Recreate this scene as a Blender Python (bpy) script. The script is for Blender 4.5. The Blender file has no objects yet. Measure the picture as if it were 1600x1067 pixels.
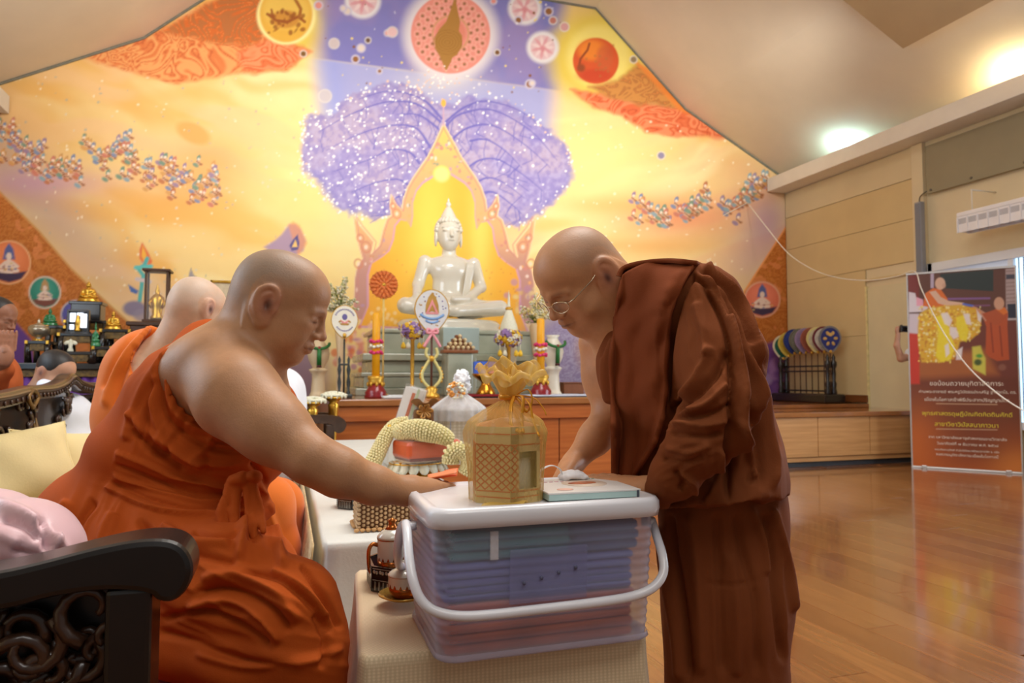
import bpy, bmesh, math, random
import numpy as np
from mathutils import Vector, Matrix, Euler
random.seed(7); RNG = np.random.default_rng(7)
SC = bpy.context.scene
COL = SC.collection
PI = math.pi
# ------------------------------------------------------------------ camera
YAW = math.radians(17.7); FPX = 1105.0; PITCH = math.atan(56.5/FPX); EYE = 1.0
cam = bpy.data.cameras.new('camera'); cam.sensor_width = 36; cam.lens = 36*FPX/1600
cam.clip_start = .02; cam.dof.use_dof = True; cam.dof.focus_distance = 1.32; cam.dof.aperture_fstop = 7.0
camo = bpy.data.objects.new('camera', cam); COL.objects.link(camo)
camo.location = (0, 0, EYE); camo.rotation_euler = (PI/2+PITCH, 0, -YAW)
SC.camera = camo
# ------------------------------------------------------------------ world, exposure, room lamps
SC.view_settings.view_transform = 'Standard'; SC.view_settings.look = 'None'
SC.view_settings.gamma = 1; SC.view_settings.use_curve_mapping = False
SC.view_settings.exposure = 0.0
W = bpy.data.worlds.new('world'); SC.world = W; W.use_nodes = True
W.node_tree.nodes['Background'].inputs[0].default_value = (1, .97, .93, 1)
W.node_tree.nodes['Background'].inputs[1].default_value = .20
def lamp(name, kind, loc, target, power, col, size=(1, 1), spot=60, blend=1, radius=.1):
    l = bpy.data.lights.new(name, kind); l.energy = power; l.color = col
    if kind == 'AREA':
        l.shape = 'RECTANGLE'; l.size, l.size_y = size
    else:
        l.shadow_soft_size = radius
    if kind == 'SPOT':
        l.spot_size = math.radians(spot); l.spot_blend = blend
    o = bpy.data.objects.new(name, l); COL.objects.link(o); o.location = loc
    d = Vector(target)-Vector(loc)
    o.rotation_euler = d.to_track_quat('-Z', 'Y').to_euler()
    return o
# warm spotlights on the roof beams that wash the painted wall
for x, pw in ((-1.6, 250), (.3, 235), (1.95, 205), (3.6, 235), (5.2, 250)):
    lamp('mural_spotlight', 'SPOT', (x, 5.0, 4.2), (x*.98+.03, 9, 4.0), pw*1.05, (1, .95, .86), spot=84, blend=1, radius=.25)
# daylight through the tall windows of the right wall (outside the frame) and the open front of the hall
lamp('window_daylight', 'AREA', (7.15, 2.6, 2.0), (0, 2.2, .9), 150, (.76, .87, 1), (3.6, 2.4))
lamp('window_daylight', 'AREA', (-3.1, 3.6, 2.9), (5, 5.0, 1.6), 70, (.86, .92, 1), (3.2, 2.2))
# added area lamps overhead, no fixtures seen: top light and soft fill
lamp('overhead_fill', 'AREA', (2.0, 2.6, 5.6), (1.6, 2.4, 0), 170, (1, .96, .90), (2.4, 2.4))
lamp('overhead_fill', 'AREA', (.8, 1.9, 4.6), (.4, 1.5, .8), 45, (1, .97, .93), (2.0, 1.2))
lamp('overhead_fill', 'AREA', (.6, -1.4, 4.2), (.4, 1.5, 1.0), 50, (1, .98, .96), (2.6, 1.4))  # frontal fill added behind the camera to brighten the faces
# cove lamps lying on the ledge of the right wall
lamp('cove_lamp', 'POINT', (7.13, 7.55, 4.10), (0, 0, 0), 18, (.42, .82, 1), radius=.05)
lamp('cove_lamp', 'POINT', (7.13, 5.15, 4.12), (0, 0, 0), 66, (1, .83, .5), radius=.06)
lamp('cove_lamp', 'POINT', (7.13, 2.6, 4.10), (0, 0, 0), 40, (1, .83, .5), radius=.06)
lamp('cove_lamp', 'POINT', (-3.2, 6.4, 4.10), (0, 0, 0), 30, (.75, .87, 1), radius=.06)
# ------------------------------------------------------------------ projection of the photograph (for laying things out at their real distance)
_R = np.array([math.cos(YAW), -math.sin(YAW), 0.]); _Fh = np.array([math.sin(YAW), math.cos(YAW), 0.]); _Z = np.array([0, 0, 1.])
_F = _Fh*math.cos(PITCH)+_Z*math.sin(PITCH); _U = -_Fh*math.sin(PITCH)+_Z*math.cos(PITCH); _C = np.array([0, 0, EYE])
def ray(x, y): return (x-800)/FPX*_R+(533.5-y)/FPX*_U+_F
def onY(x, y, Y): d = ray(x, y); return _C+d*(Y/d[1])
def onZ(x, y, z): d = ray(x, y); return _C+d*((z-EYE)/d[2])
def onX(x, y, X): d = ray(x, y); return _C+d*(X/d[0])
def at(x, y, d): return _C+d*ray(x, y)
def project(P):
    v = np.asarray(P, float)-_C; d = v@_F
    return 800+FPX*(v@_R)/d, 533.5-FPX*(v@_U)/d, d
# ------------------------------------------------------------------ colours and materials
def lin(c):
    c = np.asarray(c, float)/255.
    return np.where(c <= .04045, c/12.92, ((c+.055)/1.055)**2.4)
def L4(c): return tuple(float(x) for x in lin(c))+(1.,)
MATS = {}
def pmat(name, col, rough=.5, metal=0., var=.12, scale=18., bump=0., bscale=60., coat=0., sss=0., spec=.5,
         alpha=1., trans=0., emit=None, estr=0., col2=None, detail=4., sheen=0., stretch=None, attr=None, alphatrans=None):
    """procedural principled material: noise-mottled colour, optional noise bump"""
    if name in MATS: return MATS[name]
    m = bpy.data.materials.new(name); m.use_nodes = True; nt = m.node_tree; N = nt.nodes; b = N['Principled BSDF']
    def ln(a, bb): nt.links.new(a, bb)
    tc = N.new('ShaderNodeTexCoord'); mp = N.new('ShaderNodeMapping'); ln(tc.outputs['Object'], mp.inputs[0])
    if stretch: mp.inputs['Scale'].default_value = stretch
    no = N.new('ShaderNodeTexNoise'); no.inputs['Scale'].default_value = scale; no.inputs['Detail'].default_value = detail
    ln(mp.outputs[0], no.inputs['Vector'])
    c1 = lin(col); lo = c1*(1-var); hi = np.minimum(c1*(1+var), 1)
    if col2 is not None: lo, hi = lin(col), lin(col2)
    if attr:
        at_ = N.new('ShaderNodeAttribute'); at_.attribute_name = attr
        rr = N.new('ShaderNodeMapRange'); rr.inputs['To Min'].default_value = 1-var; rr.inputs['To Max'].default_value = 1+var
        ln(no.outputs[0], rr.inputs[0])
        mx = N.new('ShaderNodeVectorMath'); mx.operation = 'SCALE'; ln(at_.outputs['Color'], mx.inputs[0]); ln(rr.outputs[0], mx.inputs['Scale'])
        ln(mx.outputs[0], b.inputs['Base Color'])
    else:
        cr = N.new('ShaderNodeValToRGB'); cr.color_ramp.elements[0].position = .32; cr.color_ramp.elements[1].position = .68
        cr.color_ramp.elements[0].color = tuple(lo)+(1,); cr.color_ramp.elements[1].color = tuple(hi)+(1,)
        ln(no.outputs[0], cr.inputs[0]); ln(cr.outputs[0], b.inputs['Base Color'])
    b.inputs['Roughness'].default_value = rough; b.inputs['Metallic'].default_value = metal
    b.inputs['Specular IOR Level'].default_value = spec
    b.inputs['Coat Weight'].default_value = coat; b.inputs['Coat Roughness'].default_value = .08
    b.inputs['Subsurface Weight'].default_value = sss
    if sss: b.inputs['Subsurface Radius'].default_value = (.012, .005, .003); b.inputs['Subsurface Scale'].default_value = 1
    b.inputs['Sheen Weight'].default_value = sheen
    b.inputs['Transmission Weight'].default_value = trans
    b.inputs['Alpha'].default_value = alpha
    if emit is not None:
        b.inputs['Emission Color'].default_value = L4(emit); b.inputs['Emission Strength'].default_value = estr
    if bump:
        n2 = N.new('ShaderNodeTexNoise'); n2.inputs['Scale'].default_value = bscale; n2.inputs['Detail'].default_value = 3
        ln(mp.outputs[0], n2.inputs['Vector'])
        bp = N.new('ShaderNodeBump'); bp.inputs['Strength'].default_value = bump; bp.inputs['Distance'].default_value = .004
        ln(n2.outputs[0], bp.inputs['Height']); ln(bp.outputs[0], b.inputs['Normal'])
    MATS[name] = m
    return m
def weave_mat(name, col, col2, freq, rough=.85, bump=.4, kind='checker', rot=45, sheen=.2, spec=.3):
    """woven / brocade cloth"""
    if name in MATS: return MATS[name]
    m = pmat(name, col, rough, 0, .06, 6, spec=spec, sheen=sheen); nt = m.node_tree; N = nt.nodes; b = N['Principled BSDF']
    tc = N['Texture Coordinate']; mp = N.new('ShaderNodeMapping'); mp.inputs['Rotation'].default_value = (0, 0, math.radians(rot))
    mp.inputs['Scale'].default_value = (freq, freq, freq)
    nt.links.new(tc.outputs['Object'], mp.inputs[0])
    v = N.new('ShaderNodeTexVoronoi'); v.inputs['Scale'].default_value = 1; v.inputs['Randomness'].default_value = 0 if kind == 'checker' else 1
    nt.links.new(mp.outputs[0], v.inputs['Vector'])
    cr = N.new('ShaderNodeValToRGB'); cr.color_ramp.elements[0].color = L4(col); cr.color_ramp.elements[1].color = L4(col2)
    cr.color_ramp.elements[0].position = .25; cr.color_ramp.elements[1].position = .6
    nt.links.new(v.outputs['Distance'], cr.inputs[0]); nt.links.new(cr.outputs[0], b.inputs['Base Color'])
    bp = N.new('ShaderNodeBump'); bp.inputs['Strength'].default_value = bump; bp.inputs['Distance'].default_value = .002
    nt.links.new(v.outputs['Distance'], bp.inputs['Height']); nt.links.new(bp.outputs[0], b.inputs['Normal'])
    return m
def sheer_mat(name, col, opacity, rough=.35, spec=.5, translucent=.4, facing=.0, scale=14, var=.3):
    """thin see-through sheet (organza, plastic film, translucent plastic)"""
    if name in MATS: return MATS[name]
    m = pmat(name, col, rough, 0, .08, scale, spec=spec); nt = m.node_tree; N = nt.nodes; b = N['Principled BSDF']; out = N['Material Output']
    tr = N.new('ShaderNodeBsdfTransparent'); tl = N.new('ShaderNodeBsdfTranslucent'); tl.inputs[0].default_value = L4(col)
    m1 = N.new('ShaderNodeMixShader'); m1.inputs[0].default_value = translucent
    nt.links.new(b.outputs[0], m1.inputs[1]); nt.links.new(tl.outputs[0], m1.inputs[2])
    m2 = N.new('ShaderNodeMixShader')
    lw = N.new('ShaderNodeLayerWeight'); lw.inputs[0].default_value = .3
    no = N['Noise Texture']
    ma = N.new('ShaderNodeMath'); ma.operation = 'MULTIPLY_ADD'; ma.inputs[1].default_value = facing; ma.inputs[2].default_value = opacity-var*opacity*.5
    nt.links.new(lw.outputs['Facing'], ma.inputs[0])
    mb = N.new('ShaderNodeMath'); mb.operation = 'MULTIPLY_ADD'; mb.inputs[1].default_value = var*opacity; mb.use_clamp = True
    nt.links.new(no.outputs[0], mb.inputs[0]); nt.links.new(ma.outputs[0], mb.inputs[2])
    nt.links.new(mb.outputs[0], m2.inputs[0]); nt.links.new(tr.outputs[0], m2.inputs[1]); nt.links.new(m1.outputs[0], m2.inputs[2])
    nt.links.new(m2.outputs[0], out.inputs[0])
    return m
# ------------------------------------------------------------------ objects
def tag(o, label=None, cat=None, group=None, kind=None):
    if label: o['label'] = label
    if cat: o['category'] = cat
    if group: o['group'] = group
    if kind: o['kind'] = kind
    return o
def thing(name, label, cat, loc=(0, 0, 0), rotz=0., group=None):
    o = bpy.data.objects.new(name, None); COL.objects.link(o); o.empty_display_size = .05
    o.location = tuple(float(v) for v in loc); o.rotation_euler = (0, 0, rotz)
    return tag(o, label, cat, group)
def link(name, me, parent=None, loc=None, rot=None):
    o = bpy.data.objects.new(name, me); COL.objects.link(o)
    if parent is not None: o.parent = parent
    if loc is not None: o.location = tuple(float(v) for v in loc)
    if rot is not None: o.rotation_euler = rot
    return o
def clone(o, loc=None, rotz=None, label=None):
    def cp(s, par):
        c = s.copy(); COL.objects.link(c)
        if par is not None: c.parent = par
        for ch in list(s.children): cp(ch, c)
        return c
    r = cp(o, None)
    if loc is not None: r.location = tuple(float(v) for v in loc)
    if rotz is not None: r.rotation_euler = (0, 0, rotz)
    if label: r['label'] = label
    return r
def npmesh(name, V, F, mats, smooth=True, colors=None, fmat=None):
    """mesh from arrays; F is an (n,4) or (n,3) array"""
    me = bpy.data.meshes.new(name); V = np.ascontiguousarray(V, np.float32); F = np.ascontiguousarray(F, np.int32)
    me.vertices.add(len(V)); me.vertices.foreach_set('co', V.ravel())
    k = F.shape[1]; me.loops.add(F.size); me.loops.foreach_set('vertex_index', F.ravel())
    me.polygons.add(len(F)); me.polygons.foreach_set('loop_start', np.arange(0, F.size, k, dtype=np.int32))
    if smooth: me.polygons.foreach_set('use_smooth', np.ones(len(F), bool))
    for mm in (mats if isinstance(mats, (list, tuple)) else [mats]): me.materials.append(mm)
    if fmat is not None: me.polygons.foreach_set('material_index', np.asarray(fmat, np.int32))
    if colors is not None:
        a = me.color_attributes.new('paint', 'FLOAT_COLOR', 'POINT')
        c4 = np.ones((len(V), 4), np.float32); c4[:, :3] = colors; a.data.foreach_set('color', c4.ravel())
    me.update(calc_edges=True); me.validate()
    return me
class MB:
    """collects simple shapes, links them as one mesh object"""
    def __init__(s): s.v = []; s.f = []; s.sm = []
    def add(s, V, F, smooth=False, M=None):
        o = len(s.v)
        for p in V:
            p = Vector(tuple(float(c) for c in p))
            if M is not None: p = M @ p
            s.v.append(p)
        for q in F: s.f.append([o+i for i in q]); s.sm.append(smooth)
        return s
    def box(s, c, size, rot=(0, 0, 0), bev=0., taper=None):
        hx, hy, hz = [d/2 for d in size]; M = Matrix.Translation(Vector(tuple(float(v) for v in c))) @ Euler(rot).to_matrix().to_4x4()
        if bev <= 0:
            tx, ty = taper or (1, 1)
            V = [(-hx, -hy, -hz), (hx, -hy, -hz), (hx, hy, -hz), (-hx, hy, -hz), (-hx*tx, -hy*ty, hz), (hx*tx, -hy*ty, hz), (hx*tx, hy*ty, hz), (-hx*tx, hy*ty, hz)]
            return s.add(V, [(0, 3, 2, 1), (4, 5, 6, 7), (0, 1, 5, 4), (1, 2, 6, 5), (2, 3, 7, 6), (3, 0, 4, 7)], False, M)
        b = min(bev, hx*.98, hy*.98, hz*.98); bm = bmesh.new(); bmesh.ops.create_cube(bm, size=1)
        for v in bm.verts: v.co = Vector((v.co.x*2*hx, v.co.y*2*hy, v.co.z*2*hz))
        bmesh.ops.bevel(bm, geom=bm.edges[:], offset=b, segments=2, affect='EDGES', profile=.5)
        bm.verts.ensure_lookup_table()
        s.add([v.co for v in bm.verts], [[v.index for v in f.verts] for f in bm.faces], False, M); bm.free(); return s
    def lathe(s, prof, c=(0, 0, 0), n=24, M=None, smooth=True, cap=True):
        V = []; F = []; c = Vector(tuple(float(v) for v in c)); m = len(prof)
        for r, z in prof:
            for i in range(n):
                a = 2*PI*i/n; V.append((c.x+r*math.cos(a), c.y+r*math.sin(a), c.z+z))
        for j in range(m-1):
            for i in range(n): F.append((j*n+i, j*n+(i+1) % n, (j+1)*n+(i+1) % n, (j+1)*n+i))
        if cap:
            if prof[0][0] > 1e-5: F.append(tuple(range(n-1, -1, -1)))
            if prof[-1][0] > 1e-5: F.append(tuple((m-1)*n+i for i in range(n)))
        return s.add(V, F, smooth, M)
    def cyl(s, a, b, r, r2=None, n=12, smooth=True):
        return s.tube([a, b], [r, r if r2 is None else r2], n, smooth)
    def tube(s, path, r, n=8, smooth=True, closed=False, flat=1., upv=(0, 0, 1)):
        P = [Vector(tuple(float(v) for v in p)) for p in path]; m = len(P); V = []; F = []
        rr = r if hasattr(r, '__len__') else [r]*m; u = None
        for k in range(m):
            if closed: t = P[(k+1) % m]-P[k-1]
            else: t = P[min(k+1, m-1)]-P[max(k-1, 0)]
            t.normalize()
            if u is None:
                u = Vector(upv); u = u-t*u.dot(t)
                if u.length < .05: u = Vector((1, 0, 0)); u = u-t*u.dot(t)
            else: u = u-t*u.dot(t)
            u.normalize(); w = t.cross(u)
            for i in range(n):
                a = 2*PI*i/n; V.append(P[k]+(w*math.cos(a)+u*math.sin(a)*flat)*rr[k])
        for k in range(m if closed else m-1):
            for i in range(n): F.append((k*n+i, k*n+(i+1) % n, ((k+1) % m)*n+(i+1) % n, ((k+1) % m)*n+i))
        if not closed: F.append(tuple(range(n-1, -1, -1))); F.append(tuple((m-1)*n+i for i in range(n)))
        return s.add(V, F, smooth)
    def ell(s, c, r, n=12, m=8, rot=(0, 0, 0)):
        if not hasattr(r, '__len__'): r = (r, r, r)
        M = Matrix.Translation(Vector(tuple(float(v) for v in c))) @ Euler(rot).to_matrix().to_4x4()
        V = [(0, 0, -r[2])]; F = []
        for j in range(1, m):
            t = PI*j/m-PI/2
            for i in range(n):
                a = 2*PI*i/n; V.append((r[0]*math.cos(t)*math.cos(a), r[1]*math.cos(t)*math.sin(a), r[2]*math.sin(t)))
        V.append((0, 0, r[2])); top = len(V)-1
        for i in range(n):
            F.append((0, 1+(i+1) % n, 1+i)); F.append((top, top-n+i, top-n+(i+1) % n))
        for j in range(m-2):
            for i in range(n): a = 1+j*n; F.append((a+i, a+(i+1) % n, a+n+(i+1) % n, a+n+i))
        return s.add(V, F, True, M)
    def prism(s, poly, axis, a, b, smooth=False):
        """polygon (2D) extruded along axis 'x','y' or 'z' from a to b"""
        def p3(p, h): return {'x': (h, p[0], p[1]), 'y': (p[0], h, p[1]), 'z': (p[0], p[1], h)}[axis]
        n = len(poly); V = [p3(p, a) for p in poly]+[p3(p, b) for p in poly]
        F = [tuple(range(n)), tuple(range(2*n-1, n-1, -1))]+[(i, n+i, n+(i+1) % n, (i+1) % n) for i in range(n)]
        return s.add(V, F, smooth)
    def grid(s, fn, nu, nv, smooth=True, closeu=False):
        V = [fn(i/(nu if closeu else nu-1), j/(nv-1)) for j in range(nv) for i in range(nu)]
        F = [(j*nu+i, j*nu+(i+1) % nu, (j+1)*nu+(i+1) % nu, (j+1)*nu+i) for j in range(nv-1) for i in range(nu if closeu else nu-1)]
        return s.add(V, F, smooth)
    def mesh(s, name, mat_):
        me = bpy.data.meshes.new(name); me.from_pydata([tuple(v) for v in s.v], [], s.f)
        for i, p in enumerate(me.polygons): p.use_smooth = s.sm[i]
        me.materials.append(mat_)
        bm = bmesh.new(); bm.from_mesh(me); bmesh.ops.recalc_face_normals(bm, faces=bm.faces[:]); bm.to_mesh(me); bm.free()
        return me
    def obj(s, name, mat_, parent=None, loc=None, label=None, thick=0):
        o = link(name, s.mesh(name, mat_), parent, loc)
        if label: o['label'] = label
        if thick:
            md = o.modifiers.new('thickness', 'SOLIDIFY'); md.thickness = thick; md.offset = 0
        return o
def struct(name, mb, mat_, parent=None):
    o = mb.obj(name, mat_, parent)
    o['kind'] = 'structure'
    return o
# ------------------------------------------------------------------ noise and 2-D painting helpers (numpy)
def _h(ix, iy, iz, s):
    n = (ix.astype(np.int64)*374761393+iy.astype(np.int64)*668265263+iz.astype(np.int64)*2147483647+s*1274126177) & 0x7fffffff
    n = ((n ^ (n >> 13))*1274126177) & 0x7fffffff
    return ((n ^ (n >> 16)) & 0xffff)/65535.
def vnoise(x, y, s=0):
    ix = np.floor(x); iy = np.floor(y); fx = x-ix; fy = y-iy; fx = fx*fx*(3-2*fx); fy = fy*fy*(3-2*fy); z = np.zeros_like(ix)
    a = _h(ix, iy, z, s); b = _h(ix+1, iy, z, s); c = _h(ix, iy+1, z, s); d = _h(ix+1, iy+1, z, s)
    return (a*(1-fx)+b*fx)*(1-fy)+(c*(1-fx)+d*fx)*fy
def fbm(x, y, s=0, o=4):
    r = 0; a = .5; t = 0
    for k in range(o): r = r+a*vnoise(x, y, s+k); t += a; a *= .5; x = x*2.03+3.1; y = y*2.03+1.7
    return r/t
def noise3(P, s=0):
    x, y, z = P[:, 0], P[:, 1], P[:, 2]; ix, iy, iz = np.floor(x), np.floor(y), np.floor(z); f = [x-ix, y-iy, z-iz]; f = [q*q*(3-2*q) for q in f]; r = 0
    for a in (0, 1):
        for b in (0, 1):
            for c in (0, 1):
                r = r+_h(ix+a, iy+b, iz+c, s)*(f[0] if a else 1-f[0])*(f[1] if b else 1-f[1])*(f[2] if c else 1-f[2])
    return r
def sst(a, b, x): t = np.clip((x-a)/(b-a), 0, 1); return t*t*(3-2*t)
class Paint:
    """numpy painter over a set of 2-D sample positions (u,v)"""
    def __init__(s, u, v, base): s.u = u; s.v = v; s.c = np.empty((len(u), 3)); s.c[:] = lin(base)
    def sel(s, x0, y0, x1, y1): return np.nonzero((s.u > x0) & (s.u < x1) & (s.v > y0) & (s.v < y1))[0]
    def mix(s, idx, col, m):
        m = np.clip(m, 0, 1)[:, None]; col = np.asarray(col, float)
        col = lin(col) if col.ndim == 1 else col
        s.c[idx] = s.c[idx]*(1-m)+col*m
    def poly(s, pts, col, soft=2., k=1., wob=0., wf=.05, seed=0):
        pts = np.asarray(pts, float); mg = soft*2+wob+2
        i = s.sel(pts[:, 0].min()-mg, pts[:, 1].min()-mg, pts[:, 0].max()+mg, pts[:, 1].max()+mg)
        if not len(i): return
        u = s.u[i]; v = s.v[i]
        if wob: u = u+(fbm(u*wf, v*wf, seed, 3)-.5)*2*wob; v = v+(fbm(v*wf+9, u*wf, seed+5, 3)-.5)*2*wob
        s.mix(i, col, k*sst(-soft, soft, -sdpoly(u, v, pts)))
    def ell(s, cx, cy, rx, ry, col, soft=1.5, k=1., rot=0., ring=0):
        m = max(rx, ry)+soft*2+ring; i = s.sel(cx-m, cy-m, cx+m, cy+m)
        if not len(i): return
        a = math.radians(rot); du = s.u[i]-cx; dv = s.v[i]-cy; x = du*math.cos(a)+dv*math.sin(a); y = -du*math.sin(a)+dv*math.cos(a)
        d = (np.sqrt((x/rx)**2+(y/ry)**2)-1)*min(rx, ry)
        if ring: d = np.abs(d)-ring
        s.mix(i, col, k*sst(soft, -soft, d))
    def line(s, pts, w, col, soft=1., k=1., taper=False):
        pts = np.asarray(pts, float); w2 = w+soft*2
        i = s.sel(pts[:, 0].min()-w2, pts[:, 1].min()-w2, pts[:, 0].max()+w2, pts[:, 1].max()+w2)
        if not len(i): return
        d, t = dline(s.u[i], s.v[i], pts)
        ww = w*(1-.8*t) if taper else w
        s.mix(i, col, k*sst(soft, -soft, d-ww))
def sdpoly(x, y, P):
    d = np.full(x.shape, 1e18); sg = np.ones(x.shape); n = len(P); j = n-1
    for i in range(n):
        ex, ey = P[j]-P[i]; wx = x-P[i][0]; wy = y-P[i][1]; t = np.clip((wx*ex+wy*ey)/(ex*ex+ey*ey+1e-12), 0, 1)
        d = np.minimum(d, (wx-ex*t)**2+(wy-ey*t)**2)
        c1 = y >= P[i][1]; c2 = y < P[j][1]; c3 = ex*wy > ey*wx
        fl = (c1 & c2 & c3) | (~c1 & ~c2 & ~c3); sg = np.where(fl, -sg, sg); j = i
    return sg*np.sqrt(d)
def dline(x, y, P):
    d = np.full(x.shape, 1e9); tt = np.zeros(x.shape); n = len(P)-1
    for i in range(n):
        e = P[i+1]-P[i]; wx = x-P[i][0]; wy = y-P[i][1]; t = np.clip((wx*e[0]+wy*e[1])/(e@e+1e-12), 0, 1)
        q = np.hypot(wx-e[0]*t, wy-e[1]*t); m = q < d; tt = np.where(m, (i+t)/n, tt); d = np.where(m, q, d)
    return d, tt
def smoothpath(P, n=8, closed=False):
    """Catmull-Rom through the points"""
    P = [np.asarray(p, float) for p in P]; m = len(P); out = []
    rng = range(m if closed else m-1)
    for i in rng:
        p0 = P[i-1] if (i > 0 or closed) else P[0]; p1 = P[i]; p2 = P[(i+1) % m]; p3 = P[(i+2) % m] if (closed or i+2 < m) else P[-1]
        for k in range(n):
            t = k/n; out.append(.5*(2*p1+(p2-p0)*t+(2*p0-5*p1+4*p2-p3)*t*t+(3*p1-p0-3*p2+p3)*t**3))
    if not closed: out.append(P[-1])
    return out
# ------------------------------------------------------------------ smooth solid modelling (distance fields -> one continuous mesh)
def surfnets(D, org, h):
    s = D < 0; nx, ny, nz = D.shape; Ssum = np.zeros((nx-1, ny-1, nz-1), np.int8)
    offs = [(a, b, c) for a in (0, 1) for b in (0, 1) for c in (0, 1)]
    for a, b, c in offs: Ssum += s[a:nx-1+a, b:ny-1+b, c:nz-1+c]
    ijk = np.argwhere((Ssum > 0) & (Ssum < 8)); n = len(ijk)
    idx = np.full((nx-1, ny-1, nz-1), -1, np.int32); idx[tuple(ijk.T)] = np.arange(n)
    val = np.stack([D[ijk[:, 0]+a, ijk[:, 1]+b, ijk[:, 2]+c] for a, b, c in offs], 1)
    acc = np.zeros((n, 3)); cnt = np.zeros(n)
    for p in range(8):
        for ax in range(3):
            o = offs[p]
            if o[ax]: continue
            q = offs.index(tuple(1 if k == ax else o[k] for k in range(3)))
            a, b = val[:, p], val[:, q]; m = (a < 0) != (b < 0)
            t = np.where(m, a/np.where(a == b, 1, a-b), 0)
            pos = np.tile(np.array(o, float), (n, 1)); pos[:, ax] += t
            acc += pos*m[:, None]; cnt += m
    V = (ijk+acc/np.maximum(cnt, 1)[:, None])*h+org
    F = []
    for ax in range(3):
        b, c = (ax+1) % 3, (ax+2) % 3
        lo = [slice(None)]*3; hi = [slice(None)]*3; lo[ax] = slice(0, -1); hi[ax] = slice(1, None)
        s0 = s[tuple(lo)]; s1 = s[tuple(hi)]
        e = np.argwhere(s0 != s1); e = e[(e[:, b] > 0) & (e[:, c] > 0) & (e[:, b] < D.shape[b]-1) & (e[:, c] < D.shape[c]-1)]
        sg = s0[tuple(e.T)]
        q = []
        for db, dc in ((-1, -1), (0, -1), (0, 0), (-1, 0)):
            ee = e.copy(); ee[:, b] += db; ee[:, c] += dc; q.append(idx[tuple(ee.T)])
        q = np.stack(q, 1); q[~sg] = q[~sg][:, ::-1]; F.append(q)
    F = np.concatenate(F); F = F[(F >= 0).all(1)]
    return V, F
def vnormals(V, F):
    n = np.cross(V[F[:, 2]]-V[F[:, 0]], V[F[:, 3]]-V[F[:, 1]]); N = np.zeros_like(V)
    for k in range(4):
        for a in range(3): N[:, a] += np.bincount(F[:, k], n[:, a], len(V))
    return N/np.maximum(np.linalg.norm(N, axis=1), 1e-12)[:, None]
def relax(V, F, it=2, lam=.5):
    for _ in range(it):
        S = np.zeros_like(V); c = np.zeros(len(V))
        for k in range(4):
            a, b = F[:, k], F[:, (k+1) % 4]; c += np.bincount(a, minlength=len(V))+np.bincount(b, minlength=len(V))
            for x in range(3): S[:, x] += np.bincount(a, V[b, x], len(V))+np.bincount(b, V[a, x], len(V))
        V = V+lam*(S/np.maximum(c, 1)[:, None]-V)
    return V
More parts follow.
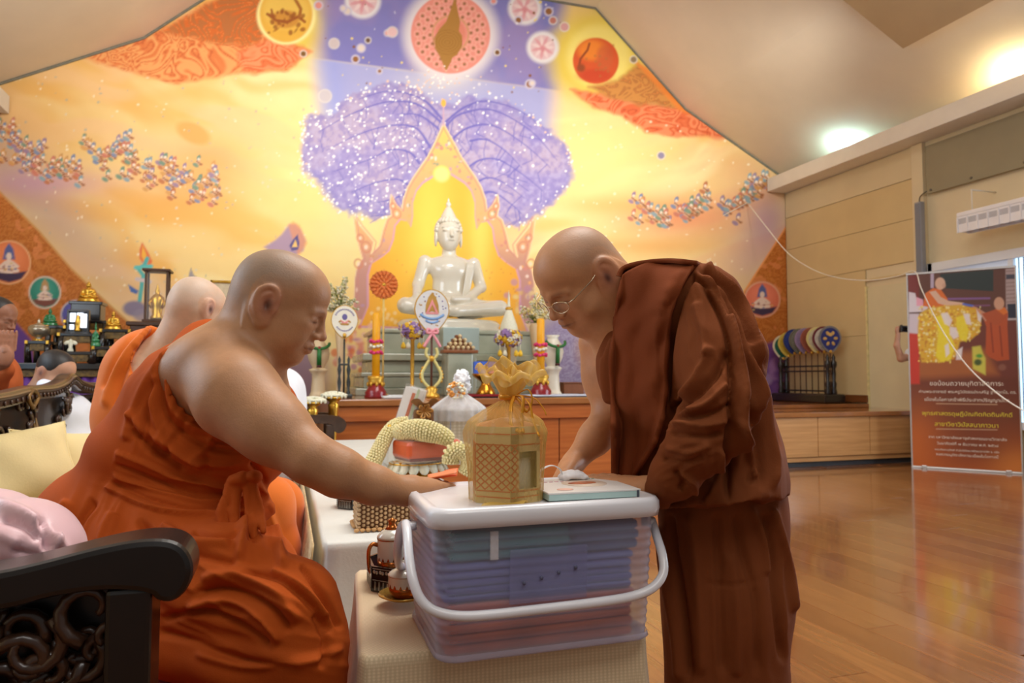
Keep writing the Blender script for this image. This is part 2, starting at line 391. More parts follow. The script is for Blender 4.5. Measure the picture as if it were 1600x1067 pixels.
class Solid:
    def __init__(s, k=.03): s.p = []; s.k = k; s.M = None
    def _t(s, p):
        p = np.asarray(p, float)
        return p if s.M is None else s.M[:3, :3]@p+s.M[:3, 3]
    def frame(s, M=None, sc=1.): s.M = M; s.sc = sc; return s
    def cone(s, a, b, ra, rb=None, k=None, op='u'):
        sc = 1 if s.M is None else s.sc; s.p.append((op, 'c', s._t(a), s._t(b), ra*sc, (ra if rb is None else rb)*sc, None, (s.k if k is None else k*sc))); return s
    def chain(s, pts, rs, k=None):
        for i in range(len(pts)-1): s.cone(pts[i], pts[i+1], rs[i], rs[i+1], k)
        return s
    def ell(s, c, r, R=None, k=None, op='u'):
        sc = 1 if s.M is None else s.sc; R = np.eye(3) if R is None else np.asarray(R)
        if s.M is not None: R = (s.M[:3, :3]/sc)@R
        s.p.append((op, 'e', s._t(c), None, np.asarray(r, float)*sc, None, R, (s.k if k is None else k*sc))); return s
    def field(s, h, lo=None, hi=None):
        L, H = [], []
        for op, ty, a, b, r, r2, R, k in s.p:
            if op != 'u': continue
            if ty == 'c': L.append(np.minimum(a-r, b-r2)); H.append(np.maximum(a+r, b+r2))
            else: e = np.abs(R)@r; L.append(a-e); H.append(a+e)
        mg = 4*h+.01
        org = np.min(L, 0)-mg if lo is None else np.asarray(lo, float); top = np.max(H, 0)+mg if hi is None else np.asarray(hi, float)
        n = np.ceil((top-org)/h).astype(int)+1; D = np.full(n, 1e3, np.float32); ax = [(org[i]+h*np.arange(n[i])).astype(np.float32) for i in range(3)]
        for op, ty, a, b, r, r2, R, k in s.p:
            if ty == 'c': l = np.minimum(a-r, b-r2); u = np.maximum(a+r, b+r2)
            else: e = np.abs(R)@r; l = a-e; u = a+e
            m = k+3*h; i0 = np.clip(np.floor((l-m-org)/h).astype(int), 0, n-1); i1 = np.clip(np.ceil((u+m-org)/h).astype(int)+1, 1, n)
            if (i1 <= i0).any(): continue
            sl = tuple(slice(i0[q], i1[q]) for q in range(3))
            x = ax[0][sl[0]][:, None, None]-np.float32(a[0]); y = ax[1][sl[1]][None, :, None]-np.float32(a[1]); z = ax[2][sl[2]][None, None, :]-np.float32(a[2])
            if ty == 'c':
                ba = (b-a).astype(np.float32); l2 = float(ba@ba)
                if l2 < 1e-10: d = np.sqrt(x*x+y*y+z*z)-np.float32(max(r, r2))
                else:
                    t = np.clip((x*ba[0]+y*ba[1]+z*ba[2])/l2, 0, 1)
                    d = np.sqrt((x-t*ba[0])**2+(y-t*ba[1])**2+(z-t*ba[2])**2)-(np.float32(r)+t*np.float32(r2-r))
            else:
                Rt = R.T.astype(np.float32); X = Rt[0, 0]*x+Rt[0, 1]*y+Rt[0, 2]*z; Y = Rt[1, 0]*x+Rt[1, 1]*y+Rt[1, 2]*z; Z = Rt[2, 0]*x+Rt[2, 1]*y+Rt[2, 2]*z
                X = X/np.float32(r[0]); Y = Y/np.float32(r[1]); Z = Z/np.float32(r[2])
                k0 = np.sqrt(X*X+Y*Y+Z*Z); k1 = np.sqrt((X/np.float32(r[0]))**2+(Y/np.float32(r[1]))**2+(Z/np.float32(r[2]))**2)
                d = k0*(k0-1)/np.maximum(k1, 1e-6)
            A = D[sl]; k = np.float32(max(k, 1e-6))
            if op == 'u':
                hh = np.maximum(k-np.abs(A-d), 0)/k; D[sl] = np.minimum(A, d)-hh*hh*k*np.float32(.25)
            else:
                d = -d; hh = np.maximum(k-np.abs(A-d), 0)/k; D[sl] = np.maximum(A, d)+hh*hh*k*np.float32(.25)
        return D, org, ax
    def mesh(s, h, it=2, clip=None, lo=None, hi=None):
        D, org, ax = s.field(h, lo, hi)
        if clip is not None:
            X, Y, Z = np.meshgrid(*ax, indexing='ij', sparse=True); D = np.maximum(D, clip(X, Y, Z).astype(np.float32))
        V, F = surfnets(D, org, h); del D
        return relax(V, F, it), F
def rotm(ax, deg):
    return np.array(Matrix.Rotation(math.radians(deg), 3, ax))
def frame_from(fw, up):
    """columns: forward, left, up"""
    f = np.asarray(fw, float); f = f/np.linalg.norm(f); l = np.cross(up, f); l /= np.linalg.norm(l); u = np.cross(f, l)
    return np.stack([f, l, u], 1)
VIEW = np.stack([_R, -_Fh, _Z], 1)      # image right, towards the camera, up
def vell(S, px, py, d, rx, ry, rd, rot=0., k=None, op='u'):
    """ellipsoid laid out facing the camera: image radii in photo pixels, depth radius in metres"""
    s = d/FPX; c = at(px, py, d); a = math.radians(rot)
    Rr = VIEW@np.array([[math.cos(a), 0, math.sin(a)], [0, 1, 0], [-math.sin(a), 0, math.cos(a)]])
    return S.ell(c, (rx*s, rd, ry*s), Rr, k, op)
def vchain(S, pts, k=None):
    """pts: (px,py,depth,radius px)"""
    return S.chain([at(x, y, d) for x, y, d, r in pts], [r*d/FPX for x, y, d, r in pts], k)
def finefolds(V, N, regs):
    """fine ridged folds: (centre px, radius px, angle of the folds deg, spacing px, length px, height m, seed)"""
    u, v, d = project(V); D = np.zeros(len(V)); Wt = np.full(len(V), 1e-6)
    for (cx, cy), (rx, ry), ang, sp, ln_, hgt, seed in regs:
        a = math.radians(ang); w = np.exp(-(((u-cx)/rx)**2+((v-cy)/ry)**2)**2)
        i = np.nonzero(w > .01)[0]
        if not len(i): continue
        al = u[i]*math.cos(a)+v[i]*math.sin(a); ac = -u[i]*math.sin(a)+v[i]*math.cos(a)+8*(fbm(u[i]*.02, v[i]*.02, seed, 2)-.5)*2
        n = fbm(ac/sp, al/ln_, seed+3, 2); r = 1-np.abs(2*n-1); r = r**2.2
        D[i] += w[i]*(r-.35)*hgt; Wt[i] += w[i]
    return V+N*(D/np.maximum(Wt, 1))[:, None]
def folds(V, N, strokes, behind=.0):
    """press folds into cloth along strokes: (points px, width px, height m, kind) kind: ridge | step"""
    u, v, d = project(V); view = (_C-V); view /= np.linalg.norm(view, axis=1)[:, None]
    fac = sst(-.15, .25, (N*view).sum(1)); D = np.zeros(len(V))
    for st in strokes:
        pts, w, hgt = st[0], st[1], st[2]; kind = st[3] if len(st) > 3 else 'ridge'
        P = np.asarray(smoothpath(pts, 6), float); mg = w*3+2
        i = np.nonzero((u > P[:, 0].min()-mg) & (u < P[:, 0].max()+mg) & (v > P[:, 1].min()-mg) & (v < P[:, 1].max()+mg) & (fac > 0))[0]
        if not len(i): continue
        dd, tt = dline(u[i], v[i], P); env = sst(0, .12, tt)*sst(1, .88, tt) if kind == 'ridge' else sst(0, .05, tt)*sst(1, .95, tt)
        if kind == 'ridge': D[i] += hgt*np.exp(-(dd/w)**2)*env*fac[i]
        else:
            k = np.clip((tt*(len(P)-1)).astype(int), 0, len(P)-2); e = P[k+1]-P[k]; sgn = e[:, 0]*(v[i]-P[k, 1])-e[:, 1]*(u[i]-P[k, 0])
            sd = np.sign(sgn)*dd; D[i] += hgt*sst(-1.8, 1.8, sd)*np.exp(-np.maximum(sd, 0)/w)*env*fac[i]
    return V+N*D[:, None]
# ------------------------------------------------------------------ the hall: floor, walls, ceiling, ledges
XC = 1.955; WY = 9.0; XR = 7.3; XL = 2*XC-XR; Y0 = -2.6
PROF = [(XL, 4.065), (XC-3.598, 4.967), (XC-2.16, 6.257), (XC+2.16, 6.257), (XC+3.598, 4.967), (XR, 4.065)]
M_ceil = pmat('ceiling_paint', (226, 212, 190), .8, 0, .03, 2)
M_wallr = pmat('wall_paint_cream', (222, 205, 168), .75, 0, .03, 3)
M_panel = pmat('wall_panel_tan', (214, 190, 140), .7, 0, .03, 3)
M_white = pmat('white_paint', (232, 226, 214), .5, 0, .03, 5)
M_grout = pmat('floor_joint', (110, 66, 34), .4)
M_plank = [pmat('floor_plank_%s' % n, c, .16, 0, .2, 5, coat=.6, stretch=(6, .5, 1), col2=c2, spec=.6) for n, c, c2 in
           (('honey', (128, 78, 40), (150, 96, 52)), ('amber', (132, 84, 44), (156, 102, 56)), ('brown', (120, 72, 36), (142, 90, 48)))]
fl = MB().box((XC, 3.2, -.05), (XR-XL+.4, 12.2, .1)); floor = struct('floor', fl, M_grout)
pm = [MB().box((0, 0, 0), (.1575, 1.798, .012), bev=.0012).mesh('plank', m) for m in M_plank]
for i in range(-1, 41):                                       # strip-laid parquet running towards the altar
    x = .86+.158*i
    for j in range(-1, 4):
        y = .4+1.8*j+(i*.71 % 1.8)
        y0, y1 = max(y-.9, -.2), min(y+.9, 6.52)
        px_, _, dd = project((x, y, 0))
        if y1-y0 < .3 or dd < .3 or px_ < 480 or px_ > 2100 or x > 7.2: continue
        o = link('plank', pm[(i*7+j*3+(i*j) % 4) % 3], floor, (x, (y0+y1)/2, .002)); o.scale.y = (y1-y0)/1.8
struct('wall_back', MB().prism([(XL, -.1), (XR, -.1)]+PROF[::-1], 'y', WY, WY+.2), M_wallr)
struct('wall_right', MB().box((XR+.1, (WY+Y0)/2, 2.0), (.2, WY-Y0, 4.2)), M_wallr)
struct('wall_left', MB().box((XL-.1, (WY+Y0)/2, 2.0), (.2, WY-Y0, 4.2)), M_wallr)
cl = MB()
for (x0, z0), (x1, z1) in zip(PROF[:-1], PROF[1:]):
    cl.prism([(x0, z0), (x1, z1), (x1, z1+.12), (x0, z0+.12)], 'y', Y0, WY+.2)
struct('ceiling', cl, M_ceil)
tr = MB(); pts = [(p[0], WY-.02, p[1]-.012) for p in PROF]
tr.tube(pts, .016, 6, False); struct('trim_1', tr, pmat('grey_edge_strip', (120, 116, 100), .6))
# light ledges (coves) along both side walls
struct('trim_2', MB().box((6.95+.175, (WY+Y0)/2-.01, 3.93), (.35, WY-Y0-.04, .2), bev=.006), M_white)
struct('trim_3', MB().box((2*XC-6.95-.13, (WY+Y0)/2-.01, 4.0), (.44, WY-Y0-.04, .2), bev=.006), M_white)
# dropped panel under the right roof slope, its corner hanging into view
def ceil_z(x, s=1): return 4.967-(x-(XC+3.598))*.516
d = ray(1411, 76); t_ = (4.967+(XC+3.598)*.516-.12-EYE)/(d[2]+.516*d[0]); q = _C+d*t_
sp = MB().prism([(q[0]-1.9, ceil_z(q[0]-1.9)-.12), (q[0], q[2]), (q[0], q[2]+.11), (q[0]-1.9, ceil_z(q[0]-1.9)-.01)], 'y', q[1]-3.2, q[1])
struct('trim_4', sp, pmat('soffit_tan', (190, 160, 118), .8, 0, .03, 3))
# right wall cladding: tan boards with open joints, a flush door, pilaster
cladz = [(.74, 1.553), (1.557, 2.423), (2.427, 2.943), (2.947, 3.437), (3.443, 3.82)]
wallr = bpy.data.objects['wall_right']
for k, (z0, z1) in enumerate(cladz):
    y0 = 7.44 if z1 < 2.43 else 6.64
    MB().box((XR-.012, (y0+8.97)/2, (z0+z1)/2), (.022, 8.97-y0, z1-z0), bev=.004).obj('wall_board', M_panel if k < 4 else pmat('wall_board_pale', (218, 200, 160), .7, 0, .03, 3), wallr)
dr = MB().box((XR-.01, 7.03, 1.0), (.02, .76, 2.36), bev=.003); dr = struct('door_1', dr, pmat('door_cream', (216, 204, 166), .6, 0, .03, 3))
MB().box((XR-.02, 7.03, 2.28), (.03, .8, .03), bev=.003).obj('door_head', M_panel, dr)
MB().box((XR-.02, 7.425, 1.0), (.035, .03, 2.4), bev=.003).obj('door_frame', pmat('frame_yellow', (222, 208, 150), .6), dr)
struct('trim_5', MB().box((XR-.03, 6.56, 1.9), (.06, .16, 3.85), bev=.004), M_wallr)
struct('baseboard_right', MB().box((XR-.03, 8.2, .72), (.06, 1.55, .1), bev=.004), pmat('skirting_wood', (120, 70, 32), .4, 0, .2, 8, stretch=(1, .2, 4)))
# grey board, speaker column, hanging louvre lamp, window on the right wall
t = thing('wall_board_panel', 'wide grey sheet fixed high on the right wall under the light ledge', 'panel', (XR-.05, 5.55, 3.17))
MB().box((0, 0, .30), (.025, 1.76, .58), bev=.004).obj('sheet', pmat('grey_sheet', (150, 140, 112), .6, 0, .04, 3), t)
for y in (-.82, -.3, .3, .82): MB().lathe([(.014, 0), (.014, .012), (0, .014)], n=8, M=Matrix.Translation((-.013, y, .05)) @ Matrix.Rotation(-PI/2, 4, 'Y')).obj('screw', pmat('dull_steel', (130, 125, 115), .4, .8), t)
t = thing('column_speaker', 'slim grey column speaker standing upright on the pilaster of the right wall', 'speaker', (XR-.1, 6.5, 2.2))
MB().box((0, 0, .45), (.07, .085, .90), bev=.008).obj('case', pmat('speaker_grey', (150, 150, 156), .5, 0, .05, 9), t)
MB().box((-.037, 0, .45), (.006, .07, .86), bev=.002).obj('grille', pmat('speaker_mesh', (128, 130, 138), .7, 0, .1, 200), t)
MB().tube(smoothpath([(0, 0, .90), (.01, -.01, .97), (.05, -.09, 1.03), (.058, -.11, 1.04)]), .006, 6).obj('cable', pmat('black_rubber', (20, 18, 18), .6), t)
t = thing('louvre_lamp', 'white louvred strip lamp hanging from a thin rod beside the right wall', 'lamp', (6.95, 5.27, 2.55))
M_louv = pmat('lamp_white', (236, 234, 236), .35, 0, .03, 6)
MB().box((0, 0, .2), (.16, .95, .05), bev=.01).obj('housing', M_louv, t)
for s in (-.075, .075): MB().box((s, 0, .09), (.008, .95, .17), bev=.002).obj('reflector_side', M_louv, t)
for k in range(9): MB().box((0, -.46+.115*k, .09), (.145, .006, .15)).obj('louvre_blade', M_louv, t)
for s in (-.35, .35): MB().cyl((0, s, .225), (0, s, .46), .006, n=8).obj('rod', M_white, t)
for s in (-.35, .35): MB().cyl((-.01, s, .455), (.345, s, .455), .008, n=8).obj('bracket_arm', M_white, t)
for k in range(9): MB().box((-.084, -.46+.115*k, .09), (.012, .012, .165), bev=.002).obj('front_rib', M_louv, t)
for k in range(8): MB().box((-.080, -.4025+.115*k, .125), (.003, .09, .06)).obj('louvre_cell_shade', pmat('louvre_shade_grey', (186, 186, 192), .4, 0, .05, 10), t)  # flat grey patches stand for the shade inside the louvre cells
w = MB()
for c, s in (((XR-.03, 5.7, 2.30), (.07, 1.5, .1)), ((XR-.03, 6.42, 1.4), (.07, .07, 1.9)), ((XR-.03, 4.98, 1.4), (.07, .07, 1.9)), ((XR-.03, 5.45, 1.4), (.05, .06, 1.8)), ((XR-.03, 5.7, .5), (.07, 1.5, .08))): w.box(c, s, bev=.005)
wo = struct('window_1', w, pmat('window_frame_white', (225, 228, 235), .4, 0, .02, 5))
MB().box((XR-.008, 5.2, 1.4), (.012, .46, 1.75)).obj('pane', pmat('bright_daylit_pane', (190, 220, 240), .2, 0, .05, 2, emit=(190, 225, 250), estr=1.6), wo)
MB().box((XR-.008, 5.92, 1.4), (.012, .9, 1.75)).obj('pane', pmat('frosted_pane', (205, 212, 225), .4, 0, .05, 2, emit=(200, 210, 230), estr=.25), wo)
for k in range(8): MB().box((XR-.02, 5.02+.052*k, 1.4), (.01, .008, 1.7)).obj('window_bar', pmat('bar_grey', (120, 130, 140), .5), wo)
# tall windows outside the frame (their daylight comes from the lamps set at the top)
for nm, xw, yc, ln_ in (('window_2', XR-.03, 2.6, 3.7), ('window_3', XL+.03, 3.0, 3.3)):
    w = MB()
    for k in range(5): w.box((xw, yc-ln_/2+ln_*k/4, 2.0), (.06, .07, 2.5), bev=.005)
    for z in (.75, 2.0, 3.25): w.box((xw, yc, z), (.06, ln_, .07), bev=.005)
    wo = struct(nm, w, MATS['window_frame_white'])
    for k in range(4): MB().box((xw+(.022 if xw > 0 else -.022), yc-ln_/2+ln_*(k+.5)/4, 2.0), (.01, ln_/4-.07, 2.43)).obj('pane', MATS['bright_daylit_pane'], wo)
# ------------------------------------------------------------------ stage (right wing) and wooden altar block
M_st_top = pmat('stage_top_wood', (150, 92, 46), .14, 0, .2, 5, coat=.7, stretch=(.6, 6, 1), col2=(176, 112, 60))
M_st_pan = pmat('stage_panel_wood', (196, 140, 84), .3, 0, .2, 4, coat=.3, stretch=(.5, 4, 9), col2=(216, 160, 102))
M_al_pan = pmat('altar_panel_wood', (176, 92, 40), .3, 0, .2, 4, coat=.3, stretch=(.5, 4, 9), col2=(200, 114, 54))
M_dark = pmat('toe_kick_dark', (60, 62, 66), .4)
st = thing('stage_platform', 'raised wooden stage with light panelled front along the right of the hall', 'stage', (5.4, 6.53, 0))
MB().box((.5, 1.22, .585), (3.8-.0, 2.44, .055), bev=.008).obj('stage_top', M_st_top, st)
e = 1.4/4
xs = [-1.2, -.45, .30, 1.03, 1.62, 1.89]
for x0, x1 in zip(xs[:-1], xs[1:]): MB().box(((x0+x1)/2, .05, .335), (x1-x0-.008, .04, .44), bev=.003).obj('front_panel', M_st_pan, st)
MB().box((.5, .07, .085), (3.75, .04, .05), bev=.003).obj('plinth_rail', M_st_pan, st)
MB().box((.5, .10, .03), (3.75, .04, .058)).obj('toe_kick', M_dark, st)
MB().box((.4, 1.66, .636), (3.56, 1.55, .045), bev=.006).obj('step', pmat('stage_step_wood', (140, 84, 40), .2, 0, .2, 5, coat=.5, stretch=(.6, 6, 1), col2=(166, 104, 54)), st)
al = thing('altar_counter', 'long waist-high altar counter of orange-brown wood below the white statue', 'altar', (1.6, 6.0, 0))
AZ = .82
MB().box((.45, 1.44, AZ-.03), (3.4, 2.88, .06), bev=.01).obj('counter_top', M_st_top, al)
MB().box((.45, .06, AZ-.125), (3.36, .06, .125), bev=.006).obj('frieze_board', M_al_pan, al)
for k in range(5): MB().box((-1.25+.34+.68*k, .09, .36), (.67, .05, .64), bev=.004).obj('front_panel', M_al_pan, al)
MB().box((.45, .14, .02), (3.3, .06, .04)).obj('toe_kick', M_dark, al)
for s in (-1.2, 2.1): MB().box((s, 1.5, .38), (.05, 2.7, .75), bev=.004).obj('side_panel', M_al_pan, al)
# ------------------------------------------------------------------ the painted wall
def paint_mural():
    sp_ = .0135; nx = int((XR-XL-.02)/sp_); nz = int((6.25-.6)/sp_)
    gx = np.linspace(XL+.01, XR-.01, nx); gz = np.linspace(.6, 6.25, nz)
    X, Z = np.meshgrid(gx, gz); P = np.stack([X.ravel(), np.full(X.size, WY-.012), Z.ravel()], 1)
    u, v, _ = project(P); C = Paint(u, v, (245, 211, 142))
    al_ = np.arange(len(u)); r = np.random.default_rng(3)
    # flowing sky streaks (stretched, warped noise)
    th = np.radians(np.where(u < 690, 14, -16)); a = u*np.cos(th)+v*np.sin(th); b = -u*np.sin(th)+v*np.cos(th)
    wx = fbm(u*.006, v*.006, 11, 3)*2-1
    s1 = fbm(a*.0035+wx*.4, b*.016+wx*.9, 21, 3); s2 = fbm(a*.0028+wx*.4, b*.012-wx*.7, 31, 3); s3 = fbm(a*.005+wx*.5, b*.024+wx*.8, 41, 3)
    C.mix(al_, (252, 232, 172), sst(.44, .66, s1)); C.mix(al_, (240, 180, 90), sst(.48, .70, s2)*.9); C.mix(al_, (248, 204, 150), sst(.50, .72, s3)*.75)
    # overall tone: darker ochre to the left edge, paler near the tree
    C.mix(al_, (214, 166, 96), sst(300, -80, u)*.6); C.mix(al_, (252, 226, 140), np.exp(-((u-520)/130)**2-((v-330)/170)**2)*.7)
    C.mix(al_, (250, 230, 150), np.exp(-((u-930)/110)**2-((v-270)/150)**2)*.75)
    C.mix(al_, (232, 226, 168), np.exp(-((u-545)/45)**2-((v-370)/60)**2)*.7)
    C.mix(al_, (224, 150, 80), np.exp(-((u-330)/60)**2-((v-250)/40)**2)*.5)
    # lilac haze along the lower borders
    d1 = (v-300)-(u-0)*.95; C.mix(al_, (190, 158, 150), np.exp(-((d1+45)/60)**2)*sst(330, 40, u)*.75)
    C.mix(al_, (196, 150, 176), np.exp(-((u-60)/100)**2-((v-285)/22)**2)*.7)
    C.mix(al_, (200, 170, 170), np.exp(-((u-1175)/50)**2-((v-400)/70)**2)*.6)
    C.mix(al_, (236, 150, 106), np.exp(-((u-1060)/110)**2-((v-338)/36)**2)*.85); C.mix(al_, (240, 176, 96), np.exp(-((u-960)/90)**2-((v-320)/16)**2)*.6); C.mix(al_, (238, 168, 90), np.exp(-((u-1010)/110)**2-((v-385)/14)**2)*.6); C.mix(al_, (176, 140, 176), np.exp(-((u-1200)/34)**2-((v-345)/50)**2)*.7); C.mix(al_, (226, 160, 116), np.exp(-((u-1165)/60)**2-((v-265)/40)**2)*.6)
    C.mix(al_, (240, 164, 92), np.exp(-((u-290)/90)**2-((v-290)/36)**2)*.6)
    C.ell(302, 208, 28, 15, (232, 168, 88), 4, .8, 25)
    # purple heaven in the middle
    band = sst(-26, 26, (u-(497+(v-90)*.10)))*sst(22, -22, u-(878-(v)*.08))
    nb = fbm(u*.012, v*.012, 51, 4)
    top = sst(3, -3, (v-92)-(u-495)*.1315)
    C.mix(al_, (132, 128, 192), band*top); C.mix(al_, (150, 134, 188), band*top*sst(.45, .7, nb)); C.mix(al_, (92, 112, 186), band*top*sst(820, 880, u)*.6)
    C.mix(al_, (170, 170, 216), band*(1-top)*sst(345, 270, v)); C.mix(al_, (150, 160, 226), band*(1-top)*sst(560, 500, u)*.7*sst(300, 220, v))
    C.mix(al_, (222, 216, 214), np.exp(-((u-690)/60)**2-((v-128)/22)**2)*.7)
    # haloes of the two golden moons
    for cx, cy, rr in ((447, 22, 62), (935, 88, 66)):
        h = np.hypot(u-cx, v-cy); C.mix(al_, (230, 202, 84), sst(rr+34, rr-14, h+(fbm(u*.03, v*.03, 7, 2)-.5)*14)*np.where(cx < 600, sst(530, 470, u), 1))
        C.mix(al_, (246, 228, 130), sst(rr-6, rr-26, h)*.8)
    # ornamental cloud banks
    def swirls(i, col, dark, k=1., f=.05, seed=0):
        n1 = fbm(u[i]*f+2.2*fbm(u[i]*f*.6, v[i]*f*.6, seed, 2), v[i]*f*1.3+2.2*fbm(v[i]*f*.6+7, u[i]*f*.6, seed+2, 2), seed+9, 3)
        w = np.abs(np.sin(n1*26)); return w
    def bank(pts, c0, c1, c2, seed, soft=5):
        P_ = np.asarray(pts, float); i = C.sel(P_[:, 0].min()-12, P_[:, 1].min()-12, P_[:, 0].max()+12, P_[:, 1].max()+12)
        m = sst(-soft, soft, -sdpoly(u[i]+(fbm(u[i]*.05, v[i]*.05, seed, 2)-.5)*10, v[i]+(fbm(v[i]*.05, u[i]*.05, seed+1, 2)-.5)*10, P_))
        w = swirls(i, c0, c1, f=.026, seed=seed); C.mix(i, c0, m); C.mix(i, c1, m*sst(.5, .95, w)*.75); C.mix(i, c2, m*sst(.22, .05, w)*.6)
    bank([(120, 86), (230, 54), (350, -8), (402, -8), (420, 40), (482, 78), (450, 112), (380, 116), (330, 120), (272, 130), (196, 112)], (226, 128, 70), (240, 176, 108), (196, 84, 46), 61)
    bank([(255, 48), (350, -8), (405, -8), (418, 45), (400, 70), (330, 68)], (214, 110, 48), (180, 116, 66), (240, 150, 80), 62)
    bank([(370, 85), (425, 60), (486, 82), (440, 108), (380, 112)], (232, 120, 70), (242, 160, 110), (206, 90, 50), 63)
    bank([(888, 140), (960, 150), (1010, 160), (1066, 166), (1140, 216), (1060, 214), (1010, 206), (975, 180), (930, 168)], (226, 110, 66), (240, 150, 104), (196, 74, 44), 64)
    bank([(920, 134), (965, 128), (1000, 98), (1075, 172), (1030, 166), (960, 156)], (184, 118, 62), (216, 150, 76), (232, 140, 70), 65)
    C.poly([(990, 95), (1012, 105), (1080, 180), (1060, 172)], (240, 140, 60), 4, .9)
    # moons
    C.ell(447, 24, 46, 46, (250, 236, 160), 3); C.ell(447, 22, 41, 44, (232, 178, 70), 2); C.ell(447, 15, 36, 30, (240, 200, 96), 8, .8)
    C.ell(446, 30, 23, 14, (206, 140, 56), 3, .9)
    for k in range(30): C.ell(420+r.random()*56, 14+r.random()*38, 1+r.random()*3, 1+r.random()*4, (150, 82, 34), 1.2, .8, r.random()*90)
    C.line([(418, 22), (432, 32), (450, 34), (466, 26), (476, 34)], 2.2, (160, 90, 40)); C.line([(424, 15), (428, 30)], 1.5, (160, 90, 40)); C.line([(462, 0), (470, 14), (468, 26)], 2.5, (170, 104, 44))
    C.ell(931, 95, 36, 36, (214, 90, 46), 1.5); C.ell(925, 78, 22, 16, (238, 138, 50), 6, .9); C.ell(945, 90, 13, 20, (206, 98, 56), 4, .8); C.ell(930, 118, 26, 10, (198, 64, 40), 4, .7)
    C.line([(921, 68), (918, 78), (907, 92), (904, 108)], 1.6, (150, 70, 40)); C.ell(908, 106, 6, 6, (150, 74, 40), 3)
    for k in range(14): C.ell(936+r.normal()*13, 98+r.normal()*13, 2, 2, (180, 110, 60), 1.5, .6)
    # central coral disc with the golden flame
    C.ell(704, 53, 74, 74, (236, 226, 226), 12, .9); C.ell(704, 53, 62, 62, (236, 150, 134), 1.6)
    for q, rr in enumerate((52, 42, 32)):
        n_ = 22-4*q
        C.ell(704, 53, rr, rr, (244, 176, 152), 1.5, .7, 0, .8)
        for k in range(n_): aa = 2*PI*k/n_+q*.2; C.ell(704+rr*math.cos(aa), 53+rr*math.sin(aa), 5, 5, (240, 176, 160), 1, .8, 0, .8); C.ell(704+rr*math.cos(aa), 53+rr*math.sin(aa), 2.2, 2.2, (150, 110, 70), 1)
    C.ell(704, 53, 28, 28, (214, 160, 110), 1.2, .9, 0, 1.2); C.ell(704, 53, 23, 23, (230, 140, 118), 2)
    C.poly([(711, -6), (716, 20), (719, 34), (717, 48), (722, 56), (722, 72), (714, 86), (707, 90), (703, 100), (697, 111), (692, 100), (688, 90), (680, 76), (679, 60), (686, 46), (697, 34), (704, 16)], (178, 128, 62), 1)
    for k in range(5): C.ell(699, 66, 4+4.5*k, 3+4*k, (150, 102, 44), .8, .6, 0, .5)
    # lotus discs
    for cx, cy, rr in ((567, 1, 22), (820, 13, 20), (848, 74, 19)):
        C.ell(cx, cy, rr+6, rr+6, (232, 226, 228), 4); C.ell(cx, cy, rr, rr, (226, 192, 196), 2)
        for k in range(11): aa = 2*PI*k/11; C.ell(cx+rr*.5*math.cos(aa), cy+rr*.5*math.sin(aa), rr*.42, rr*.13, (222, 152, 160) if k % 2 else (242, 218, 216), 1.4, .8, math.degrees(aa))
        C.ell(cx, cy+rr*.1, rr*.25, rr*.25, (216, 132, 140), 3, .8)
    # small planets and sparks
    for k in range(120):
        x, y = 490+r.random()*390, r.random()*150
        if math.hypot(x-704, y-53) < 84 or (x < 520 and y > 60): continue
        s = .8+r.random()**3*5
        if s > 2.4: C.ell(x, y, s+2.5, s+2.5, (206, 196, 214), 2); C.ell(x, y, s, s, [(230, 150, 140), (150, 100, 60), (226, 210, 200)][k % 3], 1)
        else: C.ell(x, y, s, s, [(240, 214, 120), (226, 220, 230), (140, 90, 50)][k % 3], 1)
    for cx, cy, s, c in ((474, 84, 4, (130, 90, 40)), (508, 150, 9, (206, 196, 200)), (522, 68, 7, (206, 190, 190)), (613, 50, 7, (230, 190, 190)), (575, 63, 3.5, (110, 80, 60)), (777, 82, 3.5, (120, 80, 40)), (864, 32, 5, (190, 120, 110)), (882, 42, 6, (214, 160, 160)), (1033, 243, 5, (150, 140, 170)), (990, 93, 4.5, (150, 130, 100))):
        C.ell(cx, cy, s+2, s+2, (226, 216, 206), 1.5, .8); C.ell(cx, cy, s, s, c, 1)
    for k in range(230): C.ell(r.random()*480, 120+r.random()*340, .8+r.random()*1.4, .8+r.random()*1.4, [(255, 244, 214), (226, 214, 190), (170, 170, 160)][k % 3], 1, .7)
    for k in range(120): C.ell(880+r.random()*300, 190+r.random()*280, .8+r.random()*1.3, .8+r.random()*1.3, (255, 244, 214), 1, .7)
    # the great violet tree
    tree = [(467, 240), (471, 205), (478, 184), (500, 178), (525, 172), (545, 152), (570, 140), (600, 131), (640, 136), (668, 148), (686, 164), (706, 164), (730, 152), (760, 152), (790, 160), (820, 176), (846, 196), (872, 214), (890, 240), (893, 268), (884, 296), (862, 318), (838, 336), (812, 352), (780, 350), (740, 340), (690, 320), (640, 320), (612, 338), (586, 343), (556, 336), (532, 330), (512, 308), (492, 292), (474, 268)]
    P_ = np.asarray(tree, float); i = C.sel(440, 110, 915, 380); uu, vv = u[i], v[i]
    sd = sdpoly(uu+(fbm(uu*.06, vv*.06, 81, 3)-.5)*22, vv+(fbm(vv*.06+4, uu*.06, 82, 3)-.5)*22, P_); m = sst(5, -7, sd)
    t1 = fbm(uu*.16, vv*.16, 83, 3); t2 = fbm(uu*.02, vv*.02, 84, 3)
    base = lin((162, 150, 204))*(1-sst(.35, .65, t2))[:, None]+lin((186, 168, 198))*sst(.35, .65, t2)[:, None]
    C.c[i] = C.c[i]*(1-m[:, None])+base*m[:, None]
    C.mix(i, (142, 130, 196), m*sst(.5, .70, t1)*.5); C.mix(i, (196, 186, 218), m*sst(.46, .30, t1)*.4)
    C.mix(i, (112, 106, 186), m*sst(-16, -2, sd)*.35)
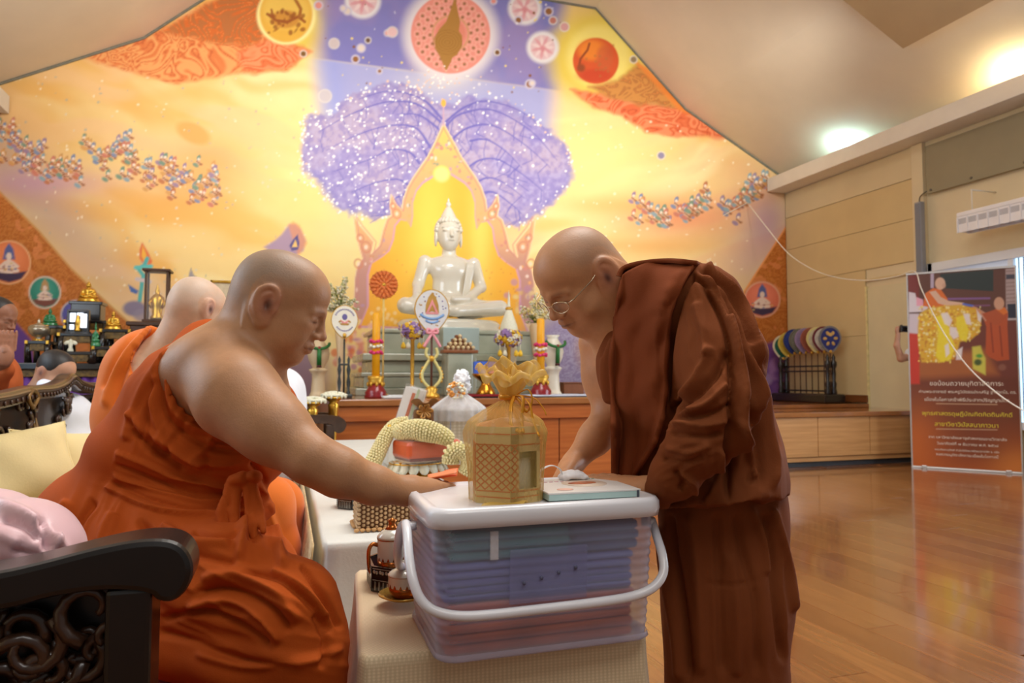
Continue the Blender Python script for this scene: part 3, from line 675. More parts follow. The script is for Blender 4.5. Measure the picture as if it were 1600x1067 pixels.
    br = (112, 104, 186)
    for pts in ([(690, 185), (660, 155), (610, 142), (560, 155)], [(688, 190), (650, 162), (600, 160), (545, 180), (500, 205)], [(684, 200), (655, 180), (620, 178)], [(672, 230), (650, 200), (610, 196), (560, 210), (510, 235)], [(655, 255), (640, 238), (610, 234), (575, 250), (520, 268)], [(640, 290), (620, 280), (585, 286), (550, 300)], [(668, 245), (658, 226)], [(640, 300), (610, 312), (590, 316)],
                [(697, 190), (725, 168), (760, 158), (810, 172), (850, 200)], [(698, 196), (720, 178), (770, 172), (830, 205), (870, 250)], [(704, 220), (730, 200), (770, 196), (820, 226), (860, 262)], [(712, 243), (722, 232)], [(728, 265), (750, 250), (780, 250), (820, 275), (850, 300)], [(735, 220), (760, 218), (790, 236), (815, 262)], [(738, 290), (760, 278), (785, 284), (820, 310)], [(745, 305), (770, 300), (800, 320), (815, 334)]):
        C.line(smoothpath(pts, 5), 1.9, br, 1, .95, True)
        q = np.asarray(smoothpath(pts, 5))
        for k in range(7): s0 = q[r.integers(len(q)-1)]; C.line([s0, s0+np.array([r.normal()*7-6*np.sign(s0[0]*-1+690)*-1, 10+r.random()*12]), s0+np.array([r.normal()*12, 20+r.random()*16])], .8, br, .8, .7)
    for k in range(430):
        x, y = r.uniform(468, 665 if k % 4 else 880), r.uniform(135, 342)
        if 655 < x < 740 and y > 190 and abs(x-693) < (y-190)*.45: continue
        if sdpoly(np.array([x]), np.array([y]), P_)[0] > 8: continue
        s = .9+r.random()**2*1.3; C.ell(x, y, s, s, (255, 252, 248), .8)
    q = smoothpath(tree, 4, True)
    for k in range(170):
        p = q[r.integers(len(q))]
        if p[1] > 300 and 600 < p[0] < 700: continue
        s = .8+r.random()*1.3; C.ell(p[0]+r.normal()*5, p[1]+r.normal()*5, s, s, (255, 252, 246) if k % 4 else (236, 200, 180), .8)
    for k in range(60): C.ell(690+r.normal()*28, 130+r.normal()*12, 1.2, 1.2, [(255, 250, 240), (240, 200, 170)][k % 2], .8)
    # golden arch: spire, shoulders, flame finials, glowing inside
    def mir(p): return [(2*693-x+(y-193)*.02, y+ (2*693-x-693)*.0) for x, y in p]
    outL = [(693, 193), (680, 222), (668, 245), (656, 262), (645, 278), (637, 292), (630, 312), (628, 328), (618, 318), (611, 304), (609, 322), (612, 336), (604, 342), (598, 360), (592, 384), (580, 396), (584, 378), (574, 366), (562, 352), (552, 336), (556, 366), (562, 390), (566, 404), (558, 416), (554, 436), (553, 470), (548, 500)]
    out = outL+[(2*694.5-x, y+6*sst(300, 420, np.array(float(y)))) for x, y in outL[1:]][::-1]
    C.poly(out, (236, 180, 124), 1.2); C.poly(out, (226, 176, 150), 3, .0)
    i = C.sel(545, 190, 850, 520); uu, vv = u[i], v[i]; md = sst(2, -2, sdpoly(uu, vv, np.asarray(out, float)))
    C.mix(i, (190, 140, 138), md*sst(350, 430, vv)*.85); C.mix(i, (250, 206, 110), md*sst(290, 200, vv)*.9)
    for k in range(520):
        x, y = r.uniform(550, 838), r.uniform(215, 500)
        if sdpoly(np.array([x]), np.array([y]), np.asarray(out, float))[0] < -2: C.ell(x, y, 1.2+r.random()*2.2, 1.2+r.random()*2.2, [(250, 226, 214), (216, 140, 130), (150, 160, 130), (240, 178, 110), (190, 150, 180)][k % 5], 1, .85)
    C.line(out+[out[0]], .9, (246, 214, 170), 1, .9); cc_ = np.array([694., 380.]); C.line([tuple(cc_+(np.array(p)-cc_)*.965) for p in out]+[tuple(cc_+(np.array(out[0])-cc_)*.965)], .8, (206, 140, 130), 1, .8)
    for sx in (-1, 1):
        for (x, y, q) in ((572, 386, 7), (563, 372, 5), (620, 334, 6), (614, 322, 4), (560, 412, 6)): X_ = x if sx < 0 else 2*694.5-x; C.ell(X_, y, q, q*1.2, (214, 140, 110), 1.2, .9, 20*sx, 1); C.ell(X_, y, q*.4, q*.5, (250, 222, 200), 1, .9)
    inL = [(692, 262), (676, 274), (660, 284), (650, 296), (644, 314), (644, 336), (641, 354), (634, 344), (624, 342), (616, 352), (613, 374), (606, 392), (594, 402), (578, 412), (573, 430), (573, 480), (560, 512)]
    inn = inL+[(2*693.5-x, y+9*sst(300, 420, np.array(float(y)))) for x, y in inL[1:]][::-1]
    C.poly(inn, (214, 160, 186), 1.2); cp = np.array([694., 400.]); inn2 = [tuple(cp+(np.array(p)-cp)*.972) for p in inn]
    C.poly(inn2, (246, 184, 62), 1.2)
    i = C.sel(550, 255, 840, 530); uu, vv = u[i], v[i]; mi = sst(1.5, -1.5, sdpoly(uu, vv, np.asarray(inn2)))
    C.mix(i, (255, 222, 96), mi*np.exp(-((uu-672)/34)**2-((vv-400)/150)**2)*.9); C.mix(i, (255, 226, 110), mi*np.exp(-((uu-750)/18)**2-((vv-380)/110)**2)*.7)
    C.mix(i, (240, 164, 60), mi*sst(80, 130, np.abs(uu-693))*.6)
    C.ell(690, 272, 14, 14, (250, 214, 110), 2); C.ell(690, 272, 11, 11, (252, 228, 140), 2)
    C.line([(693, 160), (693, 196)], 1.2, (206, 170, 190)); C.ell(693, 161, 4, 6, (246, 188, 84), 1)
    for k in range(80):
        x, y = r.uniform(576, 812), r.uniform(400, 510)
        if abs(x-693) > 55: C.ell(x, y, 1.2, 1.2, (214, 140, 70), 1, .7)
    for k in range(16): x, y = r.uniform(575, 640), r.uniform(480, 520); C.ell(x, y, 3, 3, (250, 214, 150), 1, .8)
    # flocks of small painted deities
    def flock(pts, n, sp_y, seed):
        rr = np.random.default_rng(seed); q = np.asarray(smoothpath(pts, 8))
        for k in range(n):
            p = q[rr.integers(len(q))]+np.array([rr.normal()*5, rr.normal()*sp_y]); s = 1.+.35*rr.random()
            cc = [(126, 140, 172), (196, 120, 80), (120, 150, 130), (156, 130, 160), (216, 160, 96), (206, 126, 106), (140, 166, 176)][rr.integers(7)]
            C.ell(p[0]+2, p[1]-9, 1.3*s, 2.6*s, (170, 116, 60), .8); C.ell(p[0], p[1]-7, 2.6*s, 4.2*s, cc, .9, 1, 20)
            C.ell(p[0], p[1]-5, 1.7*s, 1.9*s, (246, 224, 204), .7); C.ell(p[0]-1, p[1], 3*s, 3*s, (224, 176, 140), .9)
            C.ell(p[0]-4*s, p[1]+4, 4.4*s, 2.6*s, cc, 1, .95, 30); C.ell(p[0]+3*s, p[1]+3, 2.4*s, 1.6*s, (190, 130, 90), 1); C.line([(p[0]-3, p[1]-2), (p[0]+4, p[1]+3)], .7, (130, 80, 60), .6)
    flock([(-40, 186), (10, 215), (60, 246), (125, 270)], 62, 13, 1); flock([(-10, 250), (50, 262), (90, 272)], 22, 6, 9); flock([(132, 226), (155, 245), (185, 228), (165, 262)], 24, 7, 2); flock([(196, 246), (245, 262), (290, 280), (338, 296)], 66, 15, 3)
    flock([(995, 318), (1012, 335), (1045, 338), (1080, 325), (1112, 318)], 44, 9, 4); flock([(1130, 328), (1158, 314), (1180, 300), (1196, 288)], 34, 11, 5)
    # ornamented brown corners with roundels
    def corner(pts, seed):
        P_ = np.asarray(pts, float); i = C.sel(P_[:, 0].min()-4, P_[:, 1].min()-4, P_[:, 0].max()+4, P_[:, 1].max()+4); uu, vv = u[i], v[i]
        m = sst(1.5, -1.5, sdpoly(uu, vv, P_)); C.mix(i, (186, 106, 40), m)
        w = swirls(i, 0, 0, f=.055, seed=seed); C.mix(i, (208, 134, 66), m*sst(.6, .95, w)*.6); C.mix(i, (160, 86, 34), m*sst(.3, .08, w)*.45)
        C.mix(i, (226, 140, 84), m*sst(.62, .7, fbm(uu*.07, vv*.07, seed+3, 2))*.6)
    corner([(-160, 150), (0, 302), (60, 362), (110, 420), (160, 468), (206, 510), (212, 660), (-160, 660)], 91); corner([(1240, 340), (1228, 356), (1180, 430), (1130, 508), (1140, 660), (1240, 660)], 92)
    C.line([(-60, 240), (0, 300), (60, 360), (110, 418), (160, 466), (206, 508)], 1.2, (206, 150, 80), 1)
    C.line([(1228, 355), (1180, 429), (1130, 507)], 1.2, (240, 160, 90), 1)
    C.poly([(-160, 480), (-40, 520), (20, 498), (48, 530), (60, 600), (40, 660), (-160, 660)], (112, 74, 156), 3)
    C.poly([(1130, 560), (1180, 545), (1240, 520), (1240, 660), (1120, 660)], (120, 76, 150), 4)
    for k in range(26): x, y = r.uniform(1150, 1232), r.uniform(548, 625); C.ell(x, y, 6+r.random()*9, 6+r.random()*9, [(176, 130, 190), (142, 96, 168), (190, 160, 200), (104, 60, 140)][k % 4], 3, .7)
    def roundel(cx, cy, rr, bg, seed, hal=(236, 180, 130), dark=(70, 56, 84)):
        g = np.random.default_rng(seed)
        C.ell(cx, cy, rr+2.5, rr+2.5, hal, 1.5); C.ell(cx, cy, rr, rr, bg, 1.2); C.ell(cx, cy-rr*.2, rr*.7, rr*.7, tuple(min(255, c+22) for c in bg), rr*.3, .6)
        C.poly([(cx-rr*.85, cy+rr*.5), (cx-rr*.3, cy+rr*.42), (cx+rr*.3, cy+rr*.52), (cx+rr*.88, cy+rr*.42), (cx+rr*.6, cy+rr*.8), (cx, cy+rr*.97), (cx-rr*.6, cy+rr*.8)], dark, 1.5)
        sk = (238, 214, 200)
        C.poly([(cx-rr*.45, cy+rr*.5), (cx-rr*.3, cy+rr*.1), (cx, cy-rr*.05), (cx+rr*.3, cy+rr*.1), (cx+rr*.5, cy+rr*.5)], (196, 140, 120), 1.5); C.poly([(cx-rr*.3, cy-rr*.15), (cx-rr*.2, cy-rr*.65), (cx, cy-rr*.95), (cx+rr*.22, cy-rr*.65), (cx+rr*.3, cy-rr*.15)], (92, 104, 160) if bg[0] > 120 else (190, 150, 100), 1.5)
        C.ell(cx, cy-rr*.3, rr*.14, rr*.18, sk, 1); C.ell(cx, cy+rr*.08, rr*.2, rr*.24, sk, 1.2)
        for sx in (-1, 1): C.line([(cx+sx*rr*.18, cy), (cx+sx*rr*.42, cy+rr*.2), (cx+sx*rr*.1, cy+rr*.25)], rr*.07, sk, 1); C.line([(cx+sx*rr*.4, cy+rr*.4), (cx-sx*rr*.1, cy+rr*.45)], rr*.09, sk, 1)
        for k in range(9): C.ell(cx+g.normal()*rr*.35, cy+rr*.25+g.normal()*rr*.16, rr*.07, rr*.05, [(150, 70, 60), (226, 190, 120), (96, 96, 150)][k % 3], 1, .8)
    roundel(14, 410, 32, (224, 126, 76), 1); roundel(70, 457, 23, (54, 140, 122), 2, (226, 206, 190), (130, 80, 70)); roundel(118, 492, 21, (90, 90, 168), 3, (200, 190, 196)); roundel(1191, 468, 26, (222, 120, 92), 4, (226, 170, 140)); roundel(1160, 499, 16, (146, 120, 168), 5, (206, 170, 150)); roundel(-70, 480, 26, (90, 110, 170), 6)
    # painted flame spirits and flowers lower down
    C.poly([(222, 378), (232, 395), (238, 408), (234, 420), (226, 414), (218, 404), (218, 390)], (226, 116, 70), 1.5); C.poly([(223, 384), (229, 398), (226, 410), (221, 400)], (244, 180, 70), 1.5)
    C.line([(230, 404), (226, 414), (216, 420), (224, 430), (222, 442), (218, 470)], 3.2, (88, 176, 172), 1.2); C.line([(212, 418), (236, 416)], 3, (100, 190, 184), 1.2); C.line([(214, 436), (234, 440)], 3, (206, 190, 190), 1.2); C.poly([(200, 444), (216, 454), (214, 460), (204, 456)], (80, 110, 170), 1.2)
    C.ell(210, 482, 18, 12, (140, 128, 150), 3); C.ell(222, 492, 14, 10, (150, 140, 160), 3, .8); C.poly([(298, 418), (303, 430), (310, 434), (294, 434)], (160, 150, 150), 1)
    C.poly([(412, 386), (430, 375), (440, 366), (452, 350), (462, 350), (470, 358), (478, 376), (474, 392), (460, 400), (430, 398)], (176, 148, 170), 3); C.poly([(450, 352), (458, 346), (468, 352), (480, 380), (466, 400)], (232, 150, 80), 3, .6); C.poly([(452, 384), (458, 374), (465, 366), (468, 380), (466, 390), (456, 392)], (92, 84, 140), 1); C.poly([(456, 386), (462, 374), (465, 386)], (246, 200, 120), 1)
    C.ell(450, 590, 60, 70, (140, 112, 160), 24, .8); C.ell(880, 560, 60, 80, (140, 130, 184), 26, .9)
    i = C.sel(815, 500, 960, 640); w = swirls(i, 0, 0, f=.05, seed=95); C.mix(i, (196, 190, 216), sst(.6, .9, w)*.6*sst(70, 40, np.hypot(u[i]-885, v[i]-565))); C.ell(935, 545, 30, 40, (220, 170, 110), 16, .8)
    for k in range(60): C.ell(565+r.normal()*26, 545+r.normal()*20, 2+r.random()*5, 2+r.random()*5, [(226, 140, 120), (230, 120, 70), (240, 190, 170), (190, 130, 160)][k % 4], 2, .8)
    for k in range(40): C.ell(835+r.normal()*22, 470+r.normal()*14, 2+r.random()*4, 2+r.random()*4, [(226, 190, 110), (190, 140, 170), (236, 214, 150)][k % 3], 2, .7)
    # faces inside the roof outline only
    idx = np.arange(nx*nz).reshape(nz, nx); F = np.stack([idx[:-1, :-1], idx[:-1, 1:], idx[1:, 1:], idx[1:, :-1]], -1).reshape(-1, 4)
    cx = P[F[:, 0], 0]+sp_/2; cz = P[F[:, 0], 2]; roof = np.interp(cx, [p[0] for p in PROF], [p[1] for p in PROF]); F = F[cz < roof-.02]
    m = pmat('mural_paint', (220, 180, 120), .62, 0, .03, 6, attr='paint', spec=.3)
    o = link('mural', npmesh('mural', P, F, m, colors=C.c))
    tag(o, 'huge orange, yellow and violet painting covering the gabled end wall behind the altar', 'mural')
paint_mural()
# ------------------------------------------------------------------ materials shared by the altar things
M_gold = pmat('gold', (214, 158, 52), .28, .9, .15, 30, col2=(236, 190, 84))
M_goldp = pmat('gold_paint', (222, 172, 66), .35, .6, .12, 40, bump=.3, bscale=90)
M_marble = pmat('white_marble', (236, 230, 214), .16, 0, .03, 4, coat=.6, spec=.6)
M_ped = pmat('grey_green_marble', (158, 164, 144), .25, 0, .1, 5, coat=.4, col2=(182, 186, 166))
M_green = pmat('green_cord', (34, 110, 46), .5, 0, .15, 60)
M_red = pmat('red_lacquer', (140, 22, 30), .3, 0, .12, 20, coat=.4)
M_wax = pmat('yellow_wax', (250, 178, 24), .4, 0, .05, 9, sss=.1)
M_black = pmat('black_lacquer', (24, 18, 16), .25, 0, .2, 20, coat=.5)
M_iron = pmat('dark_metal', (70, 72, 70), .4, .6, .2, 30)
M_petalw = pmat('jasmine_white', (240, 238, 214), .6, 0, .08, 90)
M_petaly = pmat('petal_yellow', (246, 200, 50), .6, 0, .12, 60)
M_petalp = pmat('petal_purple', (160, 130, 190), .6, 0, .2, 60)
M_petalk = pmat('petal_pink', (226, 60, 120), .6, 0, .15, 60)
M_leaf = pmat('leaf_green', (120, 140, 60), .5, 0, .25, 30)
M_ribp = pmat('pink_ribbon', (240, 160, 170), .4, 0, .08, 20)
M_stone = pmat('cream_ceramic', (226, 200, 160), .4, 0, .06, 8)
def basept(px, Y, z):
    y0, y1 = -4000., 6000.
    for _ in range(40):
        m = (y0+y1)/2
        if onY(px, m, Y)[2] > z: y0 = m
        else: y1 = m
    p = onY(px, m, Y); return p, float(project(p)[2])/FPX       # point, metres per pixel there
# ------------------------------------------------------------------ grey-green tiered pedestal
p, s = basept(700, 7.9, AZ)
t = thing('tiered_pedestal', 'tiered grey-green marble pedestal carrying the white seated statue', 'pedestal', p)
z = 0.
for k, (hw, h, nm) in enumerate(((150, 10, 'base_slab'), (138, 16, 'lower_tier'), (142, 6, 'moulding'), (126, 17, 'middle_tier'), (140, 10, 'ledge_slab'), (118, 30, 'upper_tier'), (124, 6, 'moulding'))):
    MB().box((0, 0, z+h*s/2*1.0), (2*hw*s, 2*hw*s*.58, h*s), bev=.012).obj(nm, M_ped, t); z += h*s
PZ = AZ+z
# ------------------------------------------------------------------ the white seated statue
def buddha():
    Yc = 7.95; bp, s = basept(702, Yc, PZ); d = s*FPX
    t = thing('seated_statue', 'large glossy white statue of a meditating figure seated cross-legged in the golden arch', 'statue', bp)
    def toloc(V): return V-np.array([bp[0], bp[1], PZ])
    # local frame: statue faces -Y; px offsets from x=702, heights measured up from y(PZ)
    yb = float(project(np.array([bp[0], bp[1], PZ]))[1]); c0 = np.array([bp[0], bp[1], PZ])
    def L(x, y, f=0.): return c0+np.array([(x-702)*s, -f, (yb-y)*s])
    S = Solid(.03)
    S.ell(L(702, 478, .0), (.46, .30, .13)); S.ell(L(702, 448), (.20, .16, .30), k=.06); S.ell(L(702, 416), (.285, .15, .13), k=.08); S.ell(L(702, 424, .06), (.21, .12, .12), k=.08)
    S.cone(L(701, 405), L(701, 388), .085, .08)
    for sx in (-1, 1):
        S.cone(L(702+sx*39, 410), L(702+sx*50, 447, .02), .078, .064); S.cone(L(702+sx*20, 485, .12), L(702+sx*74, 482, .22), .12, .085)
        S.cone(L(702+sx*74, 482, .22), L(702, 490, .36), .085, .06)
    S.cone(L(652, 447, .02), L(644, 470, .24), .064, .045); S.cone(L(646, 470, .24), L(643, 490, .32), .045, .03)
    S.cone(L(752, 447, .02), L(722, 470, .26), .062, .045); S.cone(L(722, 470, .26), L(698, 472, .33), .045, .035)
    V, F = S.mesh(.014); link('body', npmesh('body', toloc(V), F, M_marble), t)
    H = Solid(.02)                                           # head with face
    hc = L(700, 366, .02); H.ell(hc, (.135, .145, .19)); H.ell(L(700, 376, .06), (.105, .10, .13)); H.ell(L(700, 384, .09), (.05, .05, .04))
    H.cone(L(700, 362, .155), L(700, 371, .19), .014, .024, .02); H.ell(L(700, 377, .16), (.035, .02, .012), None, .01)
    for sx in (-1, 1):
        H.ell(L(700+sx*8.5, 362, .145), (.042, .02, .014), None, .012); H.cone(L(700+sx*4, 356.5, .155), L(700+sx*14, 357, .125), .012, .01, .01)
        H.ell(L(700+sx*20, 372, -.01), (.02, .04, .10), None, .01)
    V, F = H.mesh(.008); link('head', npmesh('head', toloc(V), F, M_marble), t)
    hm = MB()                                                # curls: rows of beads over the cranium, topknot and finial
    bl = Vector(tuple(float(q) for q in toloc(L(700, 362, -.005))))
    for j in range(8):
        ph = .12+j*.19; rr = math.cos(ph); n = max(4, int(24*rr))
        for i in range(n):
            a = 2*PI*i/n+j*.13; x, y, zz = rr*math.cos(a), rr*math.sin(a), math.sin(ph)
            if y < -.30 and zz < .55+.3*abs(x)*0: continue
            hm.ell((bl.x+x*.142, bl.y+y*.155, bl.z+zz*.18), .027, 8, 6)
    hm.lathe([(.10, .12), (.085, .19), (.055, .25), (.035, .285), (.02, .30)], bl, 16)
    hm.obj('hair_curls', M_marble, t)
    MB().ell(bl+Vector((0, 0, .325)), (.03, .03, .035)).lathe([(.02, .345), (.01, .38), (0, .41)], bl, 10).obj('finial', M_marble, t)
    rb = MB(); rb.grid(lambda a, b: Vector(tuple(toloc(L(724+14*a*(1-.3*b)-8*b, 412+62*b, .165-.02*b+.02*math.sin(PI*b))))), 5, 10); rb.obj('robe_sash', M_marble, t, thick=.012)
    MB().lathe([(.60, 0), (.62, .03), (.58, .06), (.60, .10), (.56, .14)], (0, 0, -.0), 40, Matrix.Diagonal((1, .62, 1, 1))).obj('seat_slab', M_marble, t)
buddha()
# ------------------------------------------------------------------ helpers for the things standing on the counter
def stand_at(px, Y, name, label, cat, group=None, z=AZ):
    p, s = basept(px, Y, z); return thing(name, label, cat, p, 0, group), s
def flowers(t, name, n, c, r, cols, seed, size=.03, lobes=5):
    """clumps of small blossoms: each blossom a ring of petals"""
    g = np.random.default_rng(seed); ms = [MB() for _ in cols]
    for k in range(n):
        v = g.normal(size=3); v /= np.linalg.norm(v); v = v*np.array(r)*(.75+.25*g.random()); o = Vector(c)+Vector(tuple(v)); mb = ms[g.integers(len(cols))]
        nn = Vector(tuple(v)).normalized(); q = nn.to_track_quat('Z', 'Y').to_matrix()
        for i in range(lobes):
            a = 2*PI*i/lobes+g.random(); dv = q @ Vector((math.cos(a), math.sin(a), .35)); mb.ell(o+dv*size*.6, (size*.55, size*.4, size*.2), 6, 4, tuple(q.to_euler()))
    for mb, cc, nm in zip(ms, cols, ('blossoms', 'blossoms', 'blossoms', 'blossoms')):
        if mb.v: o = mb.obj(nm, cc, t); o['kind'] = 'stuff'
def candle(px, topy, label, seed):
    t, s = stand_at(px, 6.45, 'altar_candle', label, 'candle', 'tall yellow altar candles')
    MB().lathe([(0, 0), (17*s, 0), (18*s, 2*s), (16*s, 5*s), (17*s, 8*s), (14*s, 13*s), (11*s, 19*s), (9*s, 22*s)], n=20).obj('candlestick_foot', M_red, t)
    MB().lathe([(9*s, 21*s), (13*s, 23*s), (11*s, 26*s), (13*s, 30*s), (12*s, 34*s), (7*s, 34*s)], n=20).obj('gilt_collar', M_goldp, t)
    for k in range(8): a = 2*PI*k/8; MB().ell((12*s*math.cos(a), 12*s*math.sin(a), 21*s), (2.5*s, 2.5*s, 4*s), 6, 4).obj('gilt_leaf', M_goldp, t)
    h = (project(np.array(t.location))[1]-topy)*s
    MB().lathe([(6.2*s, 30*s), (6.2*s, h-3*s), (4.5*s, h-.5*s), (1*s, h)], n=18).obj('wax', M_wax, t)
    for zz, cl in ((h*.66, M_petalk), (h*.60, M_petalw), (h*.53, M_petalk)):
        m = MB()
        for k in range(9): a = 2*PI*k/9; m.ell((8.5*s*math.cos(a), 8.5*s*math.sin(a), zz+(k % 3-1)*s), (3.2*s, 3.2*s, 2.6*s), 7, 5)
        m.obj('flower_garland', cl, t)
candle(587, 488, 'tall yellow candle on the red and gold stick at left of the altar counter', 1)
candle(845, 497, 'tall yellow candle on the red and gold stick at right, near the standing monk', 2)
# ceremonial fans
def fan_outline(cx, cz, w, h, n=36, point=.12):
    out = []
    for i in range(n):
        a = 2*PI*i/n; x = math.sin(a); y = math.cos(a); q = 1-.22*max(0, -y)**1.5
        out.append((cx+w*x*q, cz+h*y*(1 if y > 0 else 1+point*abs(y)**3)))
    return out
def disc_fan(t, s, cz, w, h, face, rim, deco=None, tilt=0):
    MB().prism(fan_outline(0, cz, w, h), 'y', -.008, .008).obj('fan_rim', rim, t)
    MB().prism(fan_outline(0, cz, w*.94, h*.945), 'y', -.012, -.006).obj('fan_face', face, t)
    if deco: deco(t, s, cz, w, h)
M_silk = pmat('white_silk', (240, 234, 216), .5, 0, .04, 14)
M_ink = pmat('print_violet', (110, 100, 160), .6); M_inkg = pmat('print_gold', (186, 140, 60), .5); M_inkp = pmat('print_pink', (230, 150, 150), .5); M_inkb = pmat('print_blue', (130, 170, 220), .5)
def text_mesh(name, body, size, mat_, parent, loc, rot=(PI/2, 0, 0), align='CENTER', ext=.0006, scx=1., bend=None):
    c = bpy.data.curves.new('lettering', 'FONT'); c.body = body; c.size = size; c.align_x = align; c.extrude = ext; c.resolution_u = 2
    o = bpy.data.objects.new('lettering', c); COL.objects.link(o); dg = bpy.context.evaluated_depsgraph_get(); dg.update()
    me = bpy.data.meshes.new_from_object(o.evaluated_get(dg)); bpy.data.objects.remove(o); bpy.data.curves.remove(c)
    if bend:
        for v in me.vertices: a = v.co.x/bend; r = abs(bend)+ (v.co.y if bend > 0 else -v.co.y); v.co.x, v.co.y = r*math.sin(abs(a))*(1 if v.co.x > 0 else -1), (r*math.cos(a)-abs(bend))*(1 if bend > 0 else -1)
    me.materials.clear(); me.materials.append(mat_)
    q = link(name, me, parent, loc, rot); q.scale = (scx, 1, 1); return q
t, s = stand_at(537, 6.5, 'ceremonial_fan', 'white shield-shaped fan with a small emblem on a dark metal stand, left of the candle', 'fan', 'ceremonial fans on the altar')
yb = project(np.array(t.location))[1]
for x in (-7, 7):
    MB().lathe([(3*s, 0), (3*s, 8*s), (1.6*s, 12*s), (3.2*s, 24*s), (1.6*s, 34*s), (3.2*s, 44*s), (1.6*s, 52*s), (2.2*s, 60*s), (0, 66*s)], (x*s, 0, 0), 10).obj('turned_upright', M_iron, t)
MB().box((0, 0, 3*s), (26*s, 16*s, 6*s), bev=.01).obj('foot', M_iron, t); MB().box((0, 0, 52*s), (16*s, 4*s, 3*s), bev=.004).obj('cross_bar', M_iron, t)
MB().cyl((0, 0, 6*s), (0, 0, 92*s), 1.5*s, n=8).obj('handle_pole', M_iron, t)
def deco1(t, s, cz, w, h):
    MB().prism([(-7*s, cz+2*s), (0, cz-2*s), (7*s, cz+2*s), (4*s, cz-4*s), (-4*s, cz-4*s)], 'y', -.015, -.011).obj('emblem', M_inkp, t)
    MB().ell((0, -.013, cz+6*s), (4*s, .003, 5*s)).obj('emblem', M_ink, t)
    MB().prism([(-8*s, cz-4*s), (8*s, cz-4*s), (5*s, cz-7*s), (-5*s, cz-7*s)], 'y', -.015, -.011).obj('emblem', M_inkg, t)
    m = MB()
    for k in range(13): a = -1.15+2.3*k/12; m.box((15*s*math.sin(a), -.013, cz+3*s+15*s*math.cos(a)), (1.7*s, .003, 2.2*s), (0, a, 0))
    for k in range(11): a = -.95+1.9*k/10; m.box((14*s*math.sin(a), -.013, cz-2*s-14*s*math.cos(a)), (1.7*s, .003, 2*s), (0, -a, 0))
    m.obj('printed_ring_of_marks', MATS['print_violet'], t)
    for sx in (-1, 1): MB().ell((sx*7*s, -.013, cz-1*s), (3*s, .003, 1.5*s), 8, 5, (0, sx*.5, 0)).obj('emblem', M_inkg, t)
disc_fan(t, s, (yb-501)*s, 21*s, 25*s, M_silk, M_goldp, deco1); MB().ell((0, -.012, (yb-524)*s), (3*s, .02, 4*s)).obj('gilt_clasp', M_goldp, t)
t, s = stand_at(674, 6.3, 'ceremonial_fan', 'silver-white fan with gold emblem and pink bow on an ornate gilt stand', 'fan', 'ceremonial fans on the altar')
yb = project(np.array(t.location))[1]
MB().lathe([(0, 0), (13*s, 0), (13*s, 4*s), (8*s, 8*s), (10*s, 13*s), (5*s, 18*s)], n=18).obj('gilt_foot', M_goldp, t)
for sx in (-1, 1):
    MB().tube(smoothpath([(sx*4*s, 0, 16*s), (sx*13*s, 0, 26*s), (sx*15*s, 0, 38*s), (sx*8*s, 0, 52*s), (sx*4*s, 0, 60*s), (sx*9*s, 0, 68*s), (sx*7*s, 0, 78*s)], 5), [2.6*s]*31, 7).obj('gilt_scroll', pmat('pale_gilt', (226, 214, 140), .4, .3, .1, 40), t)
    for k in range(5): MB().ell((sx*(15+2*math.sin(k))*s, 0, (26+5*k)*s), (3*s, 2*s, 3*s), 6, 5).obj('gilt_leaf', M_goldp, t)
MB().cyl((0, 0, 12*s), (0, 0, 118*s), 1.8*s, n=8).obj('handle_pole', pmat('brown_pole', (96, 54, 40), .4), t)
MB().ell((0, 0, 61*s), (5*s, 4*s, 5*s)).obj('gilt_collar', M_goldp, t)
def deco2(t, s, cz, w, h):
    MB().prism([(-11*s, cz-5*s), (-10*s, cz+8*s), (-6*s, cz+20*s), (0, cz+28*s), (6*s, cz+20*s), (10*s, cz+8*s), (11*s, cz-5*s), (0, cz-2*s)], 'y', -.015, -.011).obj('emblem', M_inkg, t)
    MB().prism([(-9*s, cz-3*s), (-4*s, cz+8*s), (0, cz+17*s), (4*s, cz+8*s), (9*s, cz-3*s), (6*s, cz-4*s), (0, cz+9*s), (-6*s, cz-4*s)], 'y', -.018, -.014).obj('emblem', M_inkp, t)
    MB().box((0, -.014, cz-5*s), (20*s, .004, 3.4*s)).obj('emblem', M_inkp, t)
    m = MB(); m.tube([(26*s*math.sin(a), -.013, cz+10*s-24*s*math.cos(a)) for a in np.linspace(-.8, .8, 11)], 2*s, 5).obj('printed_ribbon', M_inkb, t)
    m = MB(); m.tube([(12*s*math.sin(a), -.013, cz-12*s-8*s*math.cos(a)) for a in np.linspace(-1, 1, 9)], 1.6*s, 5).obj('printed_ribbon', M_inkb, t)
    g = np.random.default_rng(5)
    for k in range(26):
        a = g.random()*2*PI; r = .62+.28*g.random(); MB().ell((w*.9*r*math.sin(a), -.012, cz+h*.9*r*math.cos(a)), (1.2*s, .003, 1.2*s), 6, 4).obj('spangle', M_ink if k % 2 else M_inkg, t)
disc_fan(t, s, (yb-484)*s, 28*s, 33*s, pmat('silver_silk', (226, 224, 222), .35, .1, .05, 20), M_goldp, deco2)
for sx in (-1, 1):
    MB().tube(smoothpath([(0, -.02, (yb-518)*s), (sx*7*s, -.03, (yb-514)*s), (sx*8*s, -.03, (yb-520)*s), (sx*1*s, -.03, (yb-520)*s)], 5), 2.2*s, 6).obj('pink_bow', M_ribp, t)
    MB().tube(smoothpath([(0, -.02, (yb-520)*s), (sx*6*s, -.03, (yb-530)*s), (sx*13*s, -.02, (yb-542)*s)], 5), [2.2*s]*5+[2.6*s]*6, 6).obj('pink_bow', M_ribp, t)
t, s = stand_at(598, 6.9, 'flower_fan', 'round orange scalloped fan on a thin pale pole, left of the white statue', 'fan')
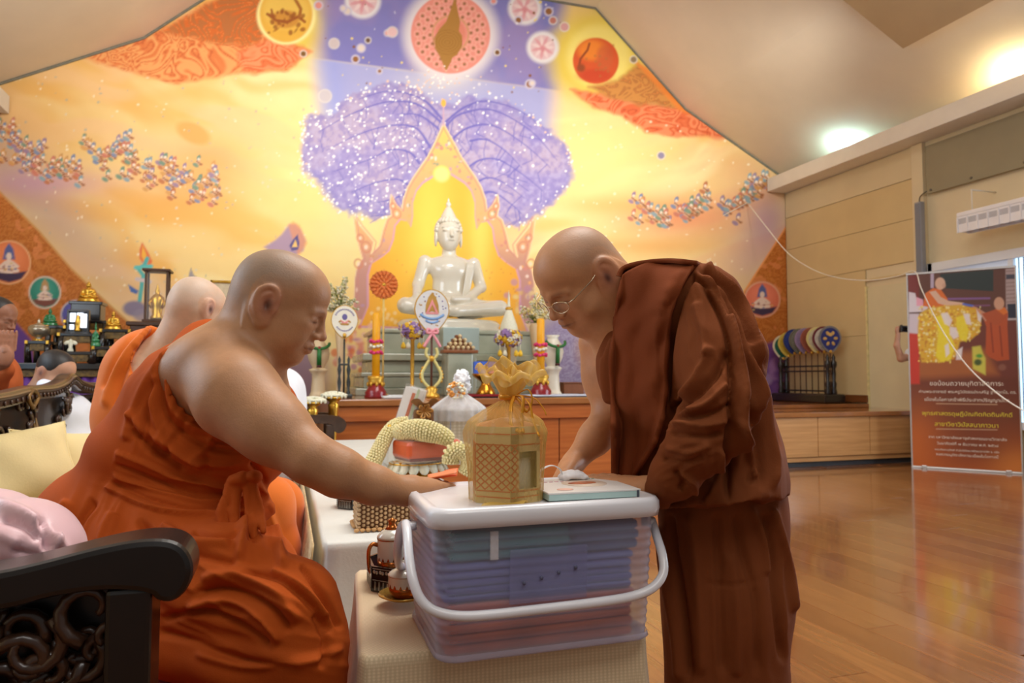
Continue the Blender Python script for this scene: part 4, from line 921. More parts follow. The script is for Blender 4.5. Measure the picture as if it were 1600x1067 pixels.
yb = project(np.array(t.location))[1]; cz = (yb-444)*s
MB().prism([((23*s if k % 2 else 20.5*s)*math.sin(PI*k/18), cz+(23*s if k % 2 else 20.5*s)*math.cos(PI*k/18)) for k in range(36)], 'y', -.01, .01).obj('fan_rim', pmat('orange_fan', (206, 104, 40), .5, 0, .15, 40), t)
for ring, n, rr in ((0, 18, 18), (1, 12, 12), (2, 8, 6)):
    for k in range(n):
        a = 2*PI*(k+.5*ring)/n; MB().ell((rr*s*math.sin(a), -.012, cz+rr*s*math.cos(a)), (2.6*s, .012, 4.4*s), 8, 5, (0, a, 0)).obj('petal', pmat('orange_petal', (222, 120, 52), .5, 0, .15, 40), t)
MB().ell((0, -.015, cz), (3*s, .012, 3*s)).obj('fan_centre', M_goldp, t)
MB().cyl((0, 0, 0), (0, 0, cz-20*s), 1.6*s, n=8).obj('handle_pole', pmat('pale_pole', (232, 200, 120), .5), t); MB().lathe([(0, 0), (9*s, 0), (9*s, 3*s), (3*s, 6*s)], n=14).obj('foot', M_goldp, t)
# vases with flowers and green garlands
def big_vase(px, label, H, mat_, garl=True):
    t, s = stand_at(px, 6.75, 'pedestal_vase', label, 'vase', 'tall cream vases with green garlands')
    MB().lathe([(0, 0), (13*s, 0), (14*s, 3*s), (11.5*s, 7*s), (11*s, 10*s), (9.5*s, 30*s), (10*s, 36*s), (13*s, 40*s), (14.5*s, 43*s), (10*s, 45*s)], n=24).obj('column_foot', mat_, t)
    MB().lathe([(8*s, 44*s), (10*s, 48*s), (15*s, 58*s), (17*s, 68*s), (15*s, 78*s), (9*s, 86*s), (8*s, 90*s), (11*s, 94*s), (9*s, 94*s), (6*s, 88*s)], n=24, cap=False).obj('vase_body', mat_, t)
    pts = [(15.5*s*math.cos(a), -10*s*max(0, math.sin(-a+.0))-12*s, 84*s+9*s*math.sin(a)-6*s*0) for a in np.linspace(PI, 2*PI, 12)]
    MB().tube(pts, 2.4*s, 8).obj('green_garland', M_green, t)
    MB().cyl((0, -22*s, 75*s), (0, -20*s, 50*s), 3.2*s, 3.6*s, 8).obj('garland_tassel', M_green, t); MB().ell((0, -22*s, 76*s), 3*s, 8, 6).obj('garland_knot', M_red, t)
    MB().lathe([(4*s, 46*s), (3.4*s, 50*s)], (0, -20*s, 0), 8).obj('tassel_end', pmat('dark_red', (80, 30, 26), .6), t)
    return t, s
t, s = big_vase(497, 'cream pedestal vase with green garland at the left end of the altar', 1, M_stone)
t, s = big_vase(864, 'white pedestal vase with green garland at the right end of the altar', 1, pmat('white_ceramic', (236, 228, 208), .35, 0, .05, 8))
def arrangement(px, Y, label, cx, cy, R, cols, seed, n, group='flower arrangements in vases', vy=488):
    t, s = stand_at(px, Y, 'flower_arrangement', label, 'flowers', group)
    yb = project(np.array(t.location))[1]; g = np.random.default_rng(seed)
    MB().lathe([(0, 0), (9*s, 0), (6*s, 10*s), (5*s, (yb-vy)*s*.5), (11*s, (yb-vy-6)*s), (9*s, (yb-vy)*s), (8*s, (yb-vy)*s)], n=18, cap=False).obj('vase', M_stone, t)
    st = MB(); fm = [MB() for _ in cols]
    for k in range(n):
        a = g.random()*2*PI; rr = R*s*(.3+.7*g.random()); el = g.uniform(.1, 1.4)
        tip = Vector((rr*math.cos(a)*math.cos(el)*1.1, rr*math.sin(a)*math.cos(el)*.8, (yb-vy)*s+rr*math.sin(el)*1.25))
        mid = Vector((tip.x*.4, tip.y*.4, (yb-vy)*s+(tip.z-(yb-vy)*s)*.7))
        st.tube(smoothpath([(0, 0, (yb-vy-4)*s), tuple(mid), tuple(tip)], 4), .5*s, 4)
        for q in range(6):
            u_ = .45+.55*q/5; P_ = Vector((0, 0, (yb-vy)*s)).lerp(mid, min(1, u_*1.3)).lerp(tip, u_)
            fm[g.integers(len(cols))].ell(P_+Vector(tuple(g.normal(size=3)*1.6*s)), (2.2*s, 2.2*s, 1.5*s), 6, 4, (g.random(), g.random(), 0))
    st.obj('stems', M_leaf, t)['kind'] = 'stuff'
    for mb, c in zip(fm, cols): mb.obj('blossoms', c, t)['kind'] = 'stuff'
M_orch = pmat('orchid_cream', (236, 226, 190), .6, 0, .1, 50)
arrangement(531, 7.2, 'spray of cream orchids in a vase behind the face of the seated monk', 530, 445, 48, [M_orch, M_petalw, pmat('pale_green_bud', (206, 206, 150), .6, 0, .1, 40)], 3, 60)
arrangement(838, 7.2, 'bunch of cream and yellow orchids in a vase behind the right altar candle', 830, 485, 40, [M_orch, pmat('pale_yellow', (240, 220, 140), .6, 0, .1, 50), M_petalw], 4, 55, vy=505)
def bouquet(px, cy, label, seed, R=22, z=None):
    t, s = stand_at(px, 6.75, 'altar_bouquet', label, 'flowers', 'round garland bouquets')
    yb = project(np.array(t.location))[1]; h = (yb-cy)*s
    MB().lathe([(0, 0), (10*s, 0), (8*s, 3*s), (3*s, 7*s), (3*s, h-16*s), (7*s, h-10*s), (5*s, h)], n=16, cap=False).obj('stand', M_goldp, t)
    MB().ell((0, 0, h), (R*s*.8, R*s*.55, 10*s)).obj('flower_core', M_petaly, t); flowers(t, 'blossoms', 120, (0, 0, h), (R*s, R*s*.7, 13*s), [M_petaly, M_petalp, M_petalw, M_petalp], seed, 4.4*s)
    for x in (-.7, -.35, .45, .75):
        MB().tube([(x*R*s, -.03, h-8*s), (x*R*s, -.035, h-20*s)], .6*s, 5).obj('tassel_string', M_petalw, t)
        MB().lathe([(1.2*s, 4*s), (3.4*s, 0), (4*s, -4*s), (2*s, -6*s)], (x*R*s, -.035, h-23*s), 10).obj('tassel', M_petaly if abs(x) > .4 else M_petalw, t)
bouquet(644, 516, 'purple, yellow and white flower bouquet with hanging tassels, left of the silver fan', 5)
bouquet(795, 528, 'yellow and purple flower bouquet with hanging tassels below the little white spire', 6, 23)
t, s = stand_at(795, 7.0, 'spire_ornament', 'small pale pointed spire ornament above the right bouquet', 'ornament'); yb = project(np.array(t.location))[1]
MB().lathe([(0, 0), (13*s, 0), (11*s, 6*s), (12*s, (yb-528)*s), (16*s, (yb-522)*s), (13*s, (yb-508)*s), (8*s, (yb-494)*s), (4*s, (yb-482)*s), (2.5*s, (yb-478)*s), (1.2*s, (yb-462)*s), (0, (yb-452)*s)], n=20).obj('spire_body', M_petalw, t)
MB().lathe([(4.5*s, (yb-485)*s), (6*s, (yb-482)*s), (4*s, (yb-479)*s)], n=14).obj('spire_ring', M_goldp, t)
# pyramid of little cups on a wooden stand, in front of a pale glass case
t, s = stand_at(717, 6.95, 'glass_case', 'pale blue-green block behind the pyramid of little cups', 'case', z=AZ)
yb = project(np.array(t.location))[1]
MB().box((0, 0, (yb-530)*s), (58*s, 30*s, 36*s), bev=.008).obj('case_body', pmat('pale_teal', (172, 190, 184), .3, 0, .06, 6, coat=.3), t); MB().box((0, 0, (yb-547)*s/2), (50*s, 26*s, (yb-548)*s), bev=.008).obj('case_foot', M_ped, t)
t, s = stand_at(717, 6.6, 'cup_pyramid', 'stepped wooden stand holding a pyramid of small pale cups in front of the statue', 'stand'); yb = project(np.array(t.location))[1]; h0 = (yb-552)*s
MB().box((0, 0, h0/2), (40*s, 20*s, h0), bev=.01).obj('plinth', M_ped, t)
wd = pmat('stand_wood', (140, 84, 48), .4, 0, .15, 12)
MB().box((0, 0, h0+2.5*s), (56*s, 26*s, 5*s), bev=.006).obj('wooden_base', wd, t)
for j, n in enumerate((6, 5, 3, 1)):
    MB().box((0, 2*s*j, h0+(8+6*j)*s), ((46-12*j)*s, (20-3*j)*s, 6*s), bev=.004).obj('step', wd, t)
    for k in range(n): MB().lathe([(1.6*s, 0), (1.6*s, 1.5*s), (3.2*s, 3.5*s), (3*s, 5*s), (1*s, 6.5*s), (0, 7*s)], ((k-(n-1)/2)*8*s, -(11-2*j)*s, h0+(5+6*j)*s), 10).obj('cup', pmat('cup_pale_gold', (226, 206, 160), .3, .4, .1, 20), t)
# gilt footed bowl with a blue box
t, s = stand_at(759, 6.35, 'footed_tray', 'round gilt footed tray on the altar counter behind the gold gift bag', 'tray')
MB().lathe([(0, 0), (14*s, 0), (15*s, 3*s), (12*s, 10*s), (8*s, 16*s), (7*s, 20*s), (12*s, 24*s), (20*s, 29*s), (22*s, 33*s), (20*s, 34*s), (0, 31*s)], n=28).obj('tray_body', pmat('polished_gilt', (200, 134, 44), .22, .95, .1, 20), t); TZ = t.location.z+33*s
q = thing('blue_gift_box', 'flat blue box with gold dots standing on the gilt footed tray', 'box', (t.location.x, t.location.y+.02, TZ-.01))
MB().box((0, 0, 10.5*s), (38*s, 9*s, 21*s), (-.12, 0, 0), bev=.004).obj('box', pmat('blue_card', (58, 98, 200), .45, 0, .06, 8), q)
for x, zz in ((1, 8), (-11, 3), (13, 4)): MB().lathe([(2.6*s, 0), (2.4*s, .004), (0, .005)], n=12, M=Matrix.Translation((x*s, -4.7*s, (zz+4)*s)) @ Matrix.Rotation(PI/2, 4, 'X')).obj('gold_dot', M_goldp, q)
MB().box((13*s, -5.6*s, 7*s), (16*s, .006, 5*s), (0, -.7, 0)).obj('pink_ribbon_band', M_ribp, q)
t, s = stand_at(752, 6.22, 'lacquer_tray', 'low black and red lacquer tray under the gilt footed tray', 'tray'); MB().box((0, .12, .008), (70*s, .34, .016), bev=.005).obj('tray_body', M_black, t)
for a, b, c in ((0, -.045, 70*s), (0, .285, 70*s)): MB().box((a, b, .02), (c, .012, .02), bev=.003).obj('tray_rim', M_red, t)
for o_ in bpy.data.objects:
    if o_.name.startswith('footed_tray') or o_.name.startswith('blue_gift_box'): o_.location.z += .017
t, s = stand_at(893, 7.4, 'wooden_block', 'small dark wooden block on the counter right of the cream-white vase', 'block'); MB().box((0, 0, 8*s), (34*s, 20*s, 16*s), bev=.008).obj('body', wd, t); MB().box((0, 0, 17*s), (36*s, 22*s, 2*s), bev=.004).obj('lid', wd, t)
t, s = stand_at(632, 6.12, 'white_cloth_runner', 'folded white cloth lying flat at the edge of the altar counter beside the candle', 'cloth'); MB().box((0, .06, .012), (66*s, .12, .022), bev=.009).obj('folded_layer', pmat('white_linen', (220, 222, 222), .8, 0, .04, 30), t); MB().box((4*s, .05, .026), (58*s, .09, .01), bev=.004).obj('folded_layer', MATS['white_linen'], t)
t, s = stand_at(890, 6.14, 'blue_white_cloth', 'pale blue-white cloth lying on the counter edge below the right vase', 'cloth'); MB().grid(lambda a, b: (130*s*(a-.5), .02+.34*b, .012+.008*math.sin(9*a+5*b)*math.sin(PI*b)), 20, 8).obj('cloth_sheet', pmat('pale_blue_linen', (200, 208, 226), .8, 0, .05, 20), t, thick=.012)
# white flower cushions on gilt pedestals in front of the altar (left)
for px, Y, lab, wv, top in ((486, 5.55, 'white jasmine cushion on a gilt footed stand, the lower left one beside the armchair', 20, 618), (519, 5.7, 'white jasmine cushion on a gilt footed stand, the right one against the altar', 19, 610)):
    p, s = basept(px, Y, .0); t = thing('flower_pedestal', lab, 'offering', p, 0, 'white flower stands before the altar'); yb = project(np.array(t.location))[1]; h = (yb-top-11)*s
    MB().lathe([(0, 0), (12*s, 0), (11*s, 4*s), (5*s, 10*s), (4*s, h*.5), (6*s, h*.7), (8*s, h-18*s), (9*s, h-12*s), (6*s, h-8*s), (14*s, h-2*s), (15*s, h)], n=20).obj('gilt_stand', M_gold, t)
    m = MB(); g = np.random.default_rng(int(px))
    for k in range(70):
        a = g.random()*2*PI; rr = math.sqrt(g.random()); m.ell((wv*s*rr*math.cos(a), wv*s*.7*rr*math.sin(a), h+(3+5*(1-rr**2))*s), (3*s, 3*s, 2.2*s), 6, 4)
    m.obj('jasmine_buds', M_petalw, t)['kind'] = 'stuff'
    MB().lathe([(wv*s*.7, -1*s), (wv*s, 2*s), (wv*s*.95, 5*s), (0, 6*s)], (0, 0, h), 22, Matrix.Diagonal((1, .72, 1, 1))).obj('cushion', M_petalw, t)
    for k in range(14): a = 2*PI*k/14; MB().ell((wv*s*math.cos(a), wv*s*.72*math.sin(a), h+.5*s), (1.6*s, 1.6*s, 3*s), 6, 4).obj('fringe_bead', M_petalw, t)
# ------------------------------------------------------------------ left side shrine: nested lacquer tables with small statues
def lacquer_table(name, label, x0, x1, ytop, Y, zb, dep=.28, group='nested black lacquer shrine tables'):
    a, s = basept(x0, Y, .9); b, _ = basept(x1, Y, .9); c = (a+b)/2; zt = float(onY((x0+x1)/2, ytop, Y)[2]); w = abs(b[0]-a[0])
    t = thing(name, label, 'table', (c[0], Y+dep/2, zb), 0, group); h = zt-zb
    MB().box((0, 0, h-.015), (w, dep, .03), bev=.006).obj('tabletop', M_black, t)
    MB().box((0, -dep/2+.015, h-.06), (w*.86, .02, .06), bev=.004).obj('apron', M_goldb, t)
    for sx in (-1, 1):
        for sy in (-1, 1): MB().tube([(sx*w*.42, sy*dep*.4, h-.03), (sx*w*.46, sy*dep*.44, h*.55), (sx*w*.42, sy*dep*.4, 0)], [.03, .024, .03], 8).obj('leg', M_black, t)
        MB().box((sx*w*.49, -dep*.49, h-.015), (.025, .02, .032), bev=.004).obj('gilt_corner', M_gold, t)
    return t, zt
M_goldb = pmat('gilt_black', (70, 52, 26), .35, .3, .4, 40, col2=(130, 100, 46))
B = {}
base = thing('shrine_table', 'broad dark table under the nested lacquer shrine tables at the far left', 'table', (onY(95, 580, 7.0)[0], 7.35, 0))
zb = float(onY(95, 567, 7.0)[2]); wb = onY(190, 580, 7.0)[0]-onY(5, 580, 7.0)[0]
MB().box((0, 0, zb-.03), (wb, .75, .06), bev=.01).obj('tabletop', M_black, base); MB().box((0, -.33, zb-.09), (wb*.95, .03, .06), bev=.004).obj('gilt_rail', M_goldb, base)
MB().grid(lambda a, b: (wb*.94*(a-.5), -.31+.015*math.sin(a*60), (zb-.12)*b+.01), 90, 5).obj('purple_skirt', pmat('purple_cloth', (110, 60, 150), .7, 0, .1, 8), base, thick=.01)
for sx in (-1, 1): MB().box((sx*wb*.46, .05, zb/2-.03), (.06, .6, zb-.08), bev=.006).obj('leg', M_black, base)
t1, z1 = lacquer_table('shrine_table', 'small lacquer table at the far left holding the silver bowl', 38, 72, 532, 7.05, zb)
t2, z2 = lacquer_table('shrine_table', 'lacquer table behind, holding the green seated figure', 70, 98, 508, 7.45, zb)
t3, z3 = lacquer_table('shrine_table', 'widest low lacquer table in the middle of the shrine group, lowest step', 72, 145, 549, 6.98, zb, .14)
t4, z4 = lacquer_table('shrine_table', 'middle lacquer table holding the brightly lit framed figure', 88, 146, 520, 7.16, zb, .22)
t5, z5 = lacquer_table('shrine_table', 'tallest lacquer table, under the gilt seated figure on its dark block', 97, 166, 500, 7.46, zb, .24)
t6, z6 = lacquer_table('shrine_table', 'right-hand lacquer table holding the small gilt seated figure', 154, 200, 514, 7.2, zb)
t7, z7 = lacquer_table('shrine_table', 'low lacquer table at the right front of the shrine group', 143, 172, 541, 6.98, zb, .14)
def mini_statue(px, Y, z, top, wpx, label, m, halo=False):
    p, s = basept(px, Y, z); t = thing('small_statue', label, 'statue', p); yb = project(p)[1]; h = (yb-top)*s; w = wpx*s
    MB().lathe([(w*.52, 0), (w*.55, h*.05), (w*.45, h*.10), (w*.5, h*.16)], n=18, M=Matrix.Diagonal((1, .7, 1, 1))).obj('base', m, t)
    S = Solid(w*.07); S.ell((0, 0, h*.24), (w*.46, w*.30, h*.09)); S.ell((0, 0, h*.42), (w*.2, w*.15, h*.2)); S.ell((0, 0, h*.53), (w*.24, w*.14, h*.09))
    for sx in (-1, 1): S.cone((sx*w*.22, 0, h*.55), (sx*w*.3, -w*.05, h*.38), w*.075); S.cone((sx*w*.3, -w*.05, h*.38), (sx*w*(.1 if sx > 0 else .3), -w*.25, h*.3), w*.06, w*.05)
    S.cone((0, 0, h*.6), (0, 0, h*.68), w*.08)
    V, F = S.mesh(max(.004, w*.028)); link('body', npmesh('body', V, F, m), t)
    MB().ell((0, -.0, h*.75), (w*.13, w*.14, h*.10), 12, 8).obj('head', m, t)
    MB().lathe([(w*.12, h*.79), (w*.08, h*.87), (w*.03, h*.93), (0, h)], n=12).obj('topknot', m, t)
    return t, s
dk = thing('statue_block', 'dark square block raising the gilt seated figure above the shrine tables', 'block', basept(133, 7.5, z5)[0]+np.array([0, .1, 0])); s_ = .0066
MB().box((0, 0, .09), (.25, .2, .18), bev=.01).box((0, 0, .165), (.28, .21, .03), bev=.006).obj('block_body', M_black, dk)
mini_statue(138, 7.6, z5+.181, 438, 30, 'gilt seated figure on the dark block, topmost of the left shrine', M_gold)
mini_statue(78, 7.55, z2+.001, 480, 22, 'emerald-green seated figure on a lacquer table at the far left', pmat('emerald_glass', (40, 130, 76), .2, 0, .15, 12, coat=.6))
mini_statue(177, 7.32, z6+.001, 484, 24, 'small gilt seated figure at the right end of the left shrine', M_gold)
p, s = basept(149, 7.15, z7); mini_statue(149, 7.04, z7+.001, 503, 13, 'little green seated figure beside the lit frame', MATS['emerald_glass'])
p, s = basept(60, 7.19, z1); t = thing('silver_bowl', 'silver lidded bowl on a gilt foot at the far left of the shrine', 'bowl', p)
M_silv = pmat('silver', (190, 180, 160), .3, .8, .15, 30)
MB().lathe([(0, 0), (8*s, 0), (7*s, 2*s), (3*s, 5*s), (8*s, 8*s), (13*s, 13*s), (14.5*s, 18*s), (14*s, 22*s)], n=24).obj('bowl_body', M_silv, t); MB().lathe([(14*s, 22*s), (11*s, 25*s), (5*s, 27*s), (2*s, 29*s), (2.6*s, 32*s), (0, 36*s)], n=24).obj('lid', M_silv, t); MB().lathe([(8.2*s, 0), (8.4*s, 2*s), (6*s, 4*s)], n=20).obj('gilt_foot', M_gold, t)
p, s = basept(122, 7.24, z4); t = thing('lit_frame', 'black upright frame with a glowing white backdrop and small gilt standing figure', 'frame', p)
for sx in (-1, 1): MB().box((sx*14*s, 0, 18*s), (3*s, .04, 36*s), bev=.004).obj('frame_side', M_black, t)
MB().box((0, 0, 35.5*s), (30*s, .04, 3*s), bev=.004).obj('frame_top', M_black, t); MB().box((0, 0, 1.5*s), (34*s, .06, 3*s), bev=.004).obj('frame_base', M_black, t)
g = np.random.default_rng(4)
MB().box((0, .012, 18*s), (26*s, .01, 32*s)).obj('back_panel', pmat('black_back', (30, 40, 50), .4, 0, .3, 30), t)
MB().box((-8*s, .004, 25*s), (8*s, .006, 14*s), bev=.002).box((7*s, .004, 20*s), (9*s, .006, 22*s), bev=.002).box((-9*s, .004, 10*s), (6*s, .006, 8*s), bev=.002).box((2*s, .004, 30*s), (9*s, .006, 5*s), bev=.002).obj('backlight', pmat('backlit_white', (240, 246, 255), .5, emit=(230, 240, 255), estr=1.3), t)
MB().lathe([(4*s, 3*s), (4.5*s, 5*s), (2.8*s, 8*s), (3.6*s, 14*s), (3.9*s, 20*s), (2*s, 23*s), (2.2*s, 26*s), (1*s, 28*s), (0, 30*s)], (-.0, -.02, 0), 12).obj('gilt_figure', M_gold, t)
p, s = basept(110, 7.02, z3); t = thing('figurine', 'small white winged figurine on the lowest lacquer table', 'figurine', p)
MB().lathe([(4*s, 0), (4.4*s, 2*s), (2.4*s, 7*s), (3.4*s, 12*s), (2*s, 15*s), (2.4*s, 18*s), (0, 20*s)], n=12).obj('body', M_petalw, t)
for sx in (-1, 1): MB().ell((sx*5*s, 0, 14*s), (5*s, 1.5*s, 3*s), 8, 6, (0, sx*.5, 0)).obj('wing', M_petalw, t)
# cabinet with glass case and gilt picture frame, half hidden behind the seated monks
p, s = basept(292, 7.6, 0); t = thing('shrine_cabinet', 'dark wooden cabinet behind the seated monks carrying the glass case', 'cabinet', p); CZ = float(onY(250, 504, 7.45)[2])
M_brown = pmat('dark_brown_wood', (84, 52, 30), .4, 0, .25, 10, stretch=(1, 1, 5))
MB().box((0, .0, CZ/2), (.98, .5, CZ-.06), bev=.01).obj('body', M_brown, t); MB().box((0, 0, CZ-.02), (1.04, .54, .04), bev=.008).obj('top', M_brown, t)
for sx in (-1, 1): MB().box((sx*.24, -.255, CZ*.5), (.45, .02, CZ*.8), bev=.006).obj('door', M_brown, t)
p, s = basept(245, 7.45, CZ); t = thing('glass_case', 'tall narrow glazed brown wooden case holding a gilt standing figure', 'case', p); yb = project(p)[1]; h = (yb-421)*s
for sx in (-1, 1):
    for sy in (-1, 1): MB().box((sx*15*s, sy*11*s, h/2), (3.2*s, 3.2*s, h), bev=.004).obj('corner_post', M_brown, t)
MB().box((0, 0, h-2*s), (40*s, 32*s, 4*s), bev=.006).obj('top', M_brown, t); MB().box((0, 0, 2*s), (38*s, 30*s, 4*s), bev=.006).obj('base', M_brown, t)
MB().box((0, -10.5*s, h/2), (28*s, .004, h-8*s)).obj('pane', sheer_mat('case_glass', (220, 225, 225), .08, .05, .6, 0), t)
q = thing('standing_figure', 'gilt standing figure inside the glazed brown case', 'statue', p+np.array([0, 0, 4*s]))
MB().lathe([(9*s, 0), (10*s, 4*s), (7*s, 8*s), (8*s, 22*s), (10*s, 32*s), (7*s, 38*s), (3*s, 41*s), (3.6*s, 45*s), (2*s, 50*s), (0, 58*s)], n=16, M=Matrix.Diagonal((1, .6, 1, 1))).obj('body', M_gold, q)
for sx in (-1, 1): MB().tube([(sx*7*s, 0, 35*s), (sx*11*s, -2*s, 26*s), (sx*8*s, -4*s, 18*s)], [2.4*s, 2*s, 1.4*s], 8).obj('arm', M_gold, q)
p, s = basept(350, 7.62, CZ); t = thing('picture_frame', 'gilt-framed pale picture standing behind the heads of the seated monks', 'picture', p); yb = project(p)[1]; h = (yb-438)*s
for sx in (-1, 1): MB().box((sx*19*s, 0, h/2), (4*s, .03, h), bev=.006).obj('frame_side', M_gold, t)
for z in (2*s, h-2*s): MB().box((0, 0, z), (42*s, .03, 4*s), bev=.006).obj('frame_rail', M_gold, t)
MB().box((0, .008, h/2), (36*s, .01, h-6*s)).obj('print', pmat('pale_print', (226, 206, 170), .6, 0, .15, 14), t)
# ------------------------------------------------------------------ rack of ceremonial fans by the right wall
RX = 6.95; SZ = .659
def xrow(px):                                  # Y on the row X=RX for a photo column
    k = (px-800)/FPX; return RX*(_R[0]-k*_Fh[0])/(k*_Fh[1]-_R[1])
ya, yb_ = xrow(1297.5), xrow(1224)
rk = thing('fan_rack', 'black turned-wood rack on the stage step holding the row of ceremonial fans', 'rack', (RX, (ya+yb_)/2, SZ)); hl = (yb_-ya)/2
M_rack = pmat('black_wood', (34, 24, 20), .35, 0, .25, 20, coat=.3)
MB().box((0, 0, .06), (.34, 2*hl+.16, .12), bev=.02).obj('base_block', M_rack, rk)
for sy in (-1, 1):
    for sx in (-1, 1):
        MB().lathe([(.035, .1), (.04, .14), (.028, .2), (.036, .26), (.022, .3), (.03, .4), (.024, .46), (.042, .5), (.04, .55), (.02, .58), (.028, .61), (.012, .64), (0, .665)], (sx*.05, sy*hl, 0), 12).obj('turned_post', M_rack, rk)
for z in (.16, .43, .50): MB().box((0, 0, z), (.03, 2*hl, .022), bev=.004).obj('rail', M_rack, rk)
specs = [('white fan with a green and pink centre, rearmost at the left of the rack', (232, 222, 190), (40, 110, 90), (210, 130, 130)), ('yellow fan, second from the left on the rack', (222, 196, 90), (206, 170, 60), (220, 190, 110)),
         ('navy blue fan between the yellow and the grey-green fan', (50, 66, 130), (60, 74, 150), (190, 170, 110)), ('grey-green fan in the middle of the rack', (120, 118, 100), (130, 130, 116), (190, 170, 110)),
         ('lilac fan in the middle of the rack', (160, 140, 176), (150, 130, 166), (210, 190, 150)), ('brick-red fan in the middle of the rack', (166, 96, 76), (150, 84, 66), (210, 180, 120)),
         ('pale yellow fan, third from the front of the rack', (232, 222, 150), (226, 216, 180), (210, 180, 110)), ('dark red edged white fan just behind the blue one', (120, 50, 60), (222, 214, 200), (190, 110, 100)),
         ('blue fan with gold emblem and grey rim, frontmost at the right of the rack', (130, 128, 130), (46, 56, 130), (224, 184, 110))]
for k, (lab, rim, face, emb) in enumerate(specs):
    y = yb_+(ya-yb_)*k/8; d = project((RX, y, 1.5))[2]; s = d/FPX
    t = thing('ceremonial_fan', lab, 'fan', (RX-.0, y, SZ+.121), -.22, 'ceremonial fans in the rack'); cz = 1.525-SZ-.121-(.07 if k == 0 else .035 if k == 1 else 0); w, h = .158, .172
    mr = pmat('fan_rim_%d' % k, rim, .5, 0, .08, 20); mf = pmat('fan_face_%d' % k, face, .45, 0, .12, 30); me_ = pmat('fan_print_%d' % k, emb, .5, 0, .1, 20)
    MB().prism(fan_outline(0, cz, w, h), 'y', -.008, .008).obj('fan_rim', mr, t); MB().prism(fan_outline(0, cz, w*.84, h*.84), 'y', -.012, -.005).obj('fan_face', mf, t)
    MB().prism(fan_outline(0, cz, w*.80, h*.80), 'y', -.0125, -.0115).obj('fan_field', mf, t)
    if k == 8:
        for a in range(6): MB().ell((.075*math.sin(a*1.047+.5), -.014, cz+.08*math.cos(a*1.047+.5)), (.022, .003, .03), 8, 5, (0, a*1.047+.5, 0)).obj('emblem_leaf', me_, t)
        MB().prism([(-.04, cz+.10), (0, cz+.07), (.04, cz+.10), (.02, cz+.03), (-.02, cz+.03)], 'y', -.0155, -.013).obj('emblem_crown', me_, t)
    else:
        MB().ell((0, -.013, cz), (.05, .003, .05), 12, 6).obj('emblem', me_, t)
    MB().cyl((0, 0, 0), (0, 0, cz-h), .008, n=8).obj('handle_pole', pmat('pole_brown', (90, 56, 34), .4), t); MB().ell((0, -.012, cz-h*1.02), (.02, .014, .024)).obj('gilt_clasp', M_goldp, t)
